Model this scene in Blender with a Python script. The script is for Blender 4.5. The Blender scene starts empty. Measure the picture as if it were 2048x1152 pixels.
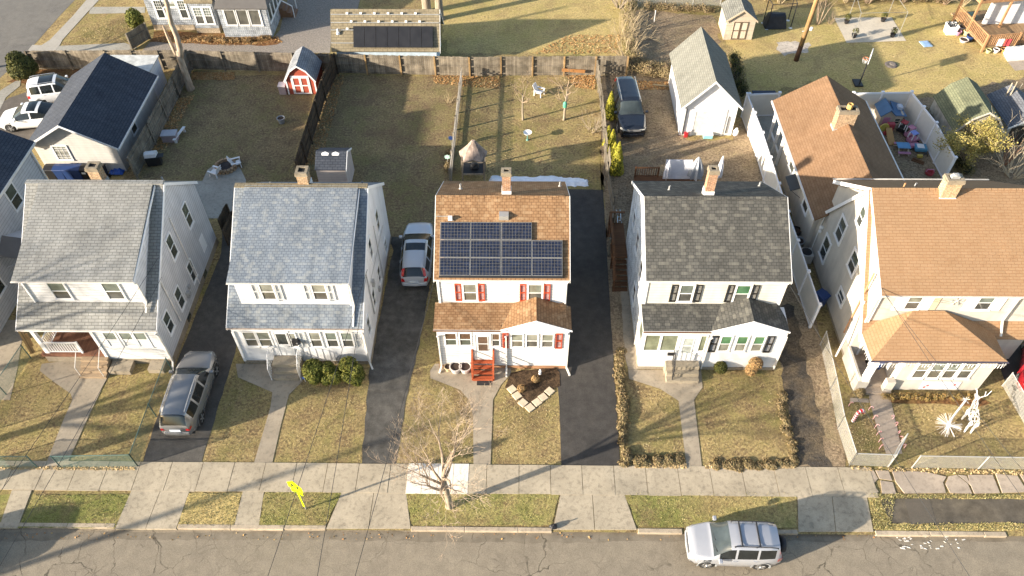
import bpy, bmesh, math, random
from mathutils import Vector, Matrix
random.seed(11)
R = math.radians
SC = bpy.context.scene
COL = SC.collection

# ---------------------------------------------------------------- survey: bearing -> point at height z
FOC, PITCH, ROLL, YAW, CAMH = 1560.0, R(48.9), R(.42), R(-1.0), 33.4
def _axes():
    F = Vector((math.sin(YAW)*math.cos(PITCH), math.cos(YAW)*math.cos(PITCH), -math.sin(PITCH)))
    r = Vector((math.cos(YAW), -math.sin(YAW), 0)); D = F.cross(r)
    c, s = math.cos(ROLL), math.sin(ROLL)
    return r*c + D*s, -r*s + D*c, F
RX, RD, RF = _axes()
def at(u, v, z=0.0):
    d = RX*((u-1024)/FOC) + RD*((v-576)/FOC) + RF
    t = (z-CAMH)/d.z
    return Vector((d.x*t, d.y*t, z))

# ---------------------------------------------------------------- scene objects
WM = {}
def tag(o, label=None, cat=None, group=None, kind=None):
    if label: o['label'] = label
    if cat: o['category'] = cat
    if group: o['group'] = group
    if kind: o['kind'] = kind
    return o
def thing(name, label, cat, loc=(0, 0, 0), rz=0.0, group=None):
    o = bpy.data.objects.new(name, None); COL.objects.link(o)
    o.empty_display_size = .2
    o.location = loc; o.rotation_euler = (0, 0, rz)
    WM[o.name] = Matrix.Translation(Vector(loc)) @ Matrix.Rotation(rz, 4, 'Z')
    return tag(o, label, cat, group)

class MB:
    """collects faces and links them as ONE mesh object"""
    def __init__(s): s.v = []; s.f = []; s.m = []; s.k = 0
    def face(s, pts, k=None):
        i = len(s.v); s.v += [Vector(p) for p in pts]
        s.f.append(tuple(range(i, i+len(pts)))); s.m.append(s.k if k is None else k)
    def prism(s, poly, vec, k=None):
        a = [Vector(p) for p in poly]; vec = Vector(vec); b = [p+vec for p in a]; n = len(a)
        i = len(s.v); s.v += a+b
        fs = [tuple(range(i, i+n)), tuple(reversed(range(i+n, i+2*n)))]
        for j in range(n):
            q = (j+1) % n; fs.append((i+j, i+n+j, i+n+q, i+q))
        s.f += fs; s.m += [s.k if k is None else k]*len(fs); return s
    def box(s, x0, x1, y0, y1, z0, z1, k=None):
        return s.prism([(x0,y0,z0),(x1,y0,z0),(x1,y1,z0),(x0,y1,z0)], (0,0,z1-z0), k)
    def obox(s, c, ax, ay, az, k=None):
        c, ax, ay, az = Vector(c), Vector(ax)*.5, Vector(ay)*.5, Vector(az)
        return s.prism([c-ax-ay, c+ax-ay, c+ax+ay, c-ax+ay], az, k)
    def bar(s, p, q, w, t=None, up=(0,0,1), k=None):
        p, q = Vector(p), Vector(q); d = (q-p).normalized(); t = w if t is None else t
        a = d.cross(Vector(up))
        if a.length < 1e-4: a = d.cross(Vector((1,0,0)))
        a.normalize(); b = a.cross(d)
        a *= w/2; b *= t/2
        return s.prism([p-a-b, p+a-b, p+a+b, p-a+b], q-p, k)
    def tube(s, pts, r, n=6, k=None, cap=True):
        pts = [Vector(p) for p in pts]; m = len(pts)
        rs = r if isinstance(r, (list, tuple)) else [r]*m
        i0 = len(s.v); a = None
        for j, p in enumerate(pts):
            d = (pts[min(j+1, m-1)]-pts[max(j-1, 0)]).normalized()
            if a is None:
                a = d.cross(Vector((0,0,1)))
                if a.length < .05: a = d.cross(Vector((1,0,0)))
            a = (a - d*a.dot(d)).normalized(); b = d.cross(a)
            for q in range(n):
                t = 2*math.pi*q/n; s.v.append(p + (a*math.cos(t)+b*math.sin(t))*rs[j])
        kk = s.k if k is None else k
        for j in range(m-1):
            for q in range(n):
                s.f.append((i0+j*n+q, i0+j*n+(q+1)%n, i0+(j+1)*n+(q+1)%n, i0+(j+1)*n+q)); s.m.append(kk)
        if cap:
            s.f.append(tuple(reversed(range(i0, i0+n)))); s.f.append(tuple(range(i0+(m-1)*n, i0+m*n))); s.m += [kk, kk]
        return s
    def lathe(s, prof, c, n=14, axis='z', k=None):
        c = Vector(c); i0 = len(s.v); kk = s.k if k is None else k
        for r, h in prof:
            for q in range(n):
                t = 2*math.pi*q/n; a, b = r*math.cos(t), r*math.sin(t)
                s.v.append(c + Vector({'z':(a,b,h),'y':(a,h,b),'x':(h,a,b)}[axis]))
        for j in range(len(prof)-1):
            for q in range(n):
                s.f.append((i0+j*n+q, i0+j*n+(q+1)%n, i0+(j+1)*n+(q+1)%n, i0+(j+1)*n+q)); s.m.append(kk)
        s.f.append(tuple(reversed(range(i0, i0+n)))); s.f.append(tuple(range(i0+(len(prof)-1)*n, i0+len(prof)*n))); s.m += [kk, kk]
        return s
    def ball(s, c, r, n=10, k=None, lump=0):
        rx, ry, rz = r if isinstance(r, (tuple, list)) else (r, r, r)
        c = Vector(c); i0 = len(s.v); m = n//2; kk = s.k if k is None else k
        for j in range(m+1):
            ph = math.pi*j/m
            for q in range(n):
                t = 2*math.pi*q/n; l = 1+random.uniform(-lump, lump)
                s.v.append(c+Vector((rx*math.sin(ph)*math.cos(t)*l, ry*math.sin(ph)*math.sin(t)*l, -rz*math.cos(ph)*l)))
        for j in range(m):
            for q in range(n):
                s.f.append((i0+j*n+q, i0+j*n+(q+1)%n, i0+(j+1)*n+(q+1)%n, i0+(j+1)*n+q)); s.m.append(kk)
        return s
    def slab(s, top, th, k=None):
        """a flat plate: polygon given by its upper face, thickness below it"""
        t = [Vector(p) for p in top]; n = (t[1]-t[0]).cross(t[2]-t[0]).normalized()
        if n.z < 0: n = -n
        return s.prism(t, -n*th, k)
    def build(s, name, mats, parent=None, local=False, smooth=False, weld=False, bevel=0, fixn=True):
        me = bpy.data.meshes.new(name); o = bpy.data.objects.new(name, me); COL.objects.link(o)
        vs = s.v
        if parent is not None:
            W = WM[parent.name]
            uvs = vs
            if not local: vs = [W.inverted() @ v for v in vs]
            o.parent = parent; WM[o.name] = W
        else:
            uvs = vs
            xs = [v.x for v in vs]; ys = [v.y for v in vs]; z0 = min(v.z for v in vs)
            org = Vector(((min(xs)+max(xs))/2, (min(ys)+max(ys))/2, z0))
            vs = [v-org for v in vs]; o.location = org; WM[o.name] = Matrix.Translation(org)
        me.from_pydata([tuple(v) for v in vs], [], s.f)
        me.update()
        for p, k in zip(me.polygons, s.m): p.material_index = k
        if fixn or weld:
            bm = bmesh.new(); bm.from_mesh(me)
            if weld: bmesh.ops.remove_doubles(bm, verts=bm.verts, dist=1e-4)
            if fixn: bmesh.ops.recalc_face_normals(bm, faces=bm.faces)
            bm.to_mesh(me); bm.free()
        uv = me.uv_layers.new(name='UVMap').data
        if parent is None: off = o.location
        else: off = Vector((0,0,0))
        Z = Vector((0,0,1))
        for p in me.polygons:
            n = p.normal
            if abs(n.z) > .995: a, b = Vector((1,0,0)), Vector((0,1,0))
            else:
                a = Z.cross(n).normalized(); b = n.cross(a)
            for li in p.loop_indices:
                q = me.vertices[me.loops[li].vertex_index].co + off
                uv[li].uv = (q.dot(a), q.dot(b))
            p.use_smooth = smooth
        for m in (mats if isinstance(mats, (list, tuple)) else [mats]): me.materials.append(m)
        if bevel:
            md = o.modifiers.new('bevel', 'BEVEL'); md.width = bevel; md.segments = 2; md.limit_method = 'ANGLE'
        return o
def build_each(b, name, mats, parent, **k):
    par = list(range(len(b.v)))
    def find(i):
        while par[i] != i: par[i] = par[par[i]]; i = par[i]
        return i
    for f in b.f:
        for j in f[1:]: par[find(j)] = find(f[0])
    groups = {}
    for f, m in zip(b.f, b.m): groups.setdefault(find(f[0]), []).append((f, m))
    out = []
    for g in groups.values():
        c = MB(); ix = {}
        for f, m in g:
            for i in f:
                if i not in ix: ix[i] = len(c.v); c.v.append(b.v[i])
            c.f.append(tuple(ix[i] for i in f)); c.m.append(m)
        out.append(c.build(name, mats, parent, **k))
    return out
def children(o): return [c for c in bpy.data.objects if c.parent == o]
def copy_tree(o, parent=None):
    c = o.copy(); COL.objects.link(c); c.parent = parent
    for ch in children(o): copy_tree(ch, c)
    return c
def dup(o, loc, rz, label, group=None):
    c = copy_tree(o); c.location = loc; c.rotation_euler = (0, 0, rz); c['label'] = label
    if group: c['group'] = group
    return c

# ---------------------------------------------------------------- materials
def lin(*c):
    return tuple((x/255/12.92 if x/255 <= .04045 else ((x/255+.055)/1.055)**2.4) for x in c)+(1,)
class NT:
    def __init__(s, name, rough=.8, spec=.3):
        s.m = bpy.data.materials.new(name); s.m.use_nodes = True; s.t = s.m.node_tree
        s.b = s.t.nodes['Principled BSDF']; s.out = s.t.nodes['Material Output']
        s.b.inputs['Roughness'].default_value = rough
        s.b.inputs['Specular IOR Level'].default_value = spec
        s.tc = s.t.nodes.new('ShaderNodeTexCoord')
        s.obj = s.tc.outputs['Object']; s.uv = s.tc.outputs['UV']
    def n(s, typ, props=None, **ins):
        nd = s.t.nodes.new('ShaderNode'+typ)
        for k, v in (props or {}).items(): setattr(nd, k, v)
        for k, v in ins.items():
            key = int(k[1:]) if k[0] == '_' and k[1:].isdigit() else k.replace('_', ' ')
            if hasattr(v, 'is_linked'): s.t.links.new(v, nd.inputs[key])
            else: nd.inputs[key].default_value = v
        return nd
    def noise(s, scale, detail=4, co=None, rough=.55, dist=0):
        return s.n('TexNoise', Vector=co or s.obj, Scale=scale, Detail=detail, Roughness=rough, Distortion=dist).outputs[0]
    def ramp(s, fac, stops, interp='LINEAR'):
        nd = s.n('ValToRGB', Fac=fac); e = nd.color_ramp; e.interpolation = interp
        while len(e.elements) > 1: e.elements.remove(e.elements[-1])
        for i, (p, c) in enumerate(stops):
            el = e.elements[0] if i == 0 else e.elements.new(p)
            el.position = p; el.color = c if isinstance(c, tuple) else (c, c, c, 1)
        return nd.outputs[0]
    def mix(s, fac, a, b, mode='MIX'):
        nd = s.n('Mix', {'data_type': 'RGBA', 'blend_type': mode})
        for k, v in ((0, fac), (6, a), (7, b)):
            if hasattr(v, 'is_linked'): s.t.links.new(v, nd.inputs[k])
            else: nd.inputs[k].default_value = v
        return nd.outputs[2]
    def math(s, op, a, b=0.0, c=0.0):
        nd = s.n('Math', {'operation': op})
        for k, v in ((0, a), (1, b), (2, c)):
            if hasattr(v, 'is_linked'): s.t.links.new(v, nd.inputs[k])
            else: nd.inputs[k].default_value = v
        return nd.outputs[0]
    def sep(s, co): return s.n('SeparateXYZ', Vector=co).outputs
    def col(s, c):
        if hasattr(c, 'is_linked'): s.t.links.new(c, s.b.inputs['Base Color'])
        else: s.b.inputs['Base Color'].default_value = c
        return s
    def bump(s, h, dist=.02, strength=1.0):
        b = s.n('Bump', Height=h, Distance=dist, Strength=strength)
        s.t.links.new(b.outputs[0], s.b.inputs['Normal']); return s
MATS = {}
def mat(fn):
    def w(name, *a, **k):
        if name not in MATS: MATS[name] = fn(name, *a, **k)
        return MATS[name]
    return w
def scl(c, f): return tuple(x*f for x in c[:3])+(1,)

@mat
def paint(name, c, rough=.6, metal=0.0, var=.12, scale=3.0, coat=0.0, spec=.4):
    t = NT(name, rough, spec); t.b.inputs['Metallic'].default_value = metal
    if coat:
        t.b.inputs['Coat Weight'].default_value = coat; t.b.inputs['Coat Roughness'].default_value = .06
    n = t.noise(scale, 5)
    t.col(t.mix(t.ramp(n, [(.3, 0.0), (.7, 1.0)]), scl(c, 1-var), scl(c, 1+var*.5)))
    return t.m
@mat
def shingle(name, c1, c2, dark, w=.3, h=.14, spots=None, patch=.25, mort=.02, streak=.18):
    t = NT(name, .9, .2)
    # slight waviness of the courses
    wv = t.n('Mapping', Vector=t.uv).outputs[0]
    dn = t.n('TexNoise', Vector=t.uv, Scale=.9, Detail=2).outputs[1]
    wv = t.n('VectorMath', {'operation': 'MULTIPLY_ADD'}, _0=dn, _1=(.05, .03, 0), _2=wv).outputs[0]
    b = t.n('TexBrick', {'offset': .5, 'squash': 1.0}, Vector=wv, Color1=c1, Color2=c2, Mortar=dark, Scale=1.0)
    b.inputs['Mortar Size'].default_value = mort; b.inputs['Mortar Smooth'].default_value = .6
    b.inputs['Brick Width'].default_value = w; b.inputs['Row Height'].default_value = h; b.inputs['Bias'].default_value = -.1
    c = b.outputs['Color']
    s_ = t.sep(wv); row = t.math('FLOOR', t.math('DIVIDE', s_[1], h))
    par_ = t.math('MULTIPLY', t.math('FLOORED_MODULO', row, 2.0), .5)
    colm = t.math('FLOOR', t.math('ADD', t.math('DIVIDE', s_[0], w), par_))
    rnd = t.n('TexWhiteNoise', {'noise_dimensions': '2D'}, Vector=t.n('CombineXYZ', X=colm, Y=row).outputs[0]).outputs[0]
    if spots: c = t.mix(t.ramp(rnd, [(.7, 0.0), (1.0, .7)]), c, spots)
    c = t.mix(t.ramp(rnd, [(0.0, .32), (.3, 0.0)]), c, dark)
    big = t.noise(.45, 4, t.uv)
    c = t.mix(1.0, c, t.ramp(big, [(.3, 1-patch), (.7, 1.0+patch*.2)]), 'MULTIPLY')
    st = t.n('TexNoise', Vector=t.n('VectorMath', {'operation': 'MULTIPLY'}, _0=t.uv, _1=(2.2, .18, 1)).outputs[0], Scale=1.0, Detail=4).outputs[0]
    c = t.mix(1.0, c, t.ramp(st, [(.35, 1-streak), (.62, 1.0)]), 'MULTIPLY')
    gr = t.noise(60, 2, t.uv)
    c = t.mix(.35, c, t.mix(1.0, c, t.ramp(gr, [(.3, .55), (.7, 1.35)]), 'MULTIPLY'))
    t.col(c)
    hgt = t.math('MULTIPLY_ADD', t.math('FRACT', t.math('DIVIDE', t.sep(wv)[1], h)), -.8, t.math('MULTIPLY', b.outputs['Fac'], -.6))
    t.bump(hgt, .012, .7)
    return t.m
@mat
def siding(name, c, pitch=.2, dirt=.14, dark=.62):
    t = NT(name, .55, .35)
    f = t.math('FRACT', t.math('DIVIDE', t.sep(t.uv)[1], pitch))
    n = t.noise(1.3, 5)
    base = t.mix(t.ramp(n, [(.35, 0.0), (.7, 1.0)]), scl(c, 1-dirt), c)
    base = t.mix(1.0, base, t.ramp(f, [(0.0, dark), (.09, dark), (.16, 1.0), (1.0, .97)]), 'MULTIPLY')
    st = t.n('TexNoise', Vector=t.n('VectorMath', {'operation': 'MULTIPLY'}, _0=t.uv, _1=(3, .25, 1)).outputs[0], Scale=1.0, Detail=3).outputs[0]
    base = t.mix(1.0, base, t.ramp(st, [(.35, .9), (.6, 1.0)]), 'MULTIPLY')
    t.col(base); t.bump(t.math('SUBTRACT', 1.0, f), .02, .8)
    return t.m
@mat
def shakes(name, c, c2, h=.16):
    t = NT(name, .8, .2)
    b = t.n('TexBrick', {'offset': .37}, Vector=t.uv, Color1=c, Color2=c2, Mortar=scl(c, .35), Scale=1.0)
    b.inputs['Mortar Size'].default_value = .012; b.inputs['Brick Width'].default_value = .16; b.inputs['Row Height'].default_value = h
    n = t.noise(2.5, 6)
    t.col(t.mix(1.0, b.outputs['Color'], t.ramp(n, [(.35, .62), (.6, 1.05)]), 'MULTIPLY'))
    t.bump(b.outputs['Fac'], -.02, .8)
    return t.m
@mat
def brick(name, c1, c2, mort):
    t = NT(name, .9, .2)
    b = t.n('TexBrick', {'offset': .5}, Vector=t.uv, Color1=c1, Color2=c2, Mortar=mort, Scale=1.0)
    b.inputs['Mortar Size'].default_value = .012; b.inputs['Brick Width'].default_value = .21; b.inputs['Row Height'].default_value = .075
    n = t.noise(9, 4)
    t.col(t.mix(1.0, b.outputs['Color'], t.ramp(n, [(.3, .6), (.7, 1.2)]), 'MULTIPLY'))
    t.bump(b.outputs['Fac'], -.015, .8)
    return t.m
@mat
def grass(name, straw, green, brown, g=.5, bamt=.42, big=.22):
    t = NT(name, .95, .1)
    P = t.n('NewGeometry').outputs['Position']
    n1 = t.noise(big, 5, P, .6, .4); n2 = t.noise(1.1, 6, P, .65); n3 = t.noise(7, 5, P, .7); n4 = t.noise(26, 3, P, .7)
    c = t.mix(t.ramp(t.math('ADD', t.math('MULTIPLY', n1, .6), t.math('MULTIPLY', n2, .4)), [(g-.1, 0.0), (g+.1, 1.0)]), straw, green)
    c = t.mix(t.ramp(t.math('ADD', t.math('MULTIPLY', n2, .5), t.math('MULTIPLY', n3, .5)), [(bamt-.08, 1.0), (bamt+.06, 0.0)]), c, brown)
    n5 = t.noise(.5, 4, t.n('VectorMath', {'operation': 'ADD'}, _0=P, _1=(31.7, 12.3, 0)).outputs[0], .6, .8)
    c = t.mix(t.ramp(n5, [(.5, 0.0), (.68, .6)]), c, brown)
    c = t.mix(t.ramp(n5, [(.3, .5), (.42, 0.0)]), c, scl(green, .9))
    c = t.mix(1.0, c, t.ramp(n3, [(.25, .56), (.5, 1.0), (.75, 1.4)]), 'MULTIPLY')
    c = t.mix(1.0, c, t.ramp(n4, [(.3, .6), (.5, 1.0), (.7, 1.42)]), 'MULTIPLY')
    t.col(c)
    t.bump(t.math('ADD', t.math('MULTIPLY', n3, .6), t.math('MULTIPLY', n4, .5)), .06, 1.0)
    return t.m
@mat
def asphalt(name, c, c2, crack=0.0, cscale=.35, stain=.3, crackc=None):
    t = NT(name, .9, .25)
    P = t.n('NewGeometry').outputs['Position']
    n1 = t.noise(.35, 5, P, .6); n2 = t.noise(2.2, 5, P); n3 = t.noise(45, 2, P)
    col = t.mix(t.ramp(n1, [(.35, 0.0), (.65, 1.0)]), c, c2)
    col = t.mix(1.0, col, t.ramp(n2, [(.3, 1-stain), (.7, 1+stain*.3)]), 'MULTIPLY')
    col = t.mix(1.0, col, t.ramp(n3, [(.3, .72), (.7, 1.28)]), 'MULTIPLY')
    if crack:
        w = t.n('TexNoise', Vector=P, Scale=.9, Detail=5).outputs[1]
        q = t.n('VectorMath', {'operation': 'MULTIPLY_ADD'}, _0=w, _1=(1.3, 1.3, 0), _2=P).outputs[0]
        d = t.n('TexVoronoi', {'feature': 'DISTANCE_TO_EDGE'}, Vector=q, Scale=cscale).outputs['Distance']
        d2 = t.n('TexVoronoi', {'feature': 'DISTANCE_TO_EDGE'}, Vector=q, Scale=cscale*2.7).outputs['Distance']
        m1 = t.math('MULTIPLY', t.ramp(d, [(.002, 1.0), (.0105, 0.0)]), t.ramp(t.noise(.13, 2, P), [(.42, .15), (.55, 1.0)])); m2 = t.math('MULTIPLY', t.ramp(d2, [(.004, 1.0), (.024, 0.0)]), t.ramp(n1, [(.5, 0.0), (.62, .9)]))
        m = t.math('MULTIPLY', t.math('MAXIMUM', m1, m2), t.math('MULTIPLY', t.ramp(n2, [(.36, .1), (.55, 1.0)]), crack))
        col = t.mix(m, col, crackc or scl(c, .3))
    t.col(col); t.bump(n3, .01, .5)
    return t.m
@mat
def concrete(name, c, var=.2, spots=.25):
    t = NT(name, .85, .25)
    P = t.n('NewGeometry').outputs['Position']
    n1 = t.noise(.7, 6, P, .6, .5); n2 = t.noise(5, 5, P, .65); n3 = t.noise(40, 2, P)
    col = t.mix(t.ramp(n1, [(.3, 0.0), (.7, 1.0)]), scl(c, 1-var), scl(c, 1+var*.35))
    col = t.mix(1.0, col, t.ramp(n2, [(.28, 1-spots), (.5, 1.0)]), 'MULTIPLY')
    col = t.mix(1.0, col, t.ramp(n3, [(.3, .86), (.7, 1.12)]), 'MULTIPLY')
    t.col(col); t.bump(n2, .008, .5)
    return t.m
@mat
def wood(name, c1, c2, w=.14, along=0, worn=.35):
    t = NT(name, .85, .2)
    s = t.sep(t.uv)
    u = t.math('DIVIDE', s[along], w)
    r = t.n('TexWhiteNoise', {'noise_dimensions': '1D'}, W=t.math('FLOOR', u)).outputs[0]
    g = t.n('TexNoise', Vector=t.n('VectorMath', {'operation': 'MULTIPLY'}, _0=t.uv, _1=(14, 1.2, 1) if along == 0 else (1.2, 14, 1)).outputs[0], Scale=1.0, Detail=4).outputs[0]
    f = t.math('ADD', t.math('MULTIPLY', r, .6), t.math('MULTIPLY', g, .5))
    c = t.mix(t.ramp(f, [(.2, 0.0), (.85, 1.0)]), c1, c2)
    e = t.math('FRACT', u)
    c = t.mix(1.0, c, t.ramp(e, [(0.0, .35), (.08, 1.0), (.93, 1.0), (1.0, .5)]), 'MULTIPLY')
    c = t.mix(1.0, c, t.ramp(t.noise(1.6, 5), [(.35, 1-worn), (.65, 1.05)]), 'MULTIPLY')
    t.col(c); t.bump(g, .006, .6)
    return t.m
@mat
def glass(name, c, rough=.07, var=.3, stripes=0.0, coat=.6):
    t = NT(name, rough, .7)
    n = t.noise(1.4, 3)
    col = t.mix(t.ramp(n, [(.35, 0.0), (.65, 1.0)]), scl(c, 1-var), scl(c, 1+var))
    if stripes:
        f = t.math('FRACT', t.math('DIVIDE', t.sep(t.uv)[1], .07))
        col = t.mix(1.0, col, t.ramp(f, [(0.0, 1-stripes), (.4, 1.0)]), 'MULTIPLY')
    t.col(col); t.b.inputs['Coat Weight'].default_value = coat; t.b.inputs['Coat Roughness'].default_value = .03
    return t.m
@mat
def bark(name, c, c2):
    t = NT(name, .95, .15)
    g = t.n('TexNoise', Vector=t.n('VectorMath', {'operation': 'MULTIPLY'}, _0=t.obj, _1=(7, 7, 1.5)).outputs[0], Scale=1.0, Detail=6).outputs[0]
    t.col(t.mix(t.ramp(g, [(.35, 0.0), (.65, 1.0)]), c, c2)); t.bump(g, .03, .8)
    return t.m
@mat
def leafy(name, cs, rough=.7):
    """each leaf card its own shade"""
    t = NT(name, rough, .2)
    r = t.n('NewGeometry').outputs['Random Per Island']
    t.col(t.ramp(r, [(i/max(1, len(cs)-1), c) for i, c in enumerate(cs)]))
    t.b.inputs['Subsurface Weight'].default_value = 0.0
    return t.m
@mat
def chainlink(name, c, cell=.075, w=.17):
    t = NT(name, .5, .5); t.b.inputs['Metallic'].default_value = .3; t.col(c)
    s = t.sep(t.uv)
    a = t.math('FRACT', t.math('DIVIDE', t.math('ADD', s[0], s[1]), cell))
    b = t.math('FRACT', t.math('DIVIDE', t.math('SUBTRACT', s[0], s[1]), cell))
    k = t.math('MAXIMUM', t.math('LESS_THAN', a, w), t.math('LESS_THAN', b, w))
    tr = t.n('BsdfTransparent'); mx = t.n('MixShader', _0=k, _1=tr.outputs[0], _2=t.b.outputs[0])
    t.t.links.new(mx.outputs[0], t.out.inputs[0])
    return t.m
@mat
def solar(name, c, line, u=.156, g=.12):
    t = NT(name, .22, .5)
    s = t.sep(t.uv)
    a = t.math('FRACT', t.math('DIVIDE', s[0], u)); b = t.math('FRACT', t.math('DIVIDE', s[1], u))
    k = t.math('MAXIMUM', t.math('LESS_THAN', a, g), t.math('LESS_THAN', b, g))
    cell = t.n('TexVoronoi', {'feature': 'F1'}, Vector=t.n('VectorMath', {'operation': 'MULTIPLY'}, _0=t.uv, _1=(1/u, 1/u, 1)).outputs[0], Scale=1.0, Randomness=0.0)
    n = t.noise(5, 3, t.uv)
    col = t.mix(t.sep(cell.outputs['Color'])[1], scl(c, .75), scl(c, 1.25))
    col = t.mix(1.0, col, t.ramp(n, [(.3, .8), (.7, 1.2)]), 'MULTIPLY')
    t.col(t.mix(k, col, line)); t.b.inputs['Coat Weight'].default_value = .3
    return t.m
# ---------------------------------------------------------------- camera, sun, sky
cd = bpy.data.cameras.new('camera'); cam = bpy.data.objects.new('camera', cd); COL.objects.link(cam)
cd.sensor_width = 36; cd.lens = 36*FOC/2048; cd.clip_end = 3000; cd.clip_start = .5
cam.matrix_world = Matrix(((RX.x, -RD.x, -RF.x, 0), (RX.y, -RD.y, -RF.y, 0), (RX.z, -RD.z, -RF.z, CAMH), (0, 0, 0, 1)))
SC.camera = cam
SAZ, SEL = R(22.5), R(15.3)
sdir = Vector((-math.cos(SAZ)*math.cos(SEL), -math.sin(SAZ)*math.cos(SEL), math.sin(SEL)))
sl = bpy.data.lights.new('sun', 'SUN'); sl.energy = 5.0; sl.angle = R(.8); sl.color = (1, .89, .74)
so = bpy.data.objects.new('sun', sl); COL.objects.link(so); so.rotation_euler = sdir.to_track_quat('Z', 'Y').to_euler(); so.location = (-30, -12, 40)
w = bpy.data.worlds.new('World'); SC.world = w; w.use_nodes = True
sky = w.node_tree.nodes.new('ShaderNodeTexSky'); sky.sky_type = 'NISHITA'; sky.sun_disc = False
sky.sun_elevation = SEL; sky.sun_rotation = math.atan2(sdir.x, sdir.y); sky.air_density = 1.0; sky.dust_density = 1.5; sky.ozone_density = 1.0
bg = w.node_tree.nodes['Background']; bg.inputs['Strength'].default_value = .105
w.node_tree.links.new(sky.outputs[0], bg.inputs['Color'])
vs_ = SC.view_settings; vs_.view_transform = 'Standard'; vs_.look = 'None'; vs_.gamma = 1; vs_.exposure = 1.5
SC.cycles.max_bounces = 6; SC.cycles.transparent_max_bounces = 16

# ---------------------------------------------------------------- ground materials
STRAW, OLIVE, BROWN = (.42, .31, .12, 1), (.19, .175, .05, 1), (.15, .1, .055, 1)
G_FRONT = grass('lawn_front', (.41, .305, .14, 1), (.22, .19, .07, 1), (.19, .13, .072, 1), .52, .455)
G_BACK = grass('lawn_back', (.30, .228, .12, 1), (.198, .168, .075, 1), (.165, .115, .07, 1), .5, .475)
G_GREEN = grass('lawn_green', (.39, .31, .13, 1), (.2, .2, .06, 1), (.25, .18, .09, 1), .49, .42)
G_GOLD = grass('lawn_gold', (.50, .38, .16, 1), (.38, .31, .11, 1), (.3, .215, .105, 1), .55, .42)
G_DIRT = grass('dirt_yard', (.31, .235, .15, 1), (.24, .19, .1, 1), (.18, .13, .085, 1), .62, .47)
G_MULCH = grass('mulch', (.12, .075, .045, 1), (.09, .06, .035, 1), (.05, .034, .022, 1), .5, .5, .6)
G_LEAF = grass('leafy_dirt', (.25, .12, .05, 1), (.18, .12, .05, 1), (.1, .055, .03, 1), .55, .47, .6)
A_STREET = asphalt('street_asphalt', (.285, .24, .175, 1), (.25, .21, .155, 1), 1.0, .5, .16)
A_NEW = asphalt('new_asphalt', (.062, .057, .052, 1), (.08, .072, .063, 1), .12, .3, .28)
A_OLD = asphalt('old_asphalt', (.135, .125, .11, 1), (.085, .08, .07, 1), .6, .7, .45)
A_MID = asphalt('driveway_asphalt', (.085, .078, .07, 1), (.115, .105, .09, 1), .35, .5, .3)
A_SIDE = asphalt('side_street_asphalt', (.2, .185, .16, 1), (.16, .15, .135, 1), .5, .3, .15)
A_PATCH = asphalt('patched_asphalt', (.15, .125, .09, 1), (.11, .095, .075, 1), .5, .8, .4)
C_WALK = concrete('sidewalk_concrete', (.45, .38, .275, 1), .24, .38)
C_PATH = concrete('path_concrete', (.37, .31, .23, 1), .25, .3)
C_PINK = concrete('pink_concrete', (.44, .36, .28, 1), .25, .3)
C_KERB = concrete('kerb_concrete', (.47, .385, .28, 1), .3, .4)
C_WHITE = concrete('new_concrete', (.78, .72, .62, 1), .06, .06)
C_PATIO = concrete('patio_concrete', (.36, .34, .29, 1), .2, .3)
C_STEP = concrete('step_concrete', (.34, .29, .215, 1), .3, .4)

def flat(name, pts, z, m, kind='structure', jit=0.0, step=.5, label=None, cat=None):
    P = [at(p[0], p[1], min(z, 0)) if not isinstance(p, Vector) else p for p in pts]
    if jit:
        Q = []
        for i, p in enumerate(P):
            q = P[(i+1) % len(P)]; n = max(1, int((q-p).length/step))
            for k in range(n):
                x = p.lerp(q, k/n); Q.append(x+Vector((random.uniform(-jit, jit), random.uniform(-jit, jit), 0)))
        P = Q
    b = MB(); b.face([(p.x, p.y, z) for p in P]); o = b.build(name, m)
    if o.data.polygons[0].normal.z < 0: o.data.flip_normals()
    return tag(o, label, cat, kind=kind)

KY = at(1100, 1064).y                   # kerb face
YO, YI = at(1130, 985).y-.12, at(1130, 932).y+.02
b = MB(); b.face([(-500, KY+.01, 0), (500, KY+.01, 0), (500, 700, 0), (-500, 700, 0)]); b.face([(-500, -500, 0), (500, -500, 0), (500, 4.2, 0), (-500, 4.2, 0)])
tag(b.build('ground', G_FRONT), kind='structure')
b = MB(); b.face([(-400, 4.2, -.12), (400, 4.2, -.12), (400, KY+.2, -.12), (-400, KY+.2, -.12)]); tag(b.build('street', A_STREET), kind='structure')

# lots: lawns and yards with a ground of their own
def yard(m, z, *pts, jit=.12): return flat('lawn', pts, z, m, jit=jit)
yard(G_BACK, .004, (236, 372), (380, 150), (640, 150), (572, 372))
yard(G_BACK, .008, (572, 372), (650, 150), (930, 152), (905, 372), (880, 480), (790, 480))
yard(G_FRONT, .004, (905, 372), (930, 152), (1195, 150), (1212, 500), (1205, 372))
yard(G_DIRT, .004, (1215, 700), (1200, 152), (1260, 140), (1350, 160), (1370, 280), (1470, 280), (1495, 215), (1560, 440), (1260, 520), (1262, 720), jit=.2)
yard(G_GOLD, .004, (1450, 80), (1540, 20), (2060, 0), (2060, 175), (1860, 190), (1700, 190), (1660, 160), (1500, 190), (1480, 120), jit=.3)
yard(G_GOLD, .006, (895, 105), (880, -10), (1240, -10), (1250, 110), jit=.3)
yard(G_DIRT, .008, (1262, 110), (1262, 20), (1430, 30), (1440, 85), (1350, 150), (1280, 130), jit=.25)
yard(G_DIRT, .012, (1840, 200), (2060, 150), (2060, 380), (1925, 380), jit=.3)
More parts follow.
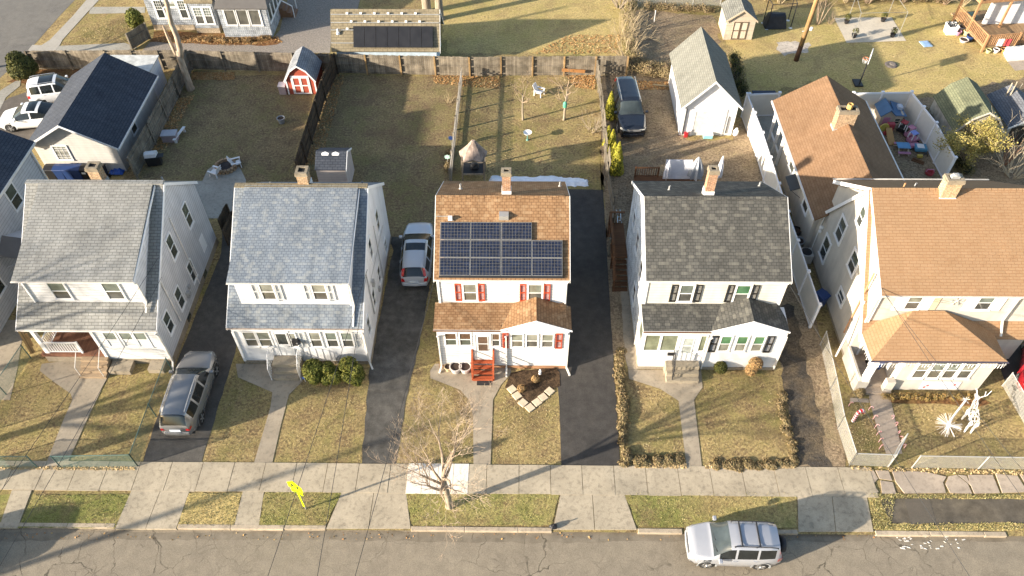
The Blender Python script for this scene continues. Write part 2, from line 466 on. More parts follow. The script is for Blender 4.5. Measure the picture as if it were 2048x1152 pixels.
yard(G_LEAF, .008, (20, 165), (60, 125), (200, 130), (100, 190), jit=.3)
for q in [(690, 985, 515, 1055, 528), ]: pass
# verge strips between pavement and kerb
for i, q in enumerate([[(-60, 990), (22, 990), (2, 1054), (-80, 1054)], [(66, 990), (262, 990), (230, 1056), (36, 1056)], [(380, 987), (485, 987), (468, 1053), (353, 1054)], [(530, 985), (684, 985), (652, 1052), (518, 1052)],
          [(812, 985), (1121, 984), (1104, 1051), (822, 1051)], [(1247, 983), (1592, 986), (1594, 1058), (1275, 1053)]]):
    flat('verge', q, .03, G_GREEN if i != 2 else G_GOLD, jit=.05, step=.25)
flat('verge', [(1735, 990), (2060, 992), (2060, 1062), (1748, 1060)], .012, G_GOLD, jit=.08)
flat('asphalt_patch', [(1760, 1000), (1800, 997), (2060, 998), (2060, 1045), (1890, 1048), (1782, 1048)], .02, A_PATCH, jit=.07, step=.3)
flat('asphalt_patch', [(1808, 998), (1858, 996), (1872, 1046), (1822, 1050)], .026, asphalt('dark_patch', (.13, .11, .085, 1), (.11, .1, .08, 1), 0, .3, .1))

# driveways
flat('driveway', [(282, 936), (400, 936), (470, 705), (490, 600), (485, 440), (445, 440), (443, 505), (352, 728), (340, 760)], .012, A_MID, jit=.03)
flat('patio', [(390, 437), (488, 437), (492, 360), (480, 335), (440, 322), (415, 340), (405, 362), (330, 362)], .016, C_PATIO)
flat('driveway', [(722, 931), (793, 931), (812, 800), (838, 690), (862, 560), (870, 474), (775, 474), (786, 500), (740, 735)], .012, A_OLD, jit=.05)
flat('driveway', [(1122, 932), (1241, 932), (1226, 700), (1206, 380), (1125, 378), (1112, 735), (1118, 800)], .012, A_NEW, jit=.02)
flat('driveway', [(1590, 938), (1692, 938), (1640, 660), (1570, 480), (1540, 480), (1560, 700)], .012, G_DIRT, jit=.1)
CRUMB = grass('crumbled_asphalt', (.2, .15, .09, 1), (.075, .066, .056, 1), (.1, .08, .06, 1), .47, .42, .7)
flat('asphalt_patch', [(1594, 934), (1662, 934), (1640, 840), (1620, 760), (1588, 610), (1562, 610), (1562, 740)], .017, CRUMB, jit=.16, step=.35)
flat('driveway', [(1985, 690), (2190, 690), (2290, 936), (2120, 936), (2040, 830), (2010, 765)], .012, A_NEW)
# paths
flat('path', [(90, 934), (132, 934), (172, 845), (215, 755), (228, 735), (218, 716), (150, 720), (84, 728), (80, 742), (105, 762), (142, 788), (145, 800), (128, 838)], .022, C_PATH)
flat('path', [(506, 934), (543, 934), (562, 850), (578, 790), (606, 762), (606, 728), (472, 728), (476, 755), (545, 785), (541, 815)], .022, C_PATH)
flat('path', [(947, 932), (981, 932), (986, 800), (1002, 770), (1022, 748), (1022, 728), (870, 728), (860, 742), (861, 757), (890, 768), (920, 780), (938, 800), (946, 830)], .022, C_PATH)
flat('path', [(1373, 936), (1404, 936), (1388, 800), (1405, 775), (1402, 740), (1256, 740), (1258, 758), (1320, 778), (1357, 802)], .022, C_PATH)
flat('path', [(1772, 908), (1804, 908), (1795, 860), (1780, 795), (1770, 760), (1738, 760), (1738, 800), (1752, 850)], .022, C_PINK)
flat('path', [(1700, 804), (1738, 806), (1736, 798), (1700, 796)], .026, C_PINK)
flat('path', [(35, 738), (20, 800), (-60, 800), (-40, 640), (50, 640)], .01, C_PATH)
flat('path', [(1238, 520), (1258, 520), (1276, 740), (1256, 740), (1248, 690)], .014, C_PATH, jit=.04)
# aprons
for q in [[(24, 981), (64, 981), (36, 1056), (-2, 1056)], [(263, 981), (380, 981), (353, 1058), (230, 1058)], [(486, 981), (529, 981), (518, 1054), (468, 1054)], [(685, 981), (812, 981), (822, 1058), (652, 1058)],
          [(1122, 981), (1246, 981), (1274, 1060), (1105, 1060)], [(1594, 981), (1731, 981), (1747, 1064), (1596, 1064)]]:
    P = [at(*p) for p in q]; n = max(1, round((P[1]-P[0]).length/1.7))
    b = MB()
    for i in range(n):
        f0, f1 = (i+.008)/n, (i+.992)/n
        b.prism([(p.x, p.y, -.1) for p in (P[0].lerp(P[1], f0), P[0].lerp(P[1], f1), P[3].lerp(P[2], f1), P[3].lerp(P[2], f0))], (0, 0, .133))
    tag(b.build('driveway_apron', C_WALK), kind='structure')
# pavement: one slab after another with open joints
b = MB(); x = -60.0
xs = [at(1206*0+u, 958).x for u in (1336, 1456, 1600, 1722)]
while x < at(1722, 958).x-.3:
    w_ = random.choice((1.5, 1.5, 1.52, 1.48))
    if not (at(812, 955).x-.8 < x < at(936, 955).x-.5 and False):
        dz = random.uniform(-.006, .006)
        b.box(x+.012, x+w_-.012, YO+random.uniform(-.02, .02), YI+random.uniform(-.015, .015), -.08, .045+dz)
    x += w_
tag(b.build('pavement', C_WALK), kind='structure')
b = MB(); x0, x1 = at(814, 958).x, at(937, 958).x
for i in range(4):
    d = (x1-x0)/4; b.box(x0+i*d+.01, x0+(i+1)*d-.01, YO-.02, YI+.02, .0, .058)
tag(b.build('new_pavement_slabs', C_WHITE), kind='structure')
b = MB()
def slabpoly(pts):
    P = [at(*p) for p in pts]; c = sum(P, Vector())/len(P)
    b.prism([((p.x-c.x)*.98+c.x, (p.y-c.y)*.97+c.y, -.05) for p in P], (0, 0, .085+random.uniform(0, .02)))
for q in [[(1722, 941), (1746, 940), (1756, 958), (1747, 968), (1730, 962)], [(1730, 963), (1747, 969), (1757, 985), (1738, 986)], [(1750, 941), (1776, 942), (1784, 962), (1758, 958)], [(1760, 961), (1785, 965), (1792, 988), (1764, 988)],
          [(1782, 941), (1850, 944), (1893, 954), (1886, 966), (1892, 987), (1808, 988), (1790, 964)], [(1896, 953), (1912, 950), (1935, 968), (1944, 988), (1900, 987), (1890, 968)], [(1915, 950), (1932, 952), (1942, 972)], [(1935, 950), (1985, 950), (2000, 987), (1948, 988), (1938, 965)],
          [(1990, 948), (2034, 952), (2055, 985), (2004, 987)], [(2038, 948), (2110, 950), (2130, 987), (2060, 987)]]+[[(u, 949), (u+72, 950), (u+90, 988), (u+16, 987)] for u in range(2116, 2700, 76)]: slabpoly(q)
tag(b.build('broken_pavement_slabs', C_PINK), kind='structure')
# kerb stones
b = MB()
def kerb(u0, u1, h=.0):
    x, xe = at(u0, 1058).x, at(u1, 1058).x
    while x < xe-.05:
        l = min(2.4, xe-x); b.box(x+.008, x+l-.008, KY+random.uniform(-.02, .02), KY+.2, -.2, .04+h); x += l
for u0, u1 in [(-400, 228), (354, 652), (822, 1104), (1275, 1364), (1380, 1594), (1748, 2008), (2120, 2300)]: kerb(u0, u1)
tag(b.build('kerb', C_KERB, bevel=.02), kind='structure')
for u0, u1 in [(-60, 652), (652, 1100), (1100, 1750)]: pass
flat('street_patch', [(-300, 1066), (900, 1063), (1360, 1064), (2400, 1070), (2400, 1084), (1500, 1082), (1000, 1086), (600, 1079), (-300, 1082)], -.112, asphalt('gutter_asphalt', (.215, .18, .13, 1), (.25, .21, .155, 1), 1.0, .5, .3), jit=.06)
# the side street in the far corner, its pavement and driveway
flat('side_street', [(148, -60), (150, 0), (121, 30), (69, 89), (48, 112), (18, 140), (-10, 165), (-300, 200), (-300, -60)], .006, A_SIDE)
flat('side_pavement', [(190, -30), (173, 0), (146, 32), (100, 80), (83, 91), (65, 90), (46, 114), (66, 120), (100, 114), (120, 90), (125, 80), (172, 28), (198, 0), (212, -30)], .02, concrete('side_concrete', (.4, .37, .32, 1), .1, .15))
flat('side_path', [(180, 20), (186, 14), (290, 14), (290, 26), (178, 28)], .016, C_PATIO)
flat('side_driveway', [(118, 92), (250, 86), (275, 96), (180, 118), (98, 116)], .016, C_PATIO)
flat('side_path', [(-30, 215), (-5, 185), (30, 163), (42, 160), (40, 172), (12, 195), (-10, 240)], .016, C_PATIO)
flat('car_park', [(-40, 300), (-30, 230), (18, 196), (60, 182), (150, 182), (100, 260), (60, 290)], .01, asphalt('yard_asphalt', (.15, .13, .11, 1), (.12, .105, .09, 1), .2, .5, .2))
# brick paved yard behind the back fence
pav = brick('clay_pavers', (.40, .35, .3, 1), (.33, .29, .25, 1), (.2, .17, .14, 1))
flat('paved_yard', [(280, 106), (300, 84), (545, 78), (560, 60), (580, -20), (725, -20), (715, 20), (665, 40), (660, 106)], .012, pav)
flat('leaf_bed', [(300, 84), (310, 62), (550, 72), (566, 84), (540, 92), (470, 90), (400, 88)], .02, G_LEAF, jit=.1)
flat('patio', [(1668, 36), (1783, 35), (1812, 82), (1693, 86)], .02, concrete('pale_concrete', (.58, .51, .4, 1), .15, .2))
flat('sand_patch', [(1555, 84), (1590, 82), (1620, 86), (1615, 104), (1570, 110), (1556, 100)], .014, concrete('sand', (.55, .48, .4, 1), .35, .6), jit=.2, step=.3)
flat('concrete_pad', [(2005, 112), (2060, 100), (2060, 138), (2030, 142)], .014, C_PINK)
flat('mulch_bed', [(1010, 775), (1020, 745), (1110, 735), (1118, 745), (1120, 772), (1106, 780), (1058, 818)], .03, G_MULCH, jit=.04)
flat('planting_bed', [(1745, 795), (1960, 795), (1985, 808), (1960, 812), (1775, 806)], .018, G_LEAF, jit=.05)
flat('deck_floor_ground', [(1500, 215), (1560, 215), (1600, 480), (1560, 360)], .012, C_PATIO)
flat('play_yard', [(1700, 215), (1800, 215), (1930, 370), (1810, 370)], .012, G_DIRT)
# ---------------------------------------------------------------- house materials
WHITE = paint('white_trim', (.76, .755, .745, 1), .5, var=.06)
GUTTER = paint('gutter_white', (.74, .70, .64, 1), .45, var=.15)
BROWNT = paint('brown_gutter', (.2, .11, .06, 1), .5)
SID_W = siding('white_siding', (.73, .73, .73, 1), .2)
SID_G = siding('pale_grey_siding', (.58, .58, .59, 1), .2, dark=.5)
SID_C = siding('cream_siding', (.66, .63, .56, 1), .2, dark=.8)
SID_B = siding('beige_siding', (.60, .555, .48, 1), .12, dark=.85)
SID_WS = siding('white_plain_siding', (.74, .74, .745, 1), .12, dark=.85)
SHK_W = shakes('white_shakes', (.76, .79, .82, 1), (.68, .72, .77, 1), .25)
SHK_B = shakes('grey_blue_shakes', (.46, .49, .52, 1), (.36, .39, .43, 1))
FOUND = concrete('foundation', (.32, .27, .2, 1), .3, .4)
RF1 = shingle('roof_pale_grey', (.345, .34, .315, 1), (.30, .295, .275, 1), (.17, .17, .155, 1), .34, .16, patch=.22, mort=.02)
RF2 = shingle('roof_blue_grey', (.245, .275, .305, 1), (.21, .242, .278, 1), (.13, .155, .19, 1), .22, .15, spots=(.34, .355, .35, 1), patch=.15)
RF3 = shingle('roof_tan', (.355, .215, .112, 1), (.31, .18, .09, 1), (.19, .1, .05, 1), .22, .15, spots=(.43, .29, .165, 1), patch=.16)
RF4 = shingle('roof_charcoal', (.115, .112, .1, 1), (.09, .088, .08, 1), (.055, .054, .05, 1), .24, .16, spots=(.19, .182, .155, 1), patch=.12)
RF5 = shingle('roof_light_brown', (.36, .228, .128, 1), (.335, .208, .113, 1), (.28, .155, .08, 1), .33, .15, patch=.08, streak=.05, mort=.014)
RF5_DIM = shingle('roof_light_brown_dimmed', (.27, .165, .095, 1), (.24, .142, .078, 1), (.17, .095, .05, 1), .33, .15, patch=.2, streak=.1, mort=.014)  # wing copy of the light brown shingle, colour darkened to offset strong sun
RF6 = shingle('roof_navy', (.075, .085, .105, 1), (.06, .07, .09, 1), (.03, .036, .05, 1), .32, .17, patch=.15)
RF7 = shingle('roof_sage', (.235, .232, .2, 1), (.205, .203, .175, 1), (.14, .14, .12, 1), .3, .15, patch=.15)
RF8 = shingle('roof_sand', (.28, .235, .155, 1), (.24, .2, .13, 1), (.14, .115, .075, 1), .34, .2, patch=.1)
RF9 = shingle('roof_green', (.21, .215, .13, 1), (.17, .18, .11, 1), (.1, .11, .07, 1), .3, .15, patch=.2)
RF10 = shingle('roof_slate_grey', (.2, .21, .23, 1), (.16, .17, .19, 1), (.1, .1, .11, 1), .3, .15)
BRK = brick('chimney_brick', (.42, .19, .09, 1), (.34, .13, .06, 1), (.45, .38, .29, 1))
BRK2 = brick('chimney_tan_brick', (.44, .27, .13, 1), (.33, .17, .08, 1), (.5, .42, .31, 1))
CAP = concrete('chimney_cap', (.3, .25, .18, 1), .3, .4)
BLACK = paint('black_metal', (.02, .02, .022, 1), .5)
FLUE = paint('flue_dark', (.01, .01, .01, 1), .9)
LEADM = paint('lead_flashing', (.35, .35, .34, 1), .6)
G_UP = [glass('pane_upper_a', (.2, .21, .17, 1)), glass('pane_upper_b', (.16, .185, .16, 1)), glass('pane_upper_c', (.25, .25, .21, 1))]
G_LO = [glass('pane_lower_a', (.12, .115, .1, 1), stripes=.35), glass('pane_lower_b', (.09, .09, .08, 1), stripes=.3), glass('pane_lower_c', (.15, .14, .11, 1), stripes=.35)]
G_GRN = glass('pane_green_curtain', (.07, .17, .085, 1), stripes=.1)
G_DK = glass('pane_dark', (.05, .055, .05, 1)); G_DK2 = glass('pane_dark_green', (.075, .09, .075, 1))
G_BR = glass('pane_brown_room', (.1, .06, .04, 1)); G_BLIND = glass('pane_blinds', (.2, .22, .15, 1), stripes=.45)
Z3 = Vector((0, 0, 1))
FR = (Vector((0, -1, 0)), Vector((1, 0, 0)))
RT = (Vector((1, 0, 0)), Vector((0, 1, 0)))
LF = (Vector((-1, 0, 0)), Vector((0, -1, 0)))
def rot2(v, a): return Vector((v.x*math.cos(a)-v.y*math.sin(a), v.x*math.sin(a)+v.y*math.cos(a), v.z))
class Wall:
    """local frame on a wall: a along it, z up, c out of it"""
    def __init__(s, o, face): s.o = Vector(o); s.n, s.u = face
    def p(s, a, z, c): return s.o + s.u*a + Z3*z + s.n*c
    def box(s, b, a0, a1, z0, z1, c0, c1, k=None):
        b.prism([s.p(a0,z0,c0), s.p(a1,z0,c0), s.p(a1,z1,c0), s.p(a0,z1,c0)], s.n*(c1-c0), k)
def window(par, W, a, z, w, h, cas=.09, up=None, lo=None, rail=True, grid=0, sill=True, tm=None, gridlow=False, name='window', stormframe=True):
    b = MB()
    W.box(b, a-cas, a, z-.02, z+h+cas, 0, .05); W.box(b, a+w, a+w+cas, z-.02, z+h+cas, 0, .05)
    W.box(b, a, a+w, z+h, z+h+cas, 0, .048)
    if sill: W.box(b, a-cas-.02, a+w+cas+.02, z-.09, z-.02, 0, .075)
    W.box(b, a, a+w, z-.02, z+.025, 0, .043)
    if rail: W.box(b, a, a+w, z+h*.5-.022, z+h*.5+.022, 0, .045)
    if grid:
        for i in range(1, grid):
            W.box(b, a+w*i/grid-.012, a+w*i/grid+.012, z+(.025 if gridlow else h*.5+.022), z+h, .005, .038)
        for i in ((1, 2, 4, 5) if gridlow else (4, 5)):
            if i == 3: continue
            W.box(b, a, a+w, z+h*i/6-.012, z+h*i/6+.012, .005, .036)
    f = b.build(name, tm or WHITE, par)
    b = MB()
    up = up or random.choice(G_UP); lo = lo or random.choice(G_LO)
    if rail:
        W.box(b, a+.002, a+w-.002, z+h*.5+.02, z+h-.002, .004, .028, 0); W.box(b, a+.002, a+w-.002, z+.026, z+h*.5-.02, .004, .018, 1)
    else: W.box(b, a+.002, a+w-.002, z+.026, z+h-.002, .004, .02, 0)
    b.build('pane', [up, lo], f)
    return f
def shutter(par, W, a, z, w, h, m):
    b = MB()
    W.box(b, a, a+.05, z, z+h, 0, .045); W.box(b, a+w-.05, a+w, z, z+h, 0, .045)
    for f in (0, .48, .94): W.box(b, a+.05, a+w-.05, z+f*h, z+f*h+.06*h, 0, .044)
    n = int(h/.07)
    for i in range(n):
        q = z+h*(i+.2)/n
        b.prism([W.p(a+.05, q, .005), W.p(a+.05, q+.05, .03), W.p(a+.05, q+.06, .03), W.p(a+.05, q+.012, .005)], W.u*(w-.1))
    return b.build('shutter', m, par)
def house_door(par, W, a, z, w, h, dm, gm, gz0=.45, gz1=.92, gi=.14, rail=True, frame=True):
    if frame:
        b = MB(); W.box(b, a-.1, a, z, z+h+.1, 0, .05); W.box(b, a+w, a+w+.1, z, z+h+.1, 0, .05); W.box(b, a, a+w, z+h, z+h+.1, 0, .048)
        b.build('door_frame', WHITE, par)
    b = MB(); W.box(b, a+.005, a+w-.005, z, z+h-.005, 0, .03); d = b.build('door', dm, par)
    b = MB(); W.box(b, a+gi, a+w-gi, z+h*gz0, z+h*gz1, .03, .036); b.build('door_glass', gm, d)
    b = MB(); W.box(b, a+gi-.03, a+gi, z+h*gz0-.03, z+h*gz1+.03, .03, .05); W.box(b, a+w-gi, a+w-gi+.03, z+h*gz0-.03, z+h*gz1+.03, .03, .05)
    W.box(b, a+gi, a+w-gi, z+h*gz0-.03, z+h*gz0, .03, .05); W.box(b, a+gi, a+w-gi, z+h*gz1, z+h*gz1+.03, .03, .05)
    if rail: W.box(b, a+gi, a+w-gi, z+h*(gz0+gz1)/2-.02, z+h*(gz0+gz1)/2+.02, .036, .05)
    b.build('door_moulding', dm, d)
    b = MB(); b.tube([W.p(a+w-.08, z+h*.42, .03), W.p(a+w-.08, z+h*.42, .09), W.p(a+w-.16, z+h*.42, .09)], .015, 5); b.build('handle', BLACK, d)
    return d
def chimney(par, x0, x1, y0, y1, z0, z1, m=BRK, flue='hole', base=None):
    b = MB(); b.box(x0, x1, y0, y1, z0, z1-.16); c = b.build('chimney', m, par)
    b = MB(); b.box(x0-.05, x1+.05, y0-.05, y1+.05, z1-.16, z1-.04)
    t = .1
    for q in ((x0-.03, x1+.03, y0-.03, y0+t), (x0-.03, x1+.03, y1-t, y1+.03), (x0-.03, x0+t, y0+t, y1-t), (x1-t, x1+.03, y0+t, y1-t)): b.box(*q, z1-.04, z1+.06)
    b.build('chimney_cap', CAP, c)
    b = MB(); b.box(x0+t+.002, x1-t-.002, y0+t+.002, y1-t-.002, z1-.03, z1+.0); b.build('flue', FLUE, c)
    b = MB(); b.box(x0-.03, x1+.03, y0-.03, y1+.03, z0+.05, z0+(base or .35)); b.build('flashing', LEADM if not base else WHITE, c)
    return c
def gutter(par, x0, x1, y, z, m=GUTTER, r=.034):
    b = MB(); k = r
    prof = [(0, 0), (-k*1.9, .02), (-k*1.9, .065), (-k*1.5, .065), (-k*1.5, .03), (-k*.3, .025), (-k*.3, .065), (0, .065)]
    b.prism([(x0, y+p[0], z-.066+p[1]) for p in prof], (x1-x0, 0, 0)); b.build('gutter', m, par)
def downspout(par, pts, m=GUTTER, w=.085):
    b = MB()
    for p, q in zip(pts, pts[1:]): b.bar(p, q, w, w*.8)
    b.build('downspout', m, par)
def pipe(par, x, y, z, h=.4, r=.05, m=LEADM):
    b = MB(); b.lathe([(r, -.25), (r, h), (r*.7, h), (r*.7, h-.05)], (x, y, z), 8); b.lathe([(r*2.6, -.1), (r*1.3, .06)], (x, y, z), 8); b.build('vent_pipe', m, par)

def railing(b, p, q, z0, h=.9, step=.13, w=.035, post=True):
    p, q = Vector(p), Vector(q)
    up = Vector((0, 0, 1))
    b.bar(p+up*(z0+h), q+up*(z0+h), w*1.8, w*1.4); b.bar(p+up*(z0+.1), q+up*(z0+.1), w*1.5, w)
    n = max(2, int((q-p).length/step))
    for i in range(1, n):
        c = p.lerp(q, i/n); b.bar(c+up*(z0+.1), c+up*(z0+h), w, w)
    if post:
        for c in (p, q): b.bar(c+up*(z0-.05), c+up*(z0+h+.06), w*2.4, w*2.4)

# ================================================================= catslide house with front dormer (first two and last of the row)
def gable_body(par, m, x0, x1, prof):
    b = MB(); b.prism([(x0, y, z) for y, z in prof], (x1-x0, 0, 0)); return b.build('wall', m, par)
def plane_z(p, q, y): return p[1]+(q[1]-p[1])*(y-p[0])/(q[0]-p[0])

# ---- house at the left: pale grey roof, open porch
H1 = thing('house', 'white house with pale grey shingle roof and open corner porch behind green chain link', 'house', (-21.5, 28, 0))
x0, x1 = -25.0, -18.17
rd, fe, re = (29.75, 7.25), (23.66, 2.91), (32.85, 4.65)
th = .12
zf = lambda y: plane_z(rd, fe, y)-th
b = MB()
b.prism([(x1-3.35, 23.75, 0), (x1-3.35, 23.75, zf(23.75)), (x1-3.35, rd[0], rd[1]-th), (x1-3.35, 32.6, 4.74), (x1-3.35, 32.6, 0)], (3.35, 0, 0))
b.prism([(x0+.05, 25.5, 0), (x0+.05, 25.5, zf(25.5)), (x0+.05, rd[0], rd[1]-th), (x0+.05, 32.6, 4.74), (x0+.05, 32.6, 0)], (x1-3.35-x0-.05, 0, 0))
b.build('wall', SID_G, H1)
b = MB(); b.box(x1-3.3, x1+.02, 23.72, 32.63, -.1, .42); b.box(x0+.03, x1-3.3, 25.45, 32.63, -.1, .42); b.build('foundation', FOUND, H1)
Wp = Wall((0, 23.75, 0), FR); Wd = Wall((0, 24.81, 0), FR); Ws = Wall((x1, 0, 0), RT)
b = MB(); Wp.box(b, x1-3.35, x1+.01, .42, 2.72, 0, .02); b.build('porch_wall', SID_W, H1)
b = MB(); b.prism([(-24.2, 24.81, 3.55), (-24.2, 24.81, 5.37), (-24.2, 29.6, 7.02), (-24.2, 29.6, 6.9)], (5.47, 0, 0)); b.build('dormer_wall', SID_W, H1)
b = MB(); b.slab([(x0-.12, fe[0], fe[1]), (x1+.06, fe[0], fe[1]), (x1+.06, rd[0], rd[1]), (x0-.12, rd[0], rd[1])], .09)
b.slab([(x0-.12, rd[0], rd[1]), (x1+.06, rd[0], rd[1]), (x1+.06, re[0], re[1]), (x0-.12, re[0], re[1])], .09); b.build('roof', RF1, H1)
b = MB(); b.slab([(-24.42, 24.5, 5.6), (-18.55, 24.5, 5.6), (-18.62, 29.7, 7.31), (-24.42, 29.7, 7.31)], .1); b.build('dormer_roof', RF1, H1)
b = MB(); b.box(x0-.12, x1+.06, rd[0]-.16, rd[0]+.14, 7.24, 7.30); b.build('ridge_cap', RF1, H1)
b = MB()
for X in (x1+.06, x0-.15):
    b.prism([(X, fe[0], fe[1]-.2), (X, rd[0], rd[1]-.2), (X, re[0], re[1]-.2), (X, re[0], re[1]), (X, rd[0], rd[1]+.0), (X, fe[0], fe[1])], (.03, 0, 0))
b.prism([(-18.55, 24.5, 5.42), (-18.55, 29.6, 7.1), (-18.55, 29.6, 7.22), (-18.55, 24.5, 5.58)], (.03, 0, 0))
b.box(-24.22, -18.7, 24.77, 24.81, 3.5, 3.68); b.box(-18.76, -18.66, 24.72, 24.82, 3.72, 5.42); b.box(-24.26, -24.18, 24.74, 24.82, 3.72, 5.42)
b.box(x1-.1, x1+.03, 23.68, 23.755, .42, 2.7); b.box(x1-3.4, x1-3.25, 23.68, 23.8, .42, 2.7); b.box(x0, x1, 23.69, 23.74, 2.7, 2.82)
build_each(b, 'trim_board', WHITE, H1)
gutter(H1, x0-.15, x1+.08, 23.66, 2.9); gutter(H1, -24.45, -18.5, 24.5, 5.58)
downspout(H1, [(x1-.03, 23.6, 2.75), (x1+.02, 23.66, 2.5), (x1+.02, 23.66, .3), (x1+.1, 23.2, .08)])
downspout(H1, [(-18.6, 24.5, 5.45), (-18.6, 24.75, 5.2), (-18.6, 24.75, 3.9), (-18.6, 24.3, 3.5)])
for a in (-23.02, -20.36): window(H1, Wd, a, 3.99, .76, 1.16, up=G_UP[1], lo=G_LO[1])
for a in (-20.93, -20.13, -19.40): window(H1, Wp, a, 1.5, .56, 1.12, lo=G_LO[1], up=G_UP[1], cas=.07)
for y, z, h in ((30.32, 3.42, 1.45), (27.74, 3.65, 1.4), (28.45, 1.05, 1.28), (26.35, 1.22, 1.3), (24.56, 1.4, 1.25)): window(H1, Ws, y, z, .6, h, cas=.07, up=G_DK2, lo=G_DK)
b = MB(); Ws.box(b, 30.7, 31.3, 1.1, 2.15, 0, .02); b.build('vent_cover', WHITE, H1)
b = MB(); b.tube([(x1+.05, 28.9, 5.6), (x1+.05, 28.9, .5)], .03, 6); b.tube([(x1+.05, 25.8, 4.4), (x1+.05, 25.8, 1.0)], .035, 6); build_each(b, 'conduit', GUTTER, H1)
b = MB(); Ws.box(b, 27.3, 27.55, 1.1, 1.5, 0, .14); b.lathe([(.09, 0), (.09, .1), (.05, .13)], (x1+.14, 27.42, 1.4), 10, 'x'); Ws.box(b, 27.75, 27.95, 1.3, 1.55, 0, .1); b.build('electric_meter', LEADM, H1)
b = MB(); Ws.box(b, 26.4, 26.9, .1, .42, .021, .04); Ws.box(b, 29.6, 30.1, .1, .42, .021, .04); build_each(b, 'basement_window', G_DK, H1)
chimney(H1, -21.88, -21.32, 29.95, 30.45, 6.7, 7.95, BRK2)
pipe(H1, -19.4, 31.9, 5.4, .35)
# porch
DECKB = wood('porch_boards', (.21, .1, .06, 1), (.15, .07, .045, 1), .1, 0, .2)
b = MB(); b.box(x0+.1, -21.5, 23.72, 25.5, .55, .74); b.build('porch_floor', DECKB, H1)
b = MB(); b.box(x0+.15, -22.9, 23.8, 25.4, 0, .55); b.build('porch_base', FOUND, H1)
b = MB(); b.box(-24.68, -24.5, 23.8, 23.98, .74, 2.7); b.build('porch_post', WHITE, H1)
b = MB(); railing(b, (-24.5, 23.85, 0), (-22.75, 23.85, 0), .74, .85); b.build('porch_railing', WHITE, H1)
b = MB(); railing(b, (-24.6, 25.45, 0), (-24.6, 24.0, 0), .74, .85); b.build('porch_railing', WHITE, H1)
b = MB()
for i in range(4): b.box(-22.8, -21.4, 23.7-.24*(i+1), 23.7-.24*i, 0, .62-.155*i)
b.build('steps', concrete('brown_steps', (.34, .25, .16, 1), .3, .35), H1)
b = MB()
for p, q in (((-22.7, 23.7, 1.55), (-22.7, 22.78, .9)), ((-22.7, 22.78, .9), (-22.7, 22.78, 0)), ((-21.5, 23.7, 1.55), (-21.5, 22.78, .9)), ((-21.5, 22.78, .9), (-21.5, 22.78, 0))): b.tube([p, q], .02, 6)
build_each(b, 'handrail', GUTTER, H1)
house_door(H1, Wall((0, 25.5, 0), FR), -23.3, .75, .9, 2.0, paint('brown_door', (.13, .06, .035, 1)), G_DK)
b = MB(); b.box(-21.3, -20.2, 23.0, 23.7, 0, .3); b.box(-19.3, -18.5, 23.1, 23.7, 0, .32); build_each(b, 'basement_bulkhead', FOUND, H1)

# ---- second house: blue grey roof, enclosed porch
H2 = thing('house', 'white house with blue grey shingle roof and glazed front porch beside clipped yews', 'house', (-11.1, 28, 0))
x0, x1 = -14.42, -7.84
rd, fe, re = (29.72, 7.11), (23.64, 3.18), (33.3, 4.22)
b = MB(); b.prism([(x0, 23.8, 0), (x0, 23.8, plane_z(rd, fe, 23.8)-th), (x0, rd[0], rd[1]-th), (x0, 33.05, 4.3), (x0, 33.05, 0)], (x1-x0, 0, 0)); b.build('wall', SID_WS, H2)
b = MB(); b.box(x0-.03, x1+.03, 23.77, 33.08, -.1, .25); b.build('foundation', FOUND, H2)
Wp = Wall((0, 23.8, 0), FR); Wd = Wall((0, 24.65, 0), FR); Ws = Wall((x1, 0, 0), RT)
b = MB(); b.prism([(-13.83, 24.65, 3.62), (-13.83, 24.65, 5.5), (-13.83, 29.5, 6.88), (-13.83, 29.5, 6.7)], (5.45, 0, 0)); b.build('dormer_wall', SID_WS, H2)
b = MB(); b.slab([(x0-.1, fe[0], fe[1]), (x1+.06, fe[0], fe[1]), (x1+.06, rd[0], rd[1]), (x0-.1, rd[0], rd[1])], .09)
b.slab([(x0-.1, rd[0], rd[1]), (x1+.06, rd[0], rd[1]), (x1+.06, re[0], re[1]), (x0-.1, re[0], re[1])], .09); b.build('roof', RF2, H2)
b = MB(); b.slab([(-14.0, 24.35, 5.74), (-8.2, 24.35, 5.74), (-8.25, 29.66, 7.17), (-14.0, 29.66, 7.17)], .1); b.build('dormer_roof', RF2, H2)
b = MB(); b.box(x0-.1, x1+.06, rd[0]-.16, rd[0]+.14, 7.10, 7.165); b.build('ridge_cap', RF8, H2)
b = MB()
for X in (x1+.06, x0-.13): b.prism([(X, fe[0], fe[1]-.2), (X, rd[0], rd[1]-.2), (X, re[0], re[1]-.2), (X, re[0], re[1]), (X, rd[0], rd[1]), (X, fe[0], fe[1])], (.03, 0, 0))
b.prism([(-8.2, 24.35, 5.55), (-8.2, 29.55, 6.95), (-8.2, 29.55, 7.1), (-8.2, 24.35, 5.73)], (.03, 0, 0))
b.box(-13.85, -8.34, 24.61, 24.65, 3.6, 3.8); b.box(x0, x1, 23.75, 23.8, 2.8, 2.98); b.box(-8.42, -8.33, 24.58, 24.66, 3.8, 5.5)
b.box(x0-.02, x0+.1, 23.73, 23.8, .25, 2.72); b.box(x1-.1, x1+.02, 23.73, 23.8, .25, 2.72)
build_each(b, 'trim_board', WHITE, H2)
gutter(H2, x0-.12, x1+.08, 23.64, 3.17, paint('rusty_gutter', (.5, .42, .36, 1), .5, var=.4, scale=6)); gutter(H2, -14.0, -8.18, 24.35, 5.72)
downspout(H2, [(-8.22, 24.4, 5.6), (-8.25, 24.6, 5.3), (-8.25, 24.6, 3.9), (-8.25, 23.7, 3.25)])
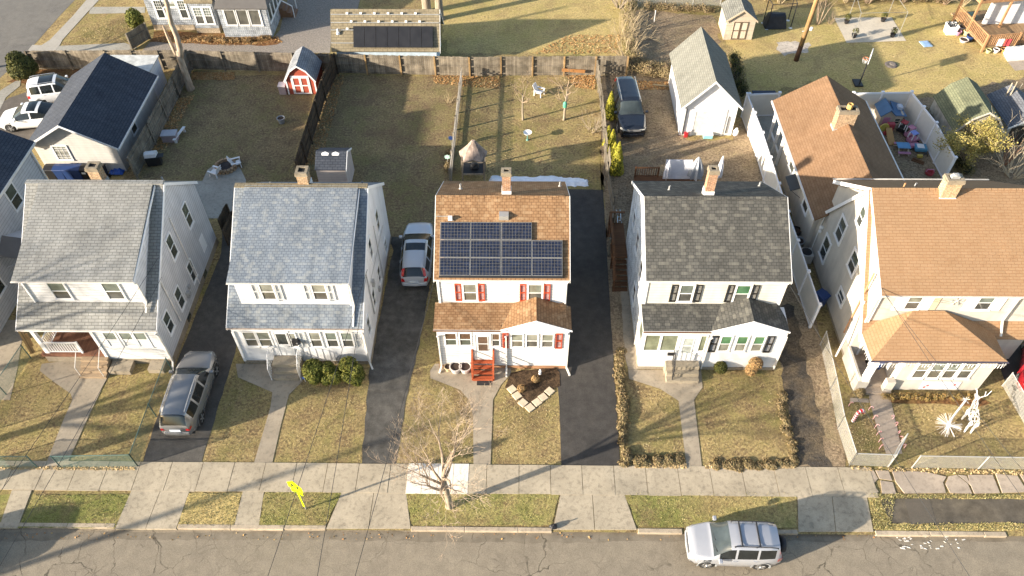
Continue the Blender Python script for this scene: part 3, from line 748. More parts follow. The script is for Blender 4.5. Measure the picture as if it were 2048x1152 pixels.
downspout(H2, [(x1-.05, 23.6, 3.0), (x1-.02, 23.7, 2.6), (x1-.02, 23.7, .3), (x1+.15, 23.4, .06)])
SH_G = paint('grey_shutter', (.55, .56, .55, 1), .6); SH_R = paint('red_shutter', (.42, .07, .03, 1), .5); SH_K = paint('black_shutter', (.028, .026, .024, 1), .5)
for a, w_ in ((-12.6, .6), (-10.08, .62)):
    window(H2, Wd, a, 4.22, w_, 1.12); shutter(H2, Wd, a-.42, 4.2, .3, 1.16, SH_G); shutter(H2, Wd, a+w_+.11, 4.2, .3, 1.16, SH_G)
for a, w_ in ((-13.9, .55), (-13.2, .58), (-10.58, .5), (-9.76, .5), (-8.98, .5)): window(H2, Wp, a, 1.52, w_, 1.14, cas=.08)
for a in (-11.12, -8.33): shutter(H2, Wp, a, 1.46, .33, 1.24, SH_G)
window(H2, Wp, -11.62, 1.5, .3, 1.1, cas=.06, lo=G_LO[0])
DOORW = paint('white_door', (.74, .74, .73, 1), .4, var=.05)
house_door(H2, Wp, -12.36, .76, .66, 1.9, DOORW, G_DK, .5, .95, .08, rail=False)
for y, z, h, w_ in ((30.22, 3.2, 1.4, .6), (27.78, 3.62, 1.3, .55), (31.0, .75, .85, .5), (28.45, .95, 1.2, .5), (26.5, 1.2, 1.25, .5), (24.55, 1.35, 1.15, .5)): window(H2, Ws, y, z, w_, h, cas=.07, up=G_DK2, lo=G_LO[1])
b = MB(); b.tube([(x1+.05, 29.4, 4.6), (x1+.05, 29.4, .4)], .02, 6); b.tube([(x1+.05, 26.2, 4.6), (x1+.05, 26.2, 1.2)], .03, 6); b.tube([(x1+.03, 26.2, 3.2), (x1+.03, 31.5, 2.6)], .012, 5); build_each(b, 'conduit', LEADM, H2)
b = MB(); Ws.box(b, 26.95, 27.2, 2.5, 2.9, 0, .14); Ws.box(b, 28.0, 28.2, .9, 1.2, 0, .1); build_each(b, 'electric_meter', LEADM, H2)
chimney(H2, -11.3, -10.76, 29.75, 30.3, 6.6, 7.85, BRK2, base=.55)
pipe(H2, -13.2, 30.9, 6.0, .3); pipe(H2, -8.6, 31.9, 5.2, .3)
b = MB(); b.box(-12.75, -11.35, 23.2, 23.78, 0, .72); b.box(-12.7, -11.4, 22.95, 23.2, 0, .46); b.box(-12.7, -11.4, 22.7, 22.95, 0, .22); b.build('steps', C_STEP, H2)
for X in (-12.8, -11.3):
    b = MB()
    pp = [(X, 23.75, 1.6), (X, 23.2, 1.6), (X, 22.7, 1.0), (X, 22.7, .05)]
    b.tube(pp, .022, 6); b.tube([(X, 23.75, .72), (X, 23.75, 1.6)], .022, 6)
    for i in range(1, 6):
        y = 23.75-.14*i; b.tube([(X, y, .72), (X, y, 1.6)], .012, 4)
    for i in range(1, 5):
        y = 23.2-.1*i; b.tube([(X, y, .6-.1*i), (X, y, 1.6-.12*i)], .012, 4)
    b.build('handrail', WHITE, H2)
b = MB(); b.box(-11.5, -11.2, 23.55, 23.78, 1.9, 2.2); b.lathe([(.1, 0), (.14, .12), (.02, .22)], (-11.2, 23.62, 1.95), 8); b.build('porch_lamp', BLACK, H2)

# ================================================================= gabled houses with a glazed front porch
def porch_house(root, x0, x1, rm, side, front, prz, eave=5.5, rz=7.68, re=(31.97, 5.5), yw=25.05):
    ey = yw-.22; ry = 28.4
    b = MB(); b.prism([(x0+.1, yw, 0), (x0+.1, yw, eave), (x0+.1, ry, rz-.1), (x0+.1, re[0]-.2, re[1]), (x0+.1, re[0]-.2, 0)], (x1-x0-.2, 0, 0)); b.build('wall', side, root)
    b = MB(); b.box(x0+.1, x1-.1, yw-.02, yw, 3.0, eave); b.build('front_wall', front, root)
    b = MB(); b.slab([(x0, ey, eave), (x1, ey, eave), (x1, ry, rz), (x0, ry, rz)], .1); b.slab([(x0, ry, rz), (x1, ry, rz), (x1, re[0], re[1]), (x0, re[0], re[1])], .1); b.build('roof', rm, root)
    b = MB()
    for k in range(int((x1-x0)/.3)):
        b.prism([(x0+.3*k, ry-.15, rz-.075+random.uniform(0, .006)), (x0+.3*k, ry, rz+.025), (x0+.3*k, ry+.15, rz-.075), (x0+.3*k, ry, rz)], (.28, 0, 0))
    b.build('ridge_cap', rm, root)
    b = MB()
    for X in (x0-.03, x1): b.prism([(X, ey, eave-.2), (X, ry, rz-.2), (X, re[0], re[1]-.2), (X, re[0], re[1]), (X, ry, rz), (X, ey, eave)], (.03, 0, 0))
    b.box(x0+.08, x0+.2, yw-.06, yw+.05, 2.9, eave-.1); b.box(x1-.2, x1-.08, yw-.06, yw+.05, 2.9, eave-.1)
    build_each(b, 'trim_board', WHITE, root)
    gutter(root, x0-.03, x1+.03, ey+.0, eave)

def porch_roof(root, x0, x1, gx0, gx1, gz, rm, ez=3.32, ey=23.5, yw=25.03, tz=3.58, gy=23.5):
    """lean-to roof with a small cross gable towards the right"""
    gm = (gx0+gx1)/2
    s = (tz-ez)/(yw-ey)
    b = MB(); b.slab([(x0, ey, ez), (gx0+.02, ey, ez), (gx0+.02, yw, tz), (x0, yw, tz)], .08)
    b.slab([(gx0+.02, ey+.3, ez+.3*s), (gx1-.25, ey+.3, ez+.3*s), (gx1-.25, yw, tz), (gx0+.02, yw, tz)], .08)
    yb = yw-.003
    b.slab([(gx0, gy, ez), (gm, gy, gz), (gm, yb, gz), (gx0, yb, ez)], .08); b.slab([(gm, gy, gz), (gx1, gy, ez), (gx1, yb, ez), (gm, yb, gz)], .08)
    b.build('porch_roof', rm, root)
    b = MB(); y = gy+.06
    b.prism([(gx0+.12, y, ez-.25), (gx1-.12, y, ez-.25), (gx1-.12, y, ez-.03), (gm, y, gz-.11), (gx0+.12, y, ez-.03)], (0, .12, 0)); b.build('porch_gable', WHITE, root)
    b = MB(); y = gy-.03
    b.prism([(gx0-.03, y, ez-.1), (gx0-.03, y, ez+.01), (gm, y, gz+.01), (gx1+.03, y, ez+.01), (gx1+.03, y, ez-.1), (gm, y, gz-.1)], (0, .03, 0)); b.box(x0, gx0, ey-.02, ey+.02, ez-.1, ez-.01)
    build_each(b, 'porch_trim', WHITE, root)

# ---- middle house: tan roof, solar panels, red shutters
H3 = thing('house', 'white house with tan roof, solar panels and red shutters, in the middle of the row', 'house', (-.9, 28, 0))
x0, x1 = -4.18, 2.34
porch_house(H3, x0, x1, RF3, SID_WS, SID_W, 0)
Wm = Wall((0, 25.03, 0), FR); Wp = Wall((0, 23.62, 0), FR)
b = MB(); b.prism([(-4.16, 23.62, 0), (-4.16, 23.62, 3.23), (-4.16, 25.0, 3.4), (-4.16, 25.0, 0)], (6.5, 0, 0)); b.build('porch_wall', SID_W, H3)
b = MB(); b.box(-4.2, 2.38, 23.58, 31.8, -.1, .2); b.build('foundation', paint('foundation_red', (.36, .19, .1, 1), .9), H3)
porch_roof(H3, -4.28, 2.3, -.98, 2.5, 4.06, RF3)
gutter(H3, -4.3, -.98, 23.48, 3.31, BROWNT)
downspout(H3, [(-4.12, 23.4, 2.9), (-4.1, 23.56, 2.7), (-4.1, 23.56, .2), (-4.2, 23.2, .06)]); downspout(H3, [(-.75, 23.4, 2.9), (-.73, 23.55, 2.7), (-.73, 23.55, .15), (-.73, 23.0, .06)])
downspout(H3, [(2.42, 24.0, 2.9), (2.38, 23.56, 2.7), (2.38, 23.56, .15), (2.55, 23.1, .05)]); downspout(H3, [(2.3, 24.85, 5.4), (2.2, 24.98, 5.1), (2.2, 24.98, 3.6)])
for a, w_ in ((-2.8, .6), (.38, .63)):
    window(H3, Wm, a, 3.78, w_, 1.2); shutter(H3, Wm, a-.44, 3.74, .32, 1.27, SH_R); shutter(H3, Wm, a+w_+.11, 3.74, .32, 1.27, SH_R)
for a, w_ in ((-3.74, .52), (-3.02, .52)): window(H3, Wp, a, 1.95, w_, .96, cas=.07, up=G_BR, lo=G_DK2)
house_door(H3, Wp, -2.26, .75, .74, 2.1, DOORW, G_BR, .36, .92, .13)
window(H3, Wp, -1.4, 1.9, .33, 1.0, cas=.06, up=G_BR, lo=G_DK)
shutter(H3, Wp, -.9, 1.74, .3, 1.2, SH_R); shutter(H3, Wp, 1.74, 1.72, .34, 1.22, SH_R)
for a in (-.43, .31, 1.08): window(H3, Wp, a, 1.84, .52, 1.02, cas=.07)
chimney(H3, -.95, -.53, 28.72, 29.1, 7.2, 8.8, BRK, base=.5)
b = MB(); b.box(-1.08, -.62, 27.35, 27.7, 6.95, 7.3); b.build('roof_vent', paint('vent_metal', (.5, .49, .46, 1), .4, .5), H3)
pipe(H3, -3.1, 29.9, 6.8, .3); pipe(H3, 2.0, 30.7, 6.3, .3)
s3 = (7.68-5.5)/(28.4-24.83)
cell = solar('solar_cells', (.011, .016, .034, 1), (.13, .12, .1, 1), g=.08); ALU = paint('aluminium', (.7, .7, .68, 1), .35, .6)
nrm = Vector((0, -s3, 1)).normalized()
rows = [27.24, 26.49, 25.74, 24.99]; cols = [-3.93, -2.45, -.97, .51, 1.99]
for r in range(3):
    for c in range(3 if r == 0 else 4):
        pz = lambda x, y: Vector((x, y, 5.5+(y-24.83)*s3))+nrm*.13
        A, B_, C_, D_ = pz(cols[c]+.012, rows[r+1]+.01), pz(cols[c+1]-.012, rows[r+1]+.01), pz(cols[c+1]-.012, rows[r]-.01), pz(cols[c]+.012, rows[r]-.01)
        b = MB(); b.slab([A, B_, C_, D_], .04); fr = b.build('solar_panel', paint('panel_frame', (.42, .41, .38, 1), .4, .4), H3)
        e = .016; q = [A+Vector((e, 0, 0))+(D_-A).normalized()*e, B_+Vector((-e, 0, 0))+(C_-B_).normalized()*e, C_+Vector((-e, 0, 0))-(C_-B_).normalized()*e, D_+Vector((e, 0, 0))-(D_-A).normalized()*e]
        b = MB(); b.slab([p+nrm*.004 for p in q], .003); b.build('solar_cells', cell, fr)
b = MB(); b.slab([pz(-3.93, 24.9)-nrm*.02, pz(1.99, 24.9)-nrm*.02, pz(1.99, 24.99)-nrm*.01, pz(-3.93, 24.99)-nrm*.01], .06)
for x in cols[:-1]:
    for y in (26.9, 26.1, 25.3): b.box(x+.3, x+.36, y-.3, y+.3, pz(0, y).z-.12, pz(0, y).z-.06) if False else None
b.build('panel_skirt', BLACK, H3)
b = MB(); b.obox(pz(-3.45, 27.36)-nrm*.12, (.2, 0, 0), (0, .16, 0), (0, 0, .2)); b.build('junction_box', WHITE, H3)
b = MB(); b.tube([pz(-4.15, 27.5)-nrm*.08, pz(-3.5, 27.5)-nrm*.08, pz(-3.3, 27.3)-nrm*.08], .015, 5); build_each(b, 'conduit', LEADM, H3)
REDW = wood('red_stain_deck', (.42, .1, .04, 1), (.33, .075, .03, 1), .14, 1, .15)
b = MB()
for i in range(4): b.box(-2.44, -1.4, 23.6-.21*(i+1), 23.6-.21*i, .72-.18*i-.06, .72-.18*i)
for X in (-2.44, -1.43): b.prism([(X, 23.6, .35), (X, 23.6, .68), (X, 22.76, .1), (X, 22.76, -.0)], (.04, 0, 0))
b.box(-2.44, -1.4, 22.75, 22.79, 0, .14)
b.build('steps', REDW, H3)
for X in (-2.46, -1.38):
    b = MB(); b.bar((X, 23.55, .5), (X, 23.55, 1.62), .08); b.bar((X, 22.82, 0), (X, 22.82, .95), .08); b.bar((X, 23.6, 1.6), (X, 22.78, .92), .09, .04); b.bar((X, 23.6, 1.1), (X, 22.78, .42), .04, .06)
    b.build('handrail', REDW, H3)

# ---- dark roof house
H4 = thing('house', 'white house with charcoal roof and black shutters, concrete steps to its porch', 'house', (9.5, 28, 0))
x0, x1 = 5.98, 12.92
porch_house(H4, x0, x1, RF4, SHK_W, SID_C, 0, re=(32.1, 5.45))
Wm = Wall((0, 25.03, 0), FR); Wp = Wall((0, 23.62, 0), FR)
b = MB(); b.prism([(6.1, 23.62, 0), (6.1, 23.62, 3.23), (6.1, 25.0, 3.4), (6.1, 25.0, 0)], (7.02, 0, 0)); b.build('porch_wall', SID_WS, H4)
b = MB(); b.box(6.06, 13.14, 23.58, 32.0, -.1, .2); b.build('foundation', FOUND, H4)
porch_roof(H4, 6.0, 12.9, 9.3, 13.1, 4.12, RF4, tz=3.6)
gutter(H4, 5.98, 9.3, 23.48, 3.31, BROWNT)
downspout(H4, [(9.4, 23.4, 2.9), (9.35, 23.55, 2.7), (9.35, 23.55, .15)]); downspout(H4, [(12.85, 24.85, 5.4), (12.8, 24.98, 5.1), (12.8, 24.98, 3.6)]); downspout(H4, [(13.05, 23.5, 2.9), (13.1, 23.56, 2.7), (13.1, 23.56, .15)])
downspout(H4, [(6.05, 24.9, 5.4), (6.04, 25.06, 5.1), (6.04, 25.06, .2)])
for a, w_ in ((7.78, .6), (10.5, .63)):
    window(H4, Wm, a, 3.8, w_, 1.2, up=G_GRN if a > 9 else G_UP[1]); shutter(H4, Wm, a-.46, 3.76, .33, 1.27, SH_K); shutter(H4, Wm, a+w_+.12, 3.76, .33, 1.27, SH_K)
window(H4, Wp, 6.2, 1.62, .7, 1.25, cas=.05, up=G_BLIND, rail=False); window(H4, Wp, 7.02, 1.62, .76, 1.25, cas=.05, up=G_BLIND, rail=False)
house_door(H4, Wp, 7.95, .8, .82, 2.02, DOORW, glass('door_lace', (.4, .43, .4, 1), stripes=.1), .32, .9, .17)
window(H4, Wp, 8.93, 1.6, .27, 1.24, cas=.05, up=G_BLIND, rail=False)
shutter(H4, Wp, 9.46, 1.52, .34, 1.32, SH_K); shutter(H4, Wp, 12.22, 1.5, .34, 1.34, SH_K)
for a in (9.95, 10.75, 11.58): window(H4, Wp, a, 1.62, .48, 1.18, cas=.08, up=G_GRN, lo=G_UP[2])
Wl = Wall((6.08, 0, 0), LF)
for y, z, h in ((-26.9, 3.6, 1.3), (-28.9, 3.7, 1.2), (-27.6, 1.1, 1.2), (-30.6, 3.8, .9)): window(H4, Wl, y, z, .62, h, cas=.07, up=G_DK, lo=G_DK)
window(H4, Wall((6.1, 0, 0), LF), -24.8, 1.62, .95, 1.25, cas=.05, up=G_BLIND, rail=False)
chimney(H4, 8.99, 9.42, 28.75, 29.15, 7.2, 8.95, BRK, base=.5)
pipe(H4, 7.5, 29.9, 6.75, .3); pipe(H4, 12.4, 30.9, 6.15, .3)
b = MB(); b.box(7.42, 9.12, 23.2, 23.58, 0, .76); b.box(7.46, 9.1, 22.95, 23.2, 0, .51); b.box(7.46, 9.1, 22.7, 22.95, 0, .26); b.build('steps', C_STEP, H4)
b = MB(); X = 7.75
b.tube([(X, 23.55, 1.7), (X, 23.2, 1.7), (X, 22.75, 1.15), (X, 22.75, .2)], .022, 6); b.tube([(X, 23.55, 1.3), (X, 23.2, 1.3), (X, 22.75, .75)], .016, 5)
for y, z0, z1 in [(23.5, .76, 1.7), (23.4, .76, 1.7), (23.3, .76, 1.7), (23.2, .76, 1.7), (23.1, .5, 1.58), (23.0, .5, 1.46), (22.9, .26, 1.34), (22.82, .26, 1.24)]: b.tube([(X, y, z0), (X, y, z1)], .012, 4)
b.build('handrail', BLACK, H4)
b = MB(); Wp.box(b, 7.45, 7.78, 1.3, 1.5, 0, .12); b.build('mailbox', BLACK, H4)
# side deck and stairs at the back corner
CEDAR = wood('brown_deck', (.17, .085, .04, 1), (.13, .06, .03, 1), .14, 1, .2)
b = MB(); b.box(5.15, 6.05, 30.6, 33.4, .95, 1.05)
for i in range(6): b.box(5.2, 6.02, 30.6-.28*(i+1), 30.6-.28*i, .85-.16*i-.05, .85-.16*i)
for p in ((5.2, 33.3), (5.2, 30.7), (5.2, 28.95)): b.bar((*p, 0), (*p, 1.95 if p[1] > 30 else .95), .1)
b.bar((5.2, 33.35, 1.95), (5.2, 30.65, 1.95), .14, .05); b.bar((5.2, 30.65, 1.95), (5.2, 28.9, .95), .14, .05); b.bar((5.2, 33.35, 1.95), (6.05, 33.35, 1.95), .14, .05)
for i in range(18): b.bar((5.2, 30.75+.15*i, 1.0), (5.2, 30.75+.15*i, 1.95), .035)
for i in range(5): b.bar((5.3+.15*i, 33.35, 1.0), (5.3+.15*i, 33.35, 1.95), .035)
b.build('side_deck', CEDAR, H4)

# ---- beige house at the right: light brown roof, hipped porch, rear wing
H5 = thing('house', 'beige house with light brown roof and hipped front porch, longest house with a rear wing', 'house', (20.5, 28, 0))
x0, x1 = 17.0, 25.6
rd = (28.78, 7.88); fe = (23.75, 2.5); re = (32.63, 2.42)
b = MB(); b.prism([(x0, 24.4, 0), (x0, 24.4, plane_z(rd, fe, 24.4)-.16), (x0, rd[0], rd[1]-.16), (x0, 32.4, plane_z(rd, re, 32.4)-.16), (x0, 32.4, 0)], (x1-x0, 0, 0)); b.build('wall', SID_B, H5)
b = MB(); b.prism([(17.12, 24.38, 3.0), (17.12, 24.38, 5.25), (17.12, 28.6, 7.55), (17.12, 28.6, 7.2)], (x1-17.12, 0, 0)); b.build('dormer_wall', SID_B, H5); b = MB(); b.prism([(17.3, 32.42, 2.5), (17.3, 32.42, 4.9), (17.3, 28.9, 7.5), (17.3, 28.9, 7.0)], (x1-17.3, 0, 0)); b.build('dormer_wall', SID_B, H5)
b = MB(); b.slab([(x0-.1, fe[0], fe[1]), (x1, fe[0], fe[1]), (x1, rd[0], rd[1]), (x0-.1, rd[0], rd[1])], .1)
b.slab([(x0-.1, rd[0], rd[1]), (x1, rd[0], rd[1]), (x1, re[0], re[1]), (x0-.1, re[0], re[1])], .1); b.build('roof', RF5, H5)
b = MB(); b.slab([(17.02, 24.1, 5.36), (x1, 24.1, 5.36), (x1, rd[0], 7.93), (17.02, rd[0], 7.93)], .1); b.slab([(17.15, rd[0], 7.93), (x1, rd[0], 7.93), (x1, 32.75, 5.0), (17.15, 32.75, 5.0)], .1); b.build('dormer_roof', RF5, H5)
b = MB()
for k in range(28): b.prism([(17.1+.3*k, rd[0]-.15, 7.86), (17.1+.3*k, rd[0], 7.97), (17.1+.3*k, rd[0]+.15, 7.84)], (.28, 0, 0))
b.build('ridge_cap', RF5, H5)
b = MB(); X = x0-.14
b.prism([(X, fe[0], fe[1]-.26), (X, rd[0], rd[1]-.28), (X, re[0], re[1]-.3), (X, re[0], re[1]), (X, rd[0], rd[1]+.02), (X, fe[0], fe[1])], (.05, 0, 0))
b.prism([(17.0, 24.1, 5.16), (17.0, rd[0], 7.7), (17.0, rd[0], 7.9), (17.0, 24.1, 5.36)], (.03, 0, 0)); b.prism([(17.1, rd[0], 7.7), (17.1, 32.75, 4.75), (17.1, 32.75, 5.0), (17.1, rd[0], 7.92)], (.05, 0, 0))
b.box(17.08, 17.22, 24.3, 24.42, 3.1, 5.2)
build_each(b, 'trim_board', WHITE, H5)
gutter(H5, 16.98, x1, 24.1, 5.36); gutter(H5, 17.1, x1, 32.9, 5.0)
downspout(H5, [(17.12, 24.15, 5.2), (17.05, 24.32, 4.9), (17.05, 24.32, 3.1)])
downspout(H5, [(23.7, 24.2, 5.2), (23.7, 24.3, 4.9), (23.7, 24.3, 3.3), (23.7, 23.8, 2.7)])
Wm = Wall((0, 24.38, 0), FR); Wl = Wall((x0, 0, 0), LF)
for a, w_ in ((18.58, .62), (21.95, .68)):
    window(H5, Wm, a, 4.1, w_, 1.02, cas=.1)
    b = MB(); Wm.box(b, a-.58, a-.14, 4.0, 5.15, .0, .04); Wm.box(b, a+w_+.14, a+w_+.58, 4.0, 5.15, 0, .04); build_each(b, 'shutter', WHITE, H5)
b = MB(); Wm.box(b, 19.8, 20.1, 4.05, 5.1, 0, .03); b.build('wall_panel', paint('tan_panel', (.6, .5, .34, 1)), H5)
for y, z, w_, h in ((-28.75, 5.75, .55, 1.1), (-30.15, 3.45, .75, 1.3), (-30.9, 1.2, .75, 1.4), (-27.75, 3.55, .75, 1.15), (-27.4, 1.5, .7, .6)): window(H5, Wl, y, z, w_, h, cas=.13, up=G_DK2, lo=G_DK)
b = MB(); b.tube([(x0-.08, 25.3, 1.0), (x0-.08, 25.3, 5.6)], .04, 6); b.tube([(x0-.05, 26.2, 4.6), (x0-.05, 25.4, 4.3), (x0-.05, 25.2, 4.0)], .02, 5); b.build('service_mast', paint('mast_rust', (.4, .22, .12, 1)), H5)
b = MB(); b.tube([(x0-.04, 31.9, 3.3), (x0-.04, 31.9, .2)], .03, 6); b.ball((x0-.12, 31.6, 2.5), .13, 8); b.ball((x0-.12, 31.6, 2.2), .11, 8); build_each(b, 'flood_light', WHITE, H5)
b = MB(); b.tube([(x0-.05, 25.0, 3.9), (x0-.6, 24.2, .4)], .05, 6); b.build('downspout', WHITE, H5)
c5 = chimney(H5, 20.25, 21.0, 28.35, 28.85, 7.3, 8.75, brick('tan_brick', (.5, .34, .17, 1), (.4, .24, .11, 1), (.55, .47, .34, 1)), base=.42)
b = MB(); b.box(20.42, 20.82, 28.5, 28.72, 8.78, 8.92); b.ball((20.62, 28.6, 8.95), (.2, .16, .07), 8, lump=.15); b.build('chimney_cowl', LEADM, c5)
pipe(H5, 18.8, 29.2, 7.45, .45, .04, paint('copper_pipe', (.45, .25, .12, 1))); pipe(H5, 19.6, 29.6, 7.2, .35)
# hipped porch
E0, E1, EY, EZ = 16.92, 23.42, 22.27, 2.7; K0, K1, KZ, KYY = 19.05, 20.55, 4.05, 24.3
b = MB()
def tri(p): b.slab(p, .07)
A, B_, C_, D_ = (E0, EY, EZ), (E1, EY, EZ), (E1, 24.36, EZ), (E0, 24.36, EZ); K, L_ = (K0, KYY, KZ), (K1, KYY, KZ)
tri([A, B_, L_, K]); tri([B_, C_, (K1, 24.36, KZ), L_]) if False else tri([B_, C_, L_]); tri([D_, A, K])
b.build('porch_roof', RF5, H5)
b = MB(); n = 9
for p, q in ((A, B_), (A, D_), (B_, C_)):
    p, q = Vector(p), Vector(q); b.bar(p-Z3*.085, q-Z3*.085, .04, .1)
b.build('porch_fascia', WHITE, H5)
gutter(H5, E0-.05, E1+.05, EY-.02, EZ, paint('dark_gutter', (.1, .09, .13, 1)))
b = MB(); b.box(18.72, 23.2, 22.42, 24.4, 0, 2.55); b.build('porch_wall', SID_B, H5)
Wp = Wall((0, 22.42, 0), FR)
for a in (19.44, 20.17, 20.9, 21.65): window(H5, Wp, a, 1.1, .56, 1.3, cas=.1)
b = MB(); b.box(16.98, 18.72, 22.5, 24.4, 0, .35); b.box(17.3, 18.72, 22.1, 22.5, 0, .17); b.build('porch_floor', C_PINK, H5)
b = MB(); b.box(16.9, 17.02, 22.45, 24.4, 0, 1.05); b.box(16.92, 17.5, 22.35, 22.47, 0, 1.0); b.box(18.3, 18.72, 22.2, 22.5, 0, .95); build_each(b, 'porch_parapet', SID_B, H5)
b = MB(); b.bar((17.22, 22.4, .9), (17.22, 22.4, 2.6), .28); b.build('porch_post', WHITE, H5)
house_door(H5, Wall((0, 24.4, 0), FR), 17.6, .35, .8, 2.0, paint('tan_door', (.5, .42, .3, 1)), G_DK)
b = MB(); b.box(x0-.02, 16.9+.1, 24.4, 32.4, -.1, .15); b.build('foundation', FOUND, H5)
# rear wing
wx0, wx1, wr = 16.72, 22.0, 19.25
b = MB(); b.box(wx0, wx1, 32.4, 39.7, 0, 3.05); b.box(wx0+3, wx1, 39.7, 42.5, 0, 3.05); b.prism([(wx0, 32.4, 3.05), (wx1, 32.4, 3.05), (wr, 32.4, 4.85)], (0, 10.1, 0)); b.build('wing_wall', SID_B, H5)
b = MB(); b.slab([(16.3, 31.6, 3.1), (wr, 31.6, 5.0), (wr, 42.75, 5.0), (16.3, 42.75, 3.1)], .1); b.slab([(wr, 30.5, 5.0), (22.3, 30.5, 3.1), (22.3, 42.75, 3.1), (wr, 42.75, 5.0)], .1); b.slab([(wr-1.2, 30.4, 4.25), (wr, 30.4, 5.0), (wr, 31.6, 5.0), (wr-1.2, 31.6, 4.25)], .1)
b.build('wing_roof', RF5_DIM, H5)
b = MB(); b.box(16.22, 16.3, 31.6, 42.75, 2.98, 3.1); b.box(22.3, 22.38, 32.6, 42.75, 2.98, 3.1); build_each(b, 'gutter', GUTTER, H5)
b = MB()
for y in (42.5, 41.2, 40.0): b.bar((16.7, y, 0), (16.7, y, 3.0), .16)
b.bar((16.7, 40, .8), (16.7, 42.5, .8), .1); build_each(b, 'carport_post', WHITE, H5)
Wv = Wall((wx0, 0, 0), LF)
for y, z, w_, h in ((-34.4, 1.6, .8, 1.2), (-38.0, 1.6, .9, 1.2)): window(H5, Wv, y, z, w_, h, cas=.13, up=G_DK2, lo=G_DK)
b = MB(); b.slab([(15.95, 35.0, 2.2), (16.7, 35.0, 2.5), (16.7, 36.3, 2.5), (15.95, 36.3, 2.2)], .05); b.tube([(16.0, 35.05, 2.2), (16.7, 35.05, 1.6)], .015, 5); b.tube([(16.0, 36.25, 2.2), (16.7, 36.25, 1.6)], .015, 5); b.build('door_awning', paint('dark_awning', (.05, .055, .06, 1)), H5)
c6 = chimney(H5, 18.5, 19.6, 37.75, 38.3, 4.3, 5.85, BRK2)
b = MB(); b.lathe([(.17, 0), (.17, .3), (.12, .3), (.12, .1)], (19.1, 38.05, 5.9), 8); b.build('chimney_pot', paint('clay_pot', (.55, .35, .12, 1)), c6)
# ================================================================= other buildings
def gshed(name, label, cat, x0, x1, y0, y1, ez, rz, wm, rm, tm=WHITE, axis='y', ov=.18, rx=None, group=None, z0=0):
    """gabled box; ridge along axis"""
    t = thing(name, label, cat, ((x0+x1)/2, (y0+y1)/2, 0), 0, group)
    b = MB()
    if axis == 'y':
        rx = rx or (x0+x1)/2
        b.prism([(x0, y0, 0), (x1, y0, 0), (x1, y0, ez-.06), (rx, y0, rz-.1), (x0, y0, ez-.06)], (0, y1-y0, 0)); b.build('wall', wm, t)
        s = (rz-ez)/(rx-x0); s2 = (rz-ez)/(x1-rx)
        b = MB(); b.slab([(x0-ov, y0-ov, ez-s*ov), (rx, y0-ov, rz), (rx, y1+ov, rz), (x0-ov, y1+ov, ez-s*ov)], .07)
        b.slab([(rx, y0-ov, rz), (x1+ov, y0-ov, ez-s2*ov), (x1+ov, y1+ov, ez-s2*ov), (rx, y1+ov, rz)], .07); b.build('roof', rm, t)
        b = MB()
        b.prism([(x0-ov-.02, y0-ov-.03, ez-s*ov-.14), (x0-ov-.02, y0-ov-.03, ez-s*ov+.01), (rx, y0-ov-.03, rz+.01), (x1+ov+.02, y0-ov-.03, ez-s2*ov+.01), (x1+ov+.02, y0-ov-.03, ez-s2*ov-.14), (rx, y0-ov-.03, rz-.15)], (0, .03, 0))
        b.build('rake_board', tm, t)
    else:
        ry = (y0+y1)/2
        b.prism([(x0, y0, 0), (x0, y1, 0), (x0, y1, ez-.06), (x0, ry, rz-.1), (x0, y0, ez-.06)], (x1-x0, 0, 0)); b.build('wall', wm, t)
        s = (rz-ez)/(ry-y0)
        b = MB(); b.slab([(x0-ov, y0-ov, ez-s*ov), (x1+ov, y0-ov, ez-s*ov), (x1+ov, ry, rz), (x0-ov, ry, rz)], .07)
        b.slab([(x0-ov, ry, rz), (x1+ov, ry, rz), (x1+ov, y1+ov, ez-s*ov), (x0-ov, y1+ov, ez-s*ov)], .07); b.build('roof', rm, t)
        b = MB(); X = x1+ov
        b.prism([(X, y0-ov, ez-s*ov-.12), (X, y0-ov, ez-s*ov), (X, ry, rz), (X, y1+ov, ez-s*ov), (X, y1+ov, ez-s*ov-.12), (X, ry, rz-.13)], (.03, 0, 0)); b.build('rake_board', tm, t)
    return t
SID_GAR = siding('pale_garage_siding', (.62, .6, .56, 1), .14, dark=.78)
SID_PALE = siding('pale_plain_siding', (.72, .74, .78, 1), .2, dark=.8)
# navy roofed garage
gar = gshed('garage', 'long garage with navy shingle roof and cream gable wall above a row of bins', 'garage', -31.1, -25.9, 39.1, 46.3, 2.45, 4.0, SID_GAR, RF6, rx=-28.5, ov=.42)
window(gar, Wall((0, 39.1, 0), FR), -29.9, 1.0, .85, 1.05, grid=3, gridlow=True, up=G_UP[2], lo=G_DK2, rail=False)
window(gar, Wall((-25.9, 0, 0), RT), 41.6, 1.0, .7, 1.1, grid=3, up=G_DK2, lo=G_DK)
b = MB(); b.box(-30.0, -26.3, 46.3, 49.2, 0, 2.1); b.build('rear_extension', SID_PALE, gar)
b = MB(); b.box(-30.1, -26.2, 46.1, 49.3, 2.1, 2.2); b.build('extension_roof', paint('pale_roofing', (.55, .56, .54, 1), .8, var=.3), gar)
b = MB(); b.box(-25.48, -25.4, 38.7, 46.7, 2.1, 2.2); b.build('gutter', GUTTER, gar)
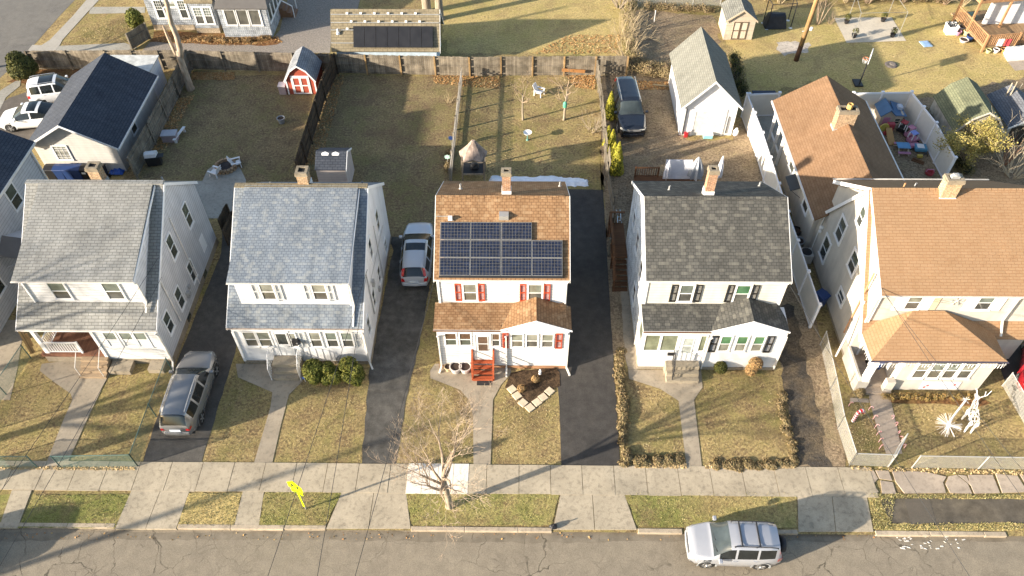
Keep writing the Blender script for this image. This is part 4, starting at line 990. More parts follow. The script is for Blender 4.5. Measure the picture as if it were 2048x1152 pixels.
# white gabled garage
wg = gshed('garage', 'white gabled garage with sage grey roof beside the parked black van', 'garage', 10.75, 14.3, 43.1, 49.2, 2.6, 4.45, paint('white_garage_wall', (.78, .78, .77, 1), .6, var=.1), RF7, rx=12.42, ov=.25)
Wg = Wall((0, 43.1, 0), FR)
b = MB(); Wg.box(b, 11.45, 11.6, 0, 2.15, 0, .05); Wg.box(b, 13.5, 13.65, 0, 2.15, 0, .05); Wg.box(b, 11.6, 13.5, 2.0, 2.15, 0, .048); b.build('door_frame', WHITE, wg)
b = MB()
for i in range(4): Wg.box(b, 11.61, 13.49, .02+.49*i, .495+.49*i, 0, .03)
b.build('garage_door', paint('garage_door_paint', (.62, .62, .60, 1), .5, var=.2), wg)
b = MB(); b.tube([(10.9, 42.85, 2.35), (10.95, 43.05, 2.2), (10.95, 43.05, .1)], .04, 6); b.build('downspout', BLACK, wg)
b = MB(); b.tube([(13.85, 43.05, 1.6), (13.85, 43.05, .2)], .03, 6); b.build('conduit', BLACK, wg)
# left neighbour
lh = thing('house', 'white house with navy roof cut by the left edge, grey awning over its side door', 'house', (-31, 28, 0))
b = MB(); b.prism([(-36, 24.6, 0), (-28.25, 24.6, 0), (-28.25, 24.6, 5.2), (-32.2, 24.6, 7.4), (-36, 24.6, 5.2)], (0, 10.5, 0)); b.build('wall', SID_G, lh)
b = MB(); b.slab([(-32.2, 24.4, 7.6), (-27.95, 24.4, 5.35), (-27.95, 35.4, 5.35), (-32.2, 35.4, 7.6)], .1); b.slab([(-36.3, 24.4, 5.35), (-32.2, 24.4, 7.6), (-32.2, 35.4, 7.6), (-36.3, 35.4, 5.35)], .1); b.build('roof', RF6, lh)
b = MB(); b.box(-28.03, -27.9, 24.4, 35.4, 5.2, 5.34); b.build('gutter', GUTTER, lh)
b = MB(); b.bar((-28.18, 35.0, 5.2), (-28.18, 35.0, .2), .09); b.build('downspout', GUTTER, lh)
Wh = Wall((-28.25, 0, 0), RT)
for y, z in ((31.6, 3.5), (27.0, 1.4)): window(lh, Wh, y, z, .8, 1.35, up=G_DK2, lo=G_DK)
b = MB(); b.slab([(-28.25, 28.6, 3.0), (-27.0, 28.6, 2.75), (-27.0, 29.7, 3.2), (-28.25, 29.7, 3.45)], .05); b.build('awning', paint('awning_top', (.17, .16, .15, 1), .6), lh)
b = MB(); b.slab([(-28.2, 29.72, 3.4), (-27.0, 29.72, 3.2), (-26.9, 30.9, 2.65), (-28.2, 30.9, 2.65)], .04)
for x in (-26.95,): b.tube([(x, 30.85, 2.6), (-28.2, 30.85, 2.0)], .02, 5); b.tube([(x, 28.65, 2.7), (-28.2, 28.65, 2.0)], .02, 5)
b.build('awning', siding('awning_slats', (.62, .63, .66, 1), .12, dark=.55), lh)
# shingled house at the top
ts = thing('house', 'grey blue shingled house with white framed glazed porch at the top left', 'house', (-24.5, 58, 0))
b = MB(); b.box(-29.5, -23.5, 56.4, 62, .45, 5.6); b.box(-25.9, -24.05, 55.9, 56.4, .45, 2.5); b.build('wall', SHK_B, ts)
b = MB(); b.box(-29.52, -23.48, 56.38, 62, -.1, .45); b.box(-25.9, -24.05, 55.9, 56.38, -.1, .45); b.build('foundation', brick('field_stone', (.42, .33, .22, 1), (.34, .26, .17, 1), (.5, .42, .32, 1)), ts)
b = MB(); b.prism([(-29.9, 56.0, 5.5), (-29.9, 62.4, 5.5), (-29.9, 59.2, 8.2)], (6.7, 0, 0)); b.build('roof', RF8, ts)
b = MB(); b.slab([(-26.1, 55.7, 2.65), (-23.9, 55.7, 2.65), (-23.9, 56.45, 3.9), (-26.1, 56.45, 3.9)], .1); b.build('bay_roof', RF8, ts)
b = MB(); b.box(-23.5, -19.75, 55.3, 59.5, 0, 2.55); b.build('porch_wall', SHK_B, ts)
b = MB(); b.slab([(-23.6, 55.0, 2.62), (-19.5, 55.0, 2.62), (-20.3, 57.5, 3.6), (-23.6, 57.5, 3.6)], .1); b.slab([(-19.5, 55.0, 2.62), (-19.5, 59.8, 2.62), (-20.3, 57.5, 3.6)], .1); b.build('porch_roof', paint('dark_porch_roof', (.13, .12, .11, 1), .8), ts)
Wt = Wall((0, 56.4, 0), FR); Wb = Wall((0, 55.9, 0), FR); Wq = Wall((0, 55.3, 0), FR); Wr = Wall((-19.75, 0, 0), RT)
for a in (-28.75, -26.9): window(ts, Wt, a, 1.05, .5, 1.45, grid=3, up=G_DK2, lo=G_DK, cas=.14)
window(ts, Wt, -28.1, 2.0, .95, .45, grid=4, gridlow=False, rail=False, up=G_UP[0], cas=.12)
for a in (-25.6, -24.85): window(ts, Wb, a, .85, .55, 1.35, grid=3, lo=G_LO[1], up=G_UP[1], cas=.11)
for a in (-23.0, -22.05, -21.1): window(ts, Wq, a, 1.1, .75, 1.25, lo=G_LO[0], cas=.13, rail=False, up=G_LO[0])
for a in (55.6, 56.5, 57.4, 58.3): window(ts, Wr, a, 1.1, .7, 1.25, rail=False, up=G_DK2, cas=.1)
b = MB(); b.tube([(-23.62, 55.9, 5.4), (-23.62, 55.9, .2)], .05, 6); b.build('downspout', GUTTER, ts)
b = MB()
for i in range(4): b.box(-19.75+.3*i, -19.45+.3*i, 58.3, 59.4, 0, .8-.2*i)
b.build('side_steps', BROWNT, ts)
b = MB(); b.tube([(-19.7, 58.3, 1.7), (-18.6, 58.3, 1.0), (-18.6, 58.3, 0)], .05, 5); b.tube([(-19.7, 59.4, 1.7), (-18.6, 59.4, 1.0), (-18.6, 59.4, 0)], .05, 5); build_each(b, 'handrail', WHITE, ts)
# barn with flat black collectors on its roof
sb = gshed('barn', 'low barn with sand coloured roof, metal rails and black solar collectors behind the back fence', 'barn', -13.75, -6.35, 50.95, 54.3, 2.0, 3.95, paint('barn_pale_blue', (.5, .6, .68, 1), .7, var=.2), RF8, axis='x', ov=.3)
sp = lambda x, f, up=.0: Vector((x, 50.65+(52.625-50.65)*f, 1.83+(3.95-1.83)*f)) + Vector((0, -.73, .68))*up
PANB = paint('black_collector', (.022, .022, .024, 1), .35, var=.3, scale=2)
for i in range(7):
    xa = -12.38+.835*i
    b = MB(); b.slab([sp(xa+.012, .05, .09), sp(xa+.823, .05, .09), sp(xa+.823, .57, .09), sp(xa+.012, .57, .09)], .05); b.build('solar_panel', PANB, sb)
for f, xe in ((.86, -6.1), (.66, -6.1), (.48, -12.35), (.16, -12.35)):
    b = MB(); b.bar(sp(-14.0, f, .07), sp(xe, f, .07), .05, .05); b.build('mounting_rail', ALU, sb)
for f, xs_ in ((.88, [-12.8+1.0*i for i in range(6)]), (.68, [-12.5+1.0*i for i in range(6)]), (.5, [-12.8])):
    for x in xs_:
        b = MB(); b.obox(sp(x, f, .06), (.17, 0, 0), (0, .12, .1), (0, -.05, .06)); b.build('microinverter', paint('light_box', (.7, .7, .68, 1), .5), sb)
b = MB(); b.lathe([(.06, -.1), (.06, .3)], sp(-13.5, .42), 8); b.lathe([(.15, -.1), (.12, .05)], sp(-13.5, .42), 8); b.build('vent_pipe', WHITE, sb)
# red gambrel shed
def gambrel(name, label, x0, x1, y0, y1, wm, rm, tm, ez=1.35, kz=2.05, rz=2.45, k=.22, ov=.12):
    t = thing(name, label, 'shed', ((x0+x1)/2, (y0+y1)/2, 0)); w_ = x1-x0; m = (x0+x1)/2
    pr = [(x0, ez), (x0+w_*k, kz), (m, rz), (x1-w_*k, kz), (x1, ez)]
    b = MB(); b.prism([(x0, y0, 0), (x1, y0, 0)]+[(x, y0, z-.05) for x, z in reversed(pr)], (0, y1-y0, 0)); b.build('wall', wm, t)
    po = [(x0-ov, ez-.18)]+pr[1:-1]+[(x1+ov, ez-.18)]
    b = MB()
    for (xa, za), (xb, zb) in zip(po, po[1:]): b.slab([(xa, y0-ov, za), (xb, y0-ov, zb), (xb, y1+ov, zb), (xa, y1+ov, za)], .05)
    b.build('roof', rm, t)
    b = MB(); Y = y0-ov-.025
    b.prism([(x, Y, z+.005) for x, z in po]+[(x*.94+m*.06, Y, z-.12) for x, z in reversed(po)], (0, .025, 0)); b.build('rake_board', tm, t)
    return t
REDB = siding('red_barn_boards', (.40, .085, .05, 1), .3, dark=.9)
bs = gambrel('shed', 'small red barn shed with white trimmed double doors', -16.95, -14.85, 47.7, 50.0, REDB, shingle('roof_shed_grey', (.34, .35, .36, 1), (.28, .29, .31, 1), (.15, .16, .18, 1), .3, .15), WHITE)
Wx = Wall((0, 47.7, 0), FR)
for a in (-16.45, -15.88):
    b = MB(); Wx.box(b, a, a+.55, .06, 1.45, 0, .02); d = b.build('door', REDB, bs)
    b = MB()
    for q in ((a, a+.07, .06, 1.45), (a+.48, a+.55, .06, 1.45), (a+.07, a+.48, .06, .15), (a+.07, a+.48, .72, .8), (a+.07, a+.48, 1.37, 1.45)): Wx.box(b, *q, .02, .045)
    b.build('door_trim', WHITE, d)
b = MB(); Wx.box(b, -16.55, -15.23, 1.47, 1.56, 0, .04)
for a in (-16.55, -15.31): Wx.box(b, a, a+.08, .06, 1.47, 0, .04)
b.build('door_frame', WHITE, bs)
b = MB(); Wx.box(b, -16.97, -16.87, 0, 1.3, 0, .03); Wx.box(b, -14.93, -14.83, 0, 1.3, 0, .03); build_each(b, 'corner_board', WHITE, bs)
# resin shed with two roof lights
ds = gshed('shed', 'pink beige shed with dark roof and two round skylights behind the blue grey roofed house', 'shed', -12.78, -10.95, 37.2, 39.3, 1.85, 2.45, siding('pinkish_siding', (.58, .5, .46, 1), .2, dark=.8), RF6, axis='x', ov=.06)
for x in (-12.25, -11.6):
    b = MB(); b.slab([(x-.2, 37.98, 2.3), (x+.2, 37.98, 2.3), (x+.24, 38.12, 2.375), (x, 38.2, 2.43), (x-.24, 38.12, 2.375)], .06); b.build('skylight', WHITE, ds)
# tan shed
tn = gshed('shed', 'tan shed with brown framed double doors at the top of the yards', 'shed', 15.75, 17.95, 55.1, 57.5, 1.75, 2.6, siding('tan_siding', (.56, .47, .36, 1), .4, dark=.85), shingle('roof_grey_green', (.25, .25, .22, 1), (.2, .2, .18, 1), (.1, .1, .09, 1), .3, .15), paint('tan_trim', (.5, .4, .29, 1)), ov=.12)
Wx = Wall((0, 55.1, 0), FR)
for a in (16.3, 16.87):
    b = MB(); Wx.box(b, a, a+.55, .06, 1.55, 0, .02); d = b.build('door', paint('tan_door2', (.6, .51, .4, 1)), tn)
    b = MB()
    for q in ((a, a+.06, .06, 1.55), (a+.49, a+.55, .06, 1.55), (a+.06, a+.49, .06, .14), (a+.06, a+.49, .78, .84), (a+.06, a+.49, 1.48, 1.55)): Wx.box(b, *q, .02, .045)
    b.build('door_trim', paint('brown_trim', (.12, .085, .055, 1)), d)
# green roofed shed and its grey neighbour
gp = at(1905, 275); gx = gp.x
gs = gambrel('shed', 'weathered shed with mossy green gambrel roof behind the yellow leaved shrub', 28.3, 31.4, 41.6, 45.3, paint('weathered_wall', (.42, .39, .34, 1), .9, var=.45, scale=2), RF9, paint('faded_trim', (.6, .55, .47, 1)), ez=1.75, kz=2.65, rz=3.15)
b = MB(); b.box(29.0, 30.5, 41.56, 41.6, .1, 1.9); b.build('door', paint('grey_door', (.4, .38, .36, 1), var=.3), gs)
b = MB(); b.box(29.0, 30.5, 41.53, 41.56, 1.0, 1.08); b.box(29.7, 29.78, 41.53, 41.56, .1, 1.0); b.build('door_brace', WHITE, gs)
sg = gshed('shed', 'small grey shed open at the front, right of the green roofed shed', 'shed', 32.0, 34.4, 42.0, 45.4, 1.75, 2.5, paint('cream_wall', (.55, .48, .38, 1), .9, var=.3), RF10, ov=.15)
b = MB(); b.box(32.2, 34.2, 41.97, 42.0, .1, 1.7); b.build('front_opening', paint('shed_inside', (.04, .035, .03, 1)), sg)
b = MB(); b.box(33.8, 34.3, 41.9, 41.96, 0, 1.75); b.build('door', paint('cream_wall', (.55, .48, .38, 1)), sg)
# timber deck house at the top right
OR = wood('orange_timber', (.46, .26, .13, 1), (.36, .2, .1, 1), .12, 0, .2)
dh = thing('deck', 'two storey orange timber deck against a white wall at the top right', 'deck', at(1990, 100))
o_ = at(1962, 104); ux = (at(2060, 96)-o_).normalized(); uy = Vector((-ux.y, ux.x, 0)); 
Dp = lambda a, y, z: Vector((o_.x, o_.y, 0))+ux*a+uy*y+Z3*z
b = MB(); b.prism([Dp(0, 0, .35), Dp(6, 0, .35), Dp(6, 5, .35), Dp(0, 5, .35)], (0, 0, .12)); b.build('floor', wood('deck_floor', (.36, .24, .13, 1), (.28, .18, .1, 1), .14, 0, .2), dh)
b = MB(); b.prism([Dp(0, 0, 2.75), Dp(6, 0, 2.75), Dp(6, 1.4, 2.75), Dp(0, 1.4, 2.75)], (0, 0, .12)); b.prism([Dp(0, 2.0, 2.75), Dp(.8, 2.0, 2.75), Dp(.8, 5, 2.75), Dp(0, 5, 2.75)], (0, 0, .12)) if False else None; 
b = MB(); b.bar(Dp(0, 2.4, 2.8), Dp(6, 2.4, 2.8), .15, .2); b.bar(Dp(0, 2.4, 2.8), Dp(0, 6, 2.8), .15, .2); b.build('beam', OR, dh)
for a, y in ((0, 0), (0, 2.4), (0, 4.4), (2.6, 0), (2.6, 2.4)):
    b = MB(); b.bar(Dp(a, y, 0), Dp(a, y, 3.9 if y >= 2.4 else 1.45), .14); b.build('post', OR, dh)
for p, q, z in (((0, 0), (5, 0), .47), ((0, 0), (0, 4.4), .47), ((0, 2.4), (5, 2.4), 2.9), ((0, 2.4), (0, 6), 2.9)):
    b = MB(); railing(b, Dp(*p, 0), Dp(*q, 0), z, .92, .17, .05, post=False); b.build('railing', OR, dh)
b = MB(); b.prism([Dp(1.6, 3.0, .47), Dp(6, 2.6, .47), Dp(6, 2.8, .47), Dp(1.6, 3.2, .47)], (0, 0, 2.4)); b.build('house_wall', SID_WS, dh)
hp = at(2030, 120)
hb = thing('cellar_hatch', 'white sloping cellar hatch on a pink pad below the timber deck', 'hatch', hp)
b = MB(); b.prism([Dp(1.3, -1.5, .0), Dp(1.6, -.35, .0), Dp(1.6, -.35, .55), Dp(1.3, -1.5, .2)], ux*4.2); b.build('hatch_lid', paint('hatch_white', (.78, .76, .7, 1), .5), hb)

# ================================================================= fences
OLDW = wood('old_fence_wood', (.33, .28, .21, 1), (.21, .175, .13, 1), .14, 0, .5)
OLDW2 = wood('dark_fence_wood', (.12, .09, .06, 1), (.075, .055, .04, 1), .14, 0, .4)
GREYW = wood('grey_fence_wood', (.3, .26, .2, 1), (.2, .17, .13, 1), .12, 0, .4)
TANPOST = wood('tan_posts', (.42, .27, .12, 1), (.3, .2, .1, 1), .5, 0, .3)
def wood_fence(label, pts, h, m=OLDW, pm=None, bay=2.35, side=-1, rails=(.25, .85, 1.45), bw=.14, gap=.008, jit=.03, name='wooden_fence', lean=.0):
    P = [Vector((p[0], p[1], 0)) for p in pts]
    t = thing(name, label, 'fence', P[0].lerp(P[-1], .5))
    for p, q in zip(P, P[1:]):
        L = (q-p).length; d = (q-p)/L; nrm_ = Vector((-d.y, d.x, 0))*side; n = max(1, round(L/bay))
        for i in range(n):
            a, e = p.lerp(q, i/n), p.lerp(q, (i+1)/n); l = (e-a).length; b = MB(); k = max(1, int(l/(bw+gap)))
            ln = random.uniform(-lean, lean)
            for j in range(k):
                c0 = a+d*(j*l/k+gap/2); c1 = a+d*((j+1)*l/k-gap/2); hh = h+random.uniform(-jit, jit)
                b.prism([c0+Z3*.04, c1+Z3*.04, c1+Z3*hh+nrm_*ln, c0+Z3*(hh+random.uniform(-.01, .01))+nrm_*ln], nrm_*.02)
            for z in rails:
                if z < h: b.bar(a+Z3*z+nrm_*.055, e+Z3*z+nrm_*.055, .07, .09)
            b.build('board_panel', m, t)
            b = MB(); b.bar(a+nrm_*.075, a+nrm_*.075+Z3*(h+.03), .11); b.build('post', pm or m, t)
        b = MB(); b.bar(q+nrm_*.075, q+nrm_*.075+Z3*(h+.03), .11); b.build('post', pm or m, t)
    return t
A2 = lambda u, v: (at(u, v).x, at(u, v).y)
wood_fence('long weathered back fence with tan posts, from the middle yards to the brushy strip', [A2(668, 146), A2(940, 152), A2(1252, 150)], 1.62, OLDW, TANPOST)
wood_fence('weathered back fence behind the red barn shed', [A2(384, 139), A2(520, 142), A2(664, 145)], 1.62, OLDW, OLDW)
wood_fence('back fence behind the navy roofed garage, sun striped boards', [A2(70, 139), A2(225, 138), A2(380, 138)], 1.6, OLDW, OLDW)
wood_fence('plank side fence between the garage and the yard with the fire pit', [A2(384, 140), A2(357, 196), A2(310, 290), A2(273, 358)], 1.75, GREYW, GREYW, side=1)
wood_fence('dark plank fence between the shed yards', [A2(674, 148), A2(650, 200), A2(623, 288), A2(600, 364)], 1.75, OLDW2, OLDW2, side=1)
wood_fence('crooked thin picket fence beside the arborvitae', [A2(1194, 156), A2(1203, 215), A2(1209, 290), A2(1215, 360), A2(1227, 430), A2(1219, 512)], 1.45, GREYW, GREYW, side=-1, bw=.07, gap=.045, jit=.09, lean=.12)
wood_fence('low weathered picket fence throwing a striped shadow across the lawn', [A2(925, 163), A2(914, 260), A2(903, 366)], 1.15, wood('silver_pickets', (.5, .46, .4, 1), (.38, .34, .28, 1), .1, 0, .3), GREYW, side=-1, bw=.07, gap=.09, rails=(.2, .9), bay=2.2)
wood_fence('short plank gate fence at the corner of the shingled house', [A2(264, 100), A2(300, 78)], 1.4, GREYW, GREYW)
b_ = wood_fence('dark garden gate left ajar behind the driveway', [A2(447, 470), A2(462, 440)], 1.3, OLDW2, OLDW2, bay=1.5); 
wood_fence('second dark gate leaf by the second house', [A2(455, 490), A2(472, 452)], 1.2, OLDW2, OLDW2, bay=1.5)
VIN = paint('vinyl_white', (.80, .80, .82, 1), .4, var=.05); VIN2 = paint('vinyl_panel', (.66, .63, .57, 1), .45, var=.06)
def vinyl(label, pts, h=1.85, bay=2.3):
    P = [Vector((p[0], p[1], 0)) for p in pts]; t = thing('vinyl_fence', label, 'fence', P[0].lerp(P[-1], .5))
    for si, (p, q) in enumerate(zip(P, P[1:])):
        n = max(1, round((q-p).length/bay)); d = (q-p).normalized()
        for i in range(n+1):
            a = p.lerp(q, i/n)
            if i < n or si == len(P)-2:
                b = MB(); b.bar(a, a+Z3*(h+.08), .13); b.build('post', VIN, t)
                b = MB(); b.obox(a+Z3*(h+.08), (.19, 0, 0), (0, .19, 0), (0, 0, .03)); b.prism([a+Vector((x, y, h+.11)) for x, y in ((-.09, -.09), (.09, -.09), (.09, .09), (-.09, .09))], (0, 0, .04)); b.build('post_cap', VIN, t)
            if i < n:
                e = p.lerp(q, (i+1)/n); b = MB()
                b.bar(a+d*.07+Z3*(h/2+.03), e-d*.07+Z3*(h/2+.03), .03, h-.2); b.build('panel', VIN2, t)
                b = MB(); b.bar(a+d*.066+Z3*h, e-d*.066+Z3*h, .06, .12); b.bar(a+d*.066+Z3*.1, e-d*.066+Z3*.1, .06, .12); build_each(b, 'rail', VIN, t)
    return t
vinyl('white vinyl fence along the narrow side passage of the beige house', [A2(1483, 234), A2(1512, 312), A2(1560, 470), A2(1619, 655)])
vinyl('white vinyl fence end panel beside the dark covered tub', [A2(1487, 234), A2(1546, 232)])
vinyl('white vinyl fence around the play yard full of toys', [A2(1690, 232), A2(1803, 230), A2(1850, 292), A2(1886, 362)])
CLG = chainlink('green_chain_link', (.10, .20, .17, 1), .09, .2); CLS = chainlink('grey_chain_link', (.55, .54, .5, 1), .09, .22)
GPOST = paint('green_post', (.09, .16, .14, 1), .5); SPOST = paint('galvanised', (.6, .59, .56, 1), .4, .5)
def chain(label, runs, h, fm, pm, bay=2.6, name='chain_link_fence'):
    t = thing(name, label, 'fence', Vector((*runs[0][0], 0)))
    for pts in runs:
        P = [Vector((p[0], p[1], 0)) for p in pts]
        for p, q in zip(P, P[1:]):
            n = max(1, round((q-p).length/bay))
            b = MB(); b.face([p+Z3*.03, q+Z3*.03, q+Z3*h, p+Z3*h]); b.build('mesh', fm, t)
            b = MB(); b.tube([p+Z3*h, q+Z3*h], .022, 6); b.build('top_rail', pm, t)
            for i in range(n+1):
                a = p.lerp(q, i/n); b = MB(); b.tube([a, a+Z3*(h+.05)], .03, 6); b.build('post', pm, t)
    return t
chain('green chain link fence round the front lawn of the leftmost whole house', [[A2(-60, 936), A2(76, 936)], [A2(123, 936), A2(276, 933), A2(346, 742)], [A2(-40, 868), A2(62, 716)]], 1.12, CLG, GPOST)
chain('grey chain link fence at the dirt driveway corner', [[A2(1640, 690), A2(1660, 780), A2(1675, 858), A2(1698, 931), A2(1776, 934)]], 1.15, CLS, SPOST)
chain('grey chain link fence along the pavement at the lower right', [[A2(1823, 936), A2(2090, 940)]], 1.15, CLS, SPOST)
chain('grey chain link fence at the right edge beside the dark driveway', [[A2(2004, 772), A2(2080, 905)]], 1.15, CLS, SPOST)
g_ = A2(1776, 934); g2 = A2(1797, 893)
t = thing('gate', 'open chain link gate swung in over the pink path', 'gate', (*g_, 0))
b = MB(); p, q = Vector((*g_, 0)), Vector((*g2, 0)); b.face([p+Z3*.08, q+Z3*.08, q+Z3*1.15, p+Z3*1.15]); b.build('mesh', CLS, t)
b = MB(); b.tube([p, p+Z3*1.2, q+Z3*1.2, q+Z3*.08, p+Z3*.08], .025, 6); b.build('gate_frame', SPOST, t)
chain('thin wire fence behind the scrubby lot at the top', [[A2(1275, 14), A2(1440, 12)]], 1.1, CLS, SPOST)
# ================================================================= vehicles
TYRE = paint('tyre', (.018, .018, .018, 1), .8); RIM = paint('alloy_rim', (.5, .5, .5, 1), .35, .7); DARKP = paint('dark_plastic', (.03, .03, .032, 1), .6)
CARGL = glass('car_glass', (.014, .017, .018, 1), .08, coat=.0); CARGL2 = glass('windscreen', (.04, .05, .05, 1), .08, coat=.1)
HEADL = paint('headlamp', (.7, .68, .62, 1), .15, coat=.8, spec=.6); TAILL = paint('tail_lamp', (.45, .02, .02, 1), .2, coat=.8); AMBER = paint('amber_lamp', (.7, .3, .05, 1), .25, coat=.6)
PLATE = paint('number_plate', (.6, .65, .7, 1), .5)
def interp(tab, x):
    if x <= tab[0][0]: return tab[0][1]
    for (xa, ya), (xb, yb) in zip(tab, tab[1:]):
        if x <= xb: return ya+(yb-ya)*(x-xa)/(xb-xa)
    return tab[-1][1]
def make_car(label, loc, rz, body, L=4.4, Wd=1.8, top=None, belt=None, ws=(0, 0), rw=(0, 0), side=(0, 0), pillars=(), wheel=.34, wb=(-1.25, 1.3), rails=True, bars=0, sunroof=None,
             spare=False, tails='tall', group='parked cars', cat='car', grille=DARKP, name='parked_car', taper=.16, wroof=.72, rear_glass=True, mirror=None, lowtrim=None):
    """x forward; top = silhouette, belt = window sill line"""
    t = thing(name, label, cat, loc, rz, group)
    h = L/2; hw = Wd/2
    xs = sorted(set([round(-h+L*i/34, 3) for i in range(35)]+[ws[0], ws[1], rw[0], rw[1], side[0], side[1]]+[p for q in pillars for p in q]+[a for a, _ in top]))
    xs = [x for i, x in enumerate(xs) if i == 0 or x-xs[i-1] > .012]
    def half(x):
        k = abs(x)/h; return hw*(1-taper*k**5-.03*k*k)
    def ring(x):
        zt, zb = interp(top, x), interp(belt, x); zb = min(zb, zt-.05); w_ = half(x)
        up = max(0.0, min(1.0, (zt-zb)/.5)); z0 = .22 if abs(x) < h-.15 else .34
        wr = hw*(wroof*up+(1-up)*.86)*(w_/hw); wm = w_*(.965-.02*up)
        pts = [(w_*.9, z0), (w_*.985, z0+.12), (w_, .3*z0+.7*(zb*.72)), (w_*.985, zb-.06), (wm, zb), (wr+(wm-wr)*.12, zt-.10*up-.012), (wr*.93, zt-.02*(1+up)), (wr*.6, zt+.012), (0, zt+.022)]
        return [Vector((x, -a, z)) for a, z in pts] + [Vector((x, a, z)) for a, z in reversed(pts[:-1])]
    rings = [ring(x) for x in xs]; n = len(rings[0])
    parts = {k: MB() for k in ('body', 'windscreen', 'rear_window', 'side_window_l', 'side_window_r', 'sunroof')}
    idx = {}
    def cls(i, j):
        x = (xs[i]+xs[i+1])/2; zt, zb = interp(top, x), interp(belt, x); up = zt-zb
        arch = False
        if 5 <= j <= 10:
            if ws[0] < x < ws[1] and up > .03: return 'windscreen'
            if rear_glass and rw[0] < x < rw[1]: return 'rear_window'
            if sunroof and sunroof[0] < x < sunroof[1] and 6 <= j <= 9: return 'sunroof'
        if j in (4, 11) and side[0] < x < side[1] and up > .2 and not any(a < x < b_ for a, b_ in pillars): return 'side_window_l' if j == 11 else 'side_window_r'
        return 'body'
    for i in range(len(xs)-1):
        for j in range(n-1):
            c = cls(i, j); q = [rings[i][j], rings[i+1][j], rings[i+1][j+1], rings[i][j+1]]
            if c == 'body' and j in (0, 1, 2, n-2, n-3, n-4):
                m = sum(q, Vector())/4
                if any((m.x-w_)**2+(m.z-wheel)**2 < (wheel+.05)**2 for w_ in wb): continue
            parts[c].face(q)
    for rr in (rings[0], rings[-1]): parts['body'].face(rr)
    bo = parts['body'].build('body', body, t, local=True, weld=True, smooth=True)
    for k, m in (('windscreen', CARGL2), ('rear_window', CARGL), ('side_window_l', CARGL), ('side_window_r', CARGL), ('sunroof', CARGL)):
        if parts[k].f: parts[k].build('side_window' if 'side' in k else k, m, t, local=True, weld=True, smooth=True)
    b = MB(); b.box(-h+.15, h-.15, -hw+.2, hw-.2, .2, .5); b.build('underbody', DARKP, t, local=True)
    for w_ in wb:
        for s in (-1, 1):
            b = MB(); y = s*(half(w_)-.09)
            b.lathe([(wheel*.75, -.1), (wheel, -.08), (wheel, .08), (wheel*.78, .1)], (w_, y, wheel), 20, 'y'); tw = b.build('wheel', TYRE, t, local=True, smooth=False)
            b = MB(); b.lathe([(wheel*.68, 0), (wheel*.66, .012)], (w_, y+s*.095, wheel), 20, 'y', 0)
            for q in range(5):
                a = 2*math.pi*q/5; c = Vector((w_, y+s*.112, wheel)); d = Vector((math.cos(a), 0, math.sin(a)))
                b.bar(c, c+d*wheel*.62, .07, .012, up=(0, 1, 0), k=1)
            b.lathe([(wheel*.18, 0), (wheel*.15, .02)], (w_, y+s*.115, wheel), 10, 'y', 1); b.build('rim', [paint('rim_dark', (.12, .12, .12, 1), .4, .6), RIM], tw, local=True)
            b = MB(); m = 14; r0, r1 = wheel+.035, wheel+.1; yy = s*(half(w_)+.006)
            for q in range(m):
                a0, a1 = math.pi*(q/m*1.14-.07), math.pi*((q+1)/m*1.14-.07)
                f = lambda r, a, y_: Vector((w_+r*math.cos(a), y_, wheel+r*math.sin(a)))
                b.face([f(r0, a0, yy), f(r1, a0, yy), f(r1, a1, yy), f(r0, a1, yy)]); b.face([f(r0, a0, yy), f(r0, a1, yy), f(r0, a1, yy-s*.2), f(r0, a0, yy-s*.2)])
            b.build('wheel_arch', lowtrim or body, t, local=True)
    zf, zr_ = interp(top, h-.05), interp(top, -h+.05)
    for s in (-1, 1):
        b = MB(); xf = h-.16
        b.prism([(h-.01, s*half(h)*.45, zf-.20), (h-.02, s*half(h)*.93, zf-.2), (h-.3, s*(half(h-.3)+.006), zf-.16), (h-.3, s*(half(h-.3)-.01), zf-.02), (h-.03, s*half(h)*.88, zf-.04), (h-.0, s*half(h)*.45, zf-.06)], (.012, 0, .0)); b.build('headlight', HEADL, t, local=True)
        b = MB(); xr = -h; zt0 = interp(belt, -h+.1)
        z1 = min(zt0+.05, zr_-.02) if tails == 'tall' else zt0-.05
        b.prism([(xr-.012, s*half(-h)*.72, zt0-.30), (xr-.012, s*half(-h)*.99, zt0-.30), (xr+.16, s*(half(-h+.16)+.008), zt0-.24), (xr+.16, s*(half(-h+.16)+.006), z1-.06), (xr-.008, s*half(-h)*.97, z1-.08), (xr-.012, s*half(-h)*.80, z1-.08)], (.015, 0, 0))
        b.build('tail_light', TAILL, t, local=True)
        if tails == 'tall' and rw[1] > rw[0]:
            b = MB(); n = 5; st = []
            for q in range(n+1):
                x = rw[0]+.03+(rw[1]-rw[0]-.05)*q/n; y0 = half(x)*.93+(hw*wroof*.97-half(x)*.93)*(q/n)**.8; z = interp(top, x)
                st.append((Vector((x-.03, s*(y0-.15), z+.012)), Vector((x-.03, s*y0, z-.02))))
            for (a_, c_), (d_, e_) in zip(st, st[1:]): b.face([a_, c_, e_, d_])
            b.build('pillar_light', TAILL, t, local=True, weld=True)
        b = MB(); xm = (mirror if mirror is not None else ws[1]-.25) if ws[1] > ws[0] else 0
        zm = interp(belt, xm)
        b.obox((xm, s*(hw+.09), zm+.0), (.16, 0, 0), (0, .2, 0), (0, 0, .14)); b.build('wing_mirror', body, t, local=True, bevel=.03)
        for f in (.35, .72):
            xh = side[0]+(side[1]-side[0])*f; b = MB(); b.obox((xh, s*(half(xh)*.985+.012), interp(belt, xh)-.13), (.18, 0, 0), (0, .03, 0), (0, 0, .035)); b.build('door_handle', body, t, local=True)
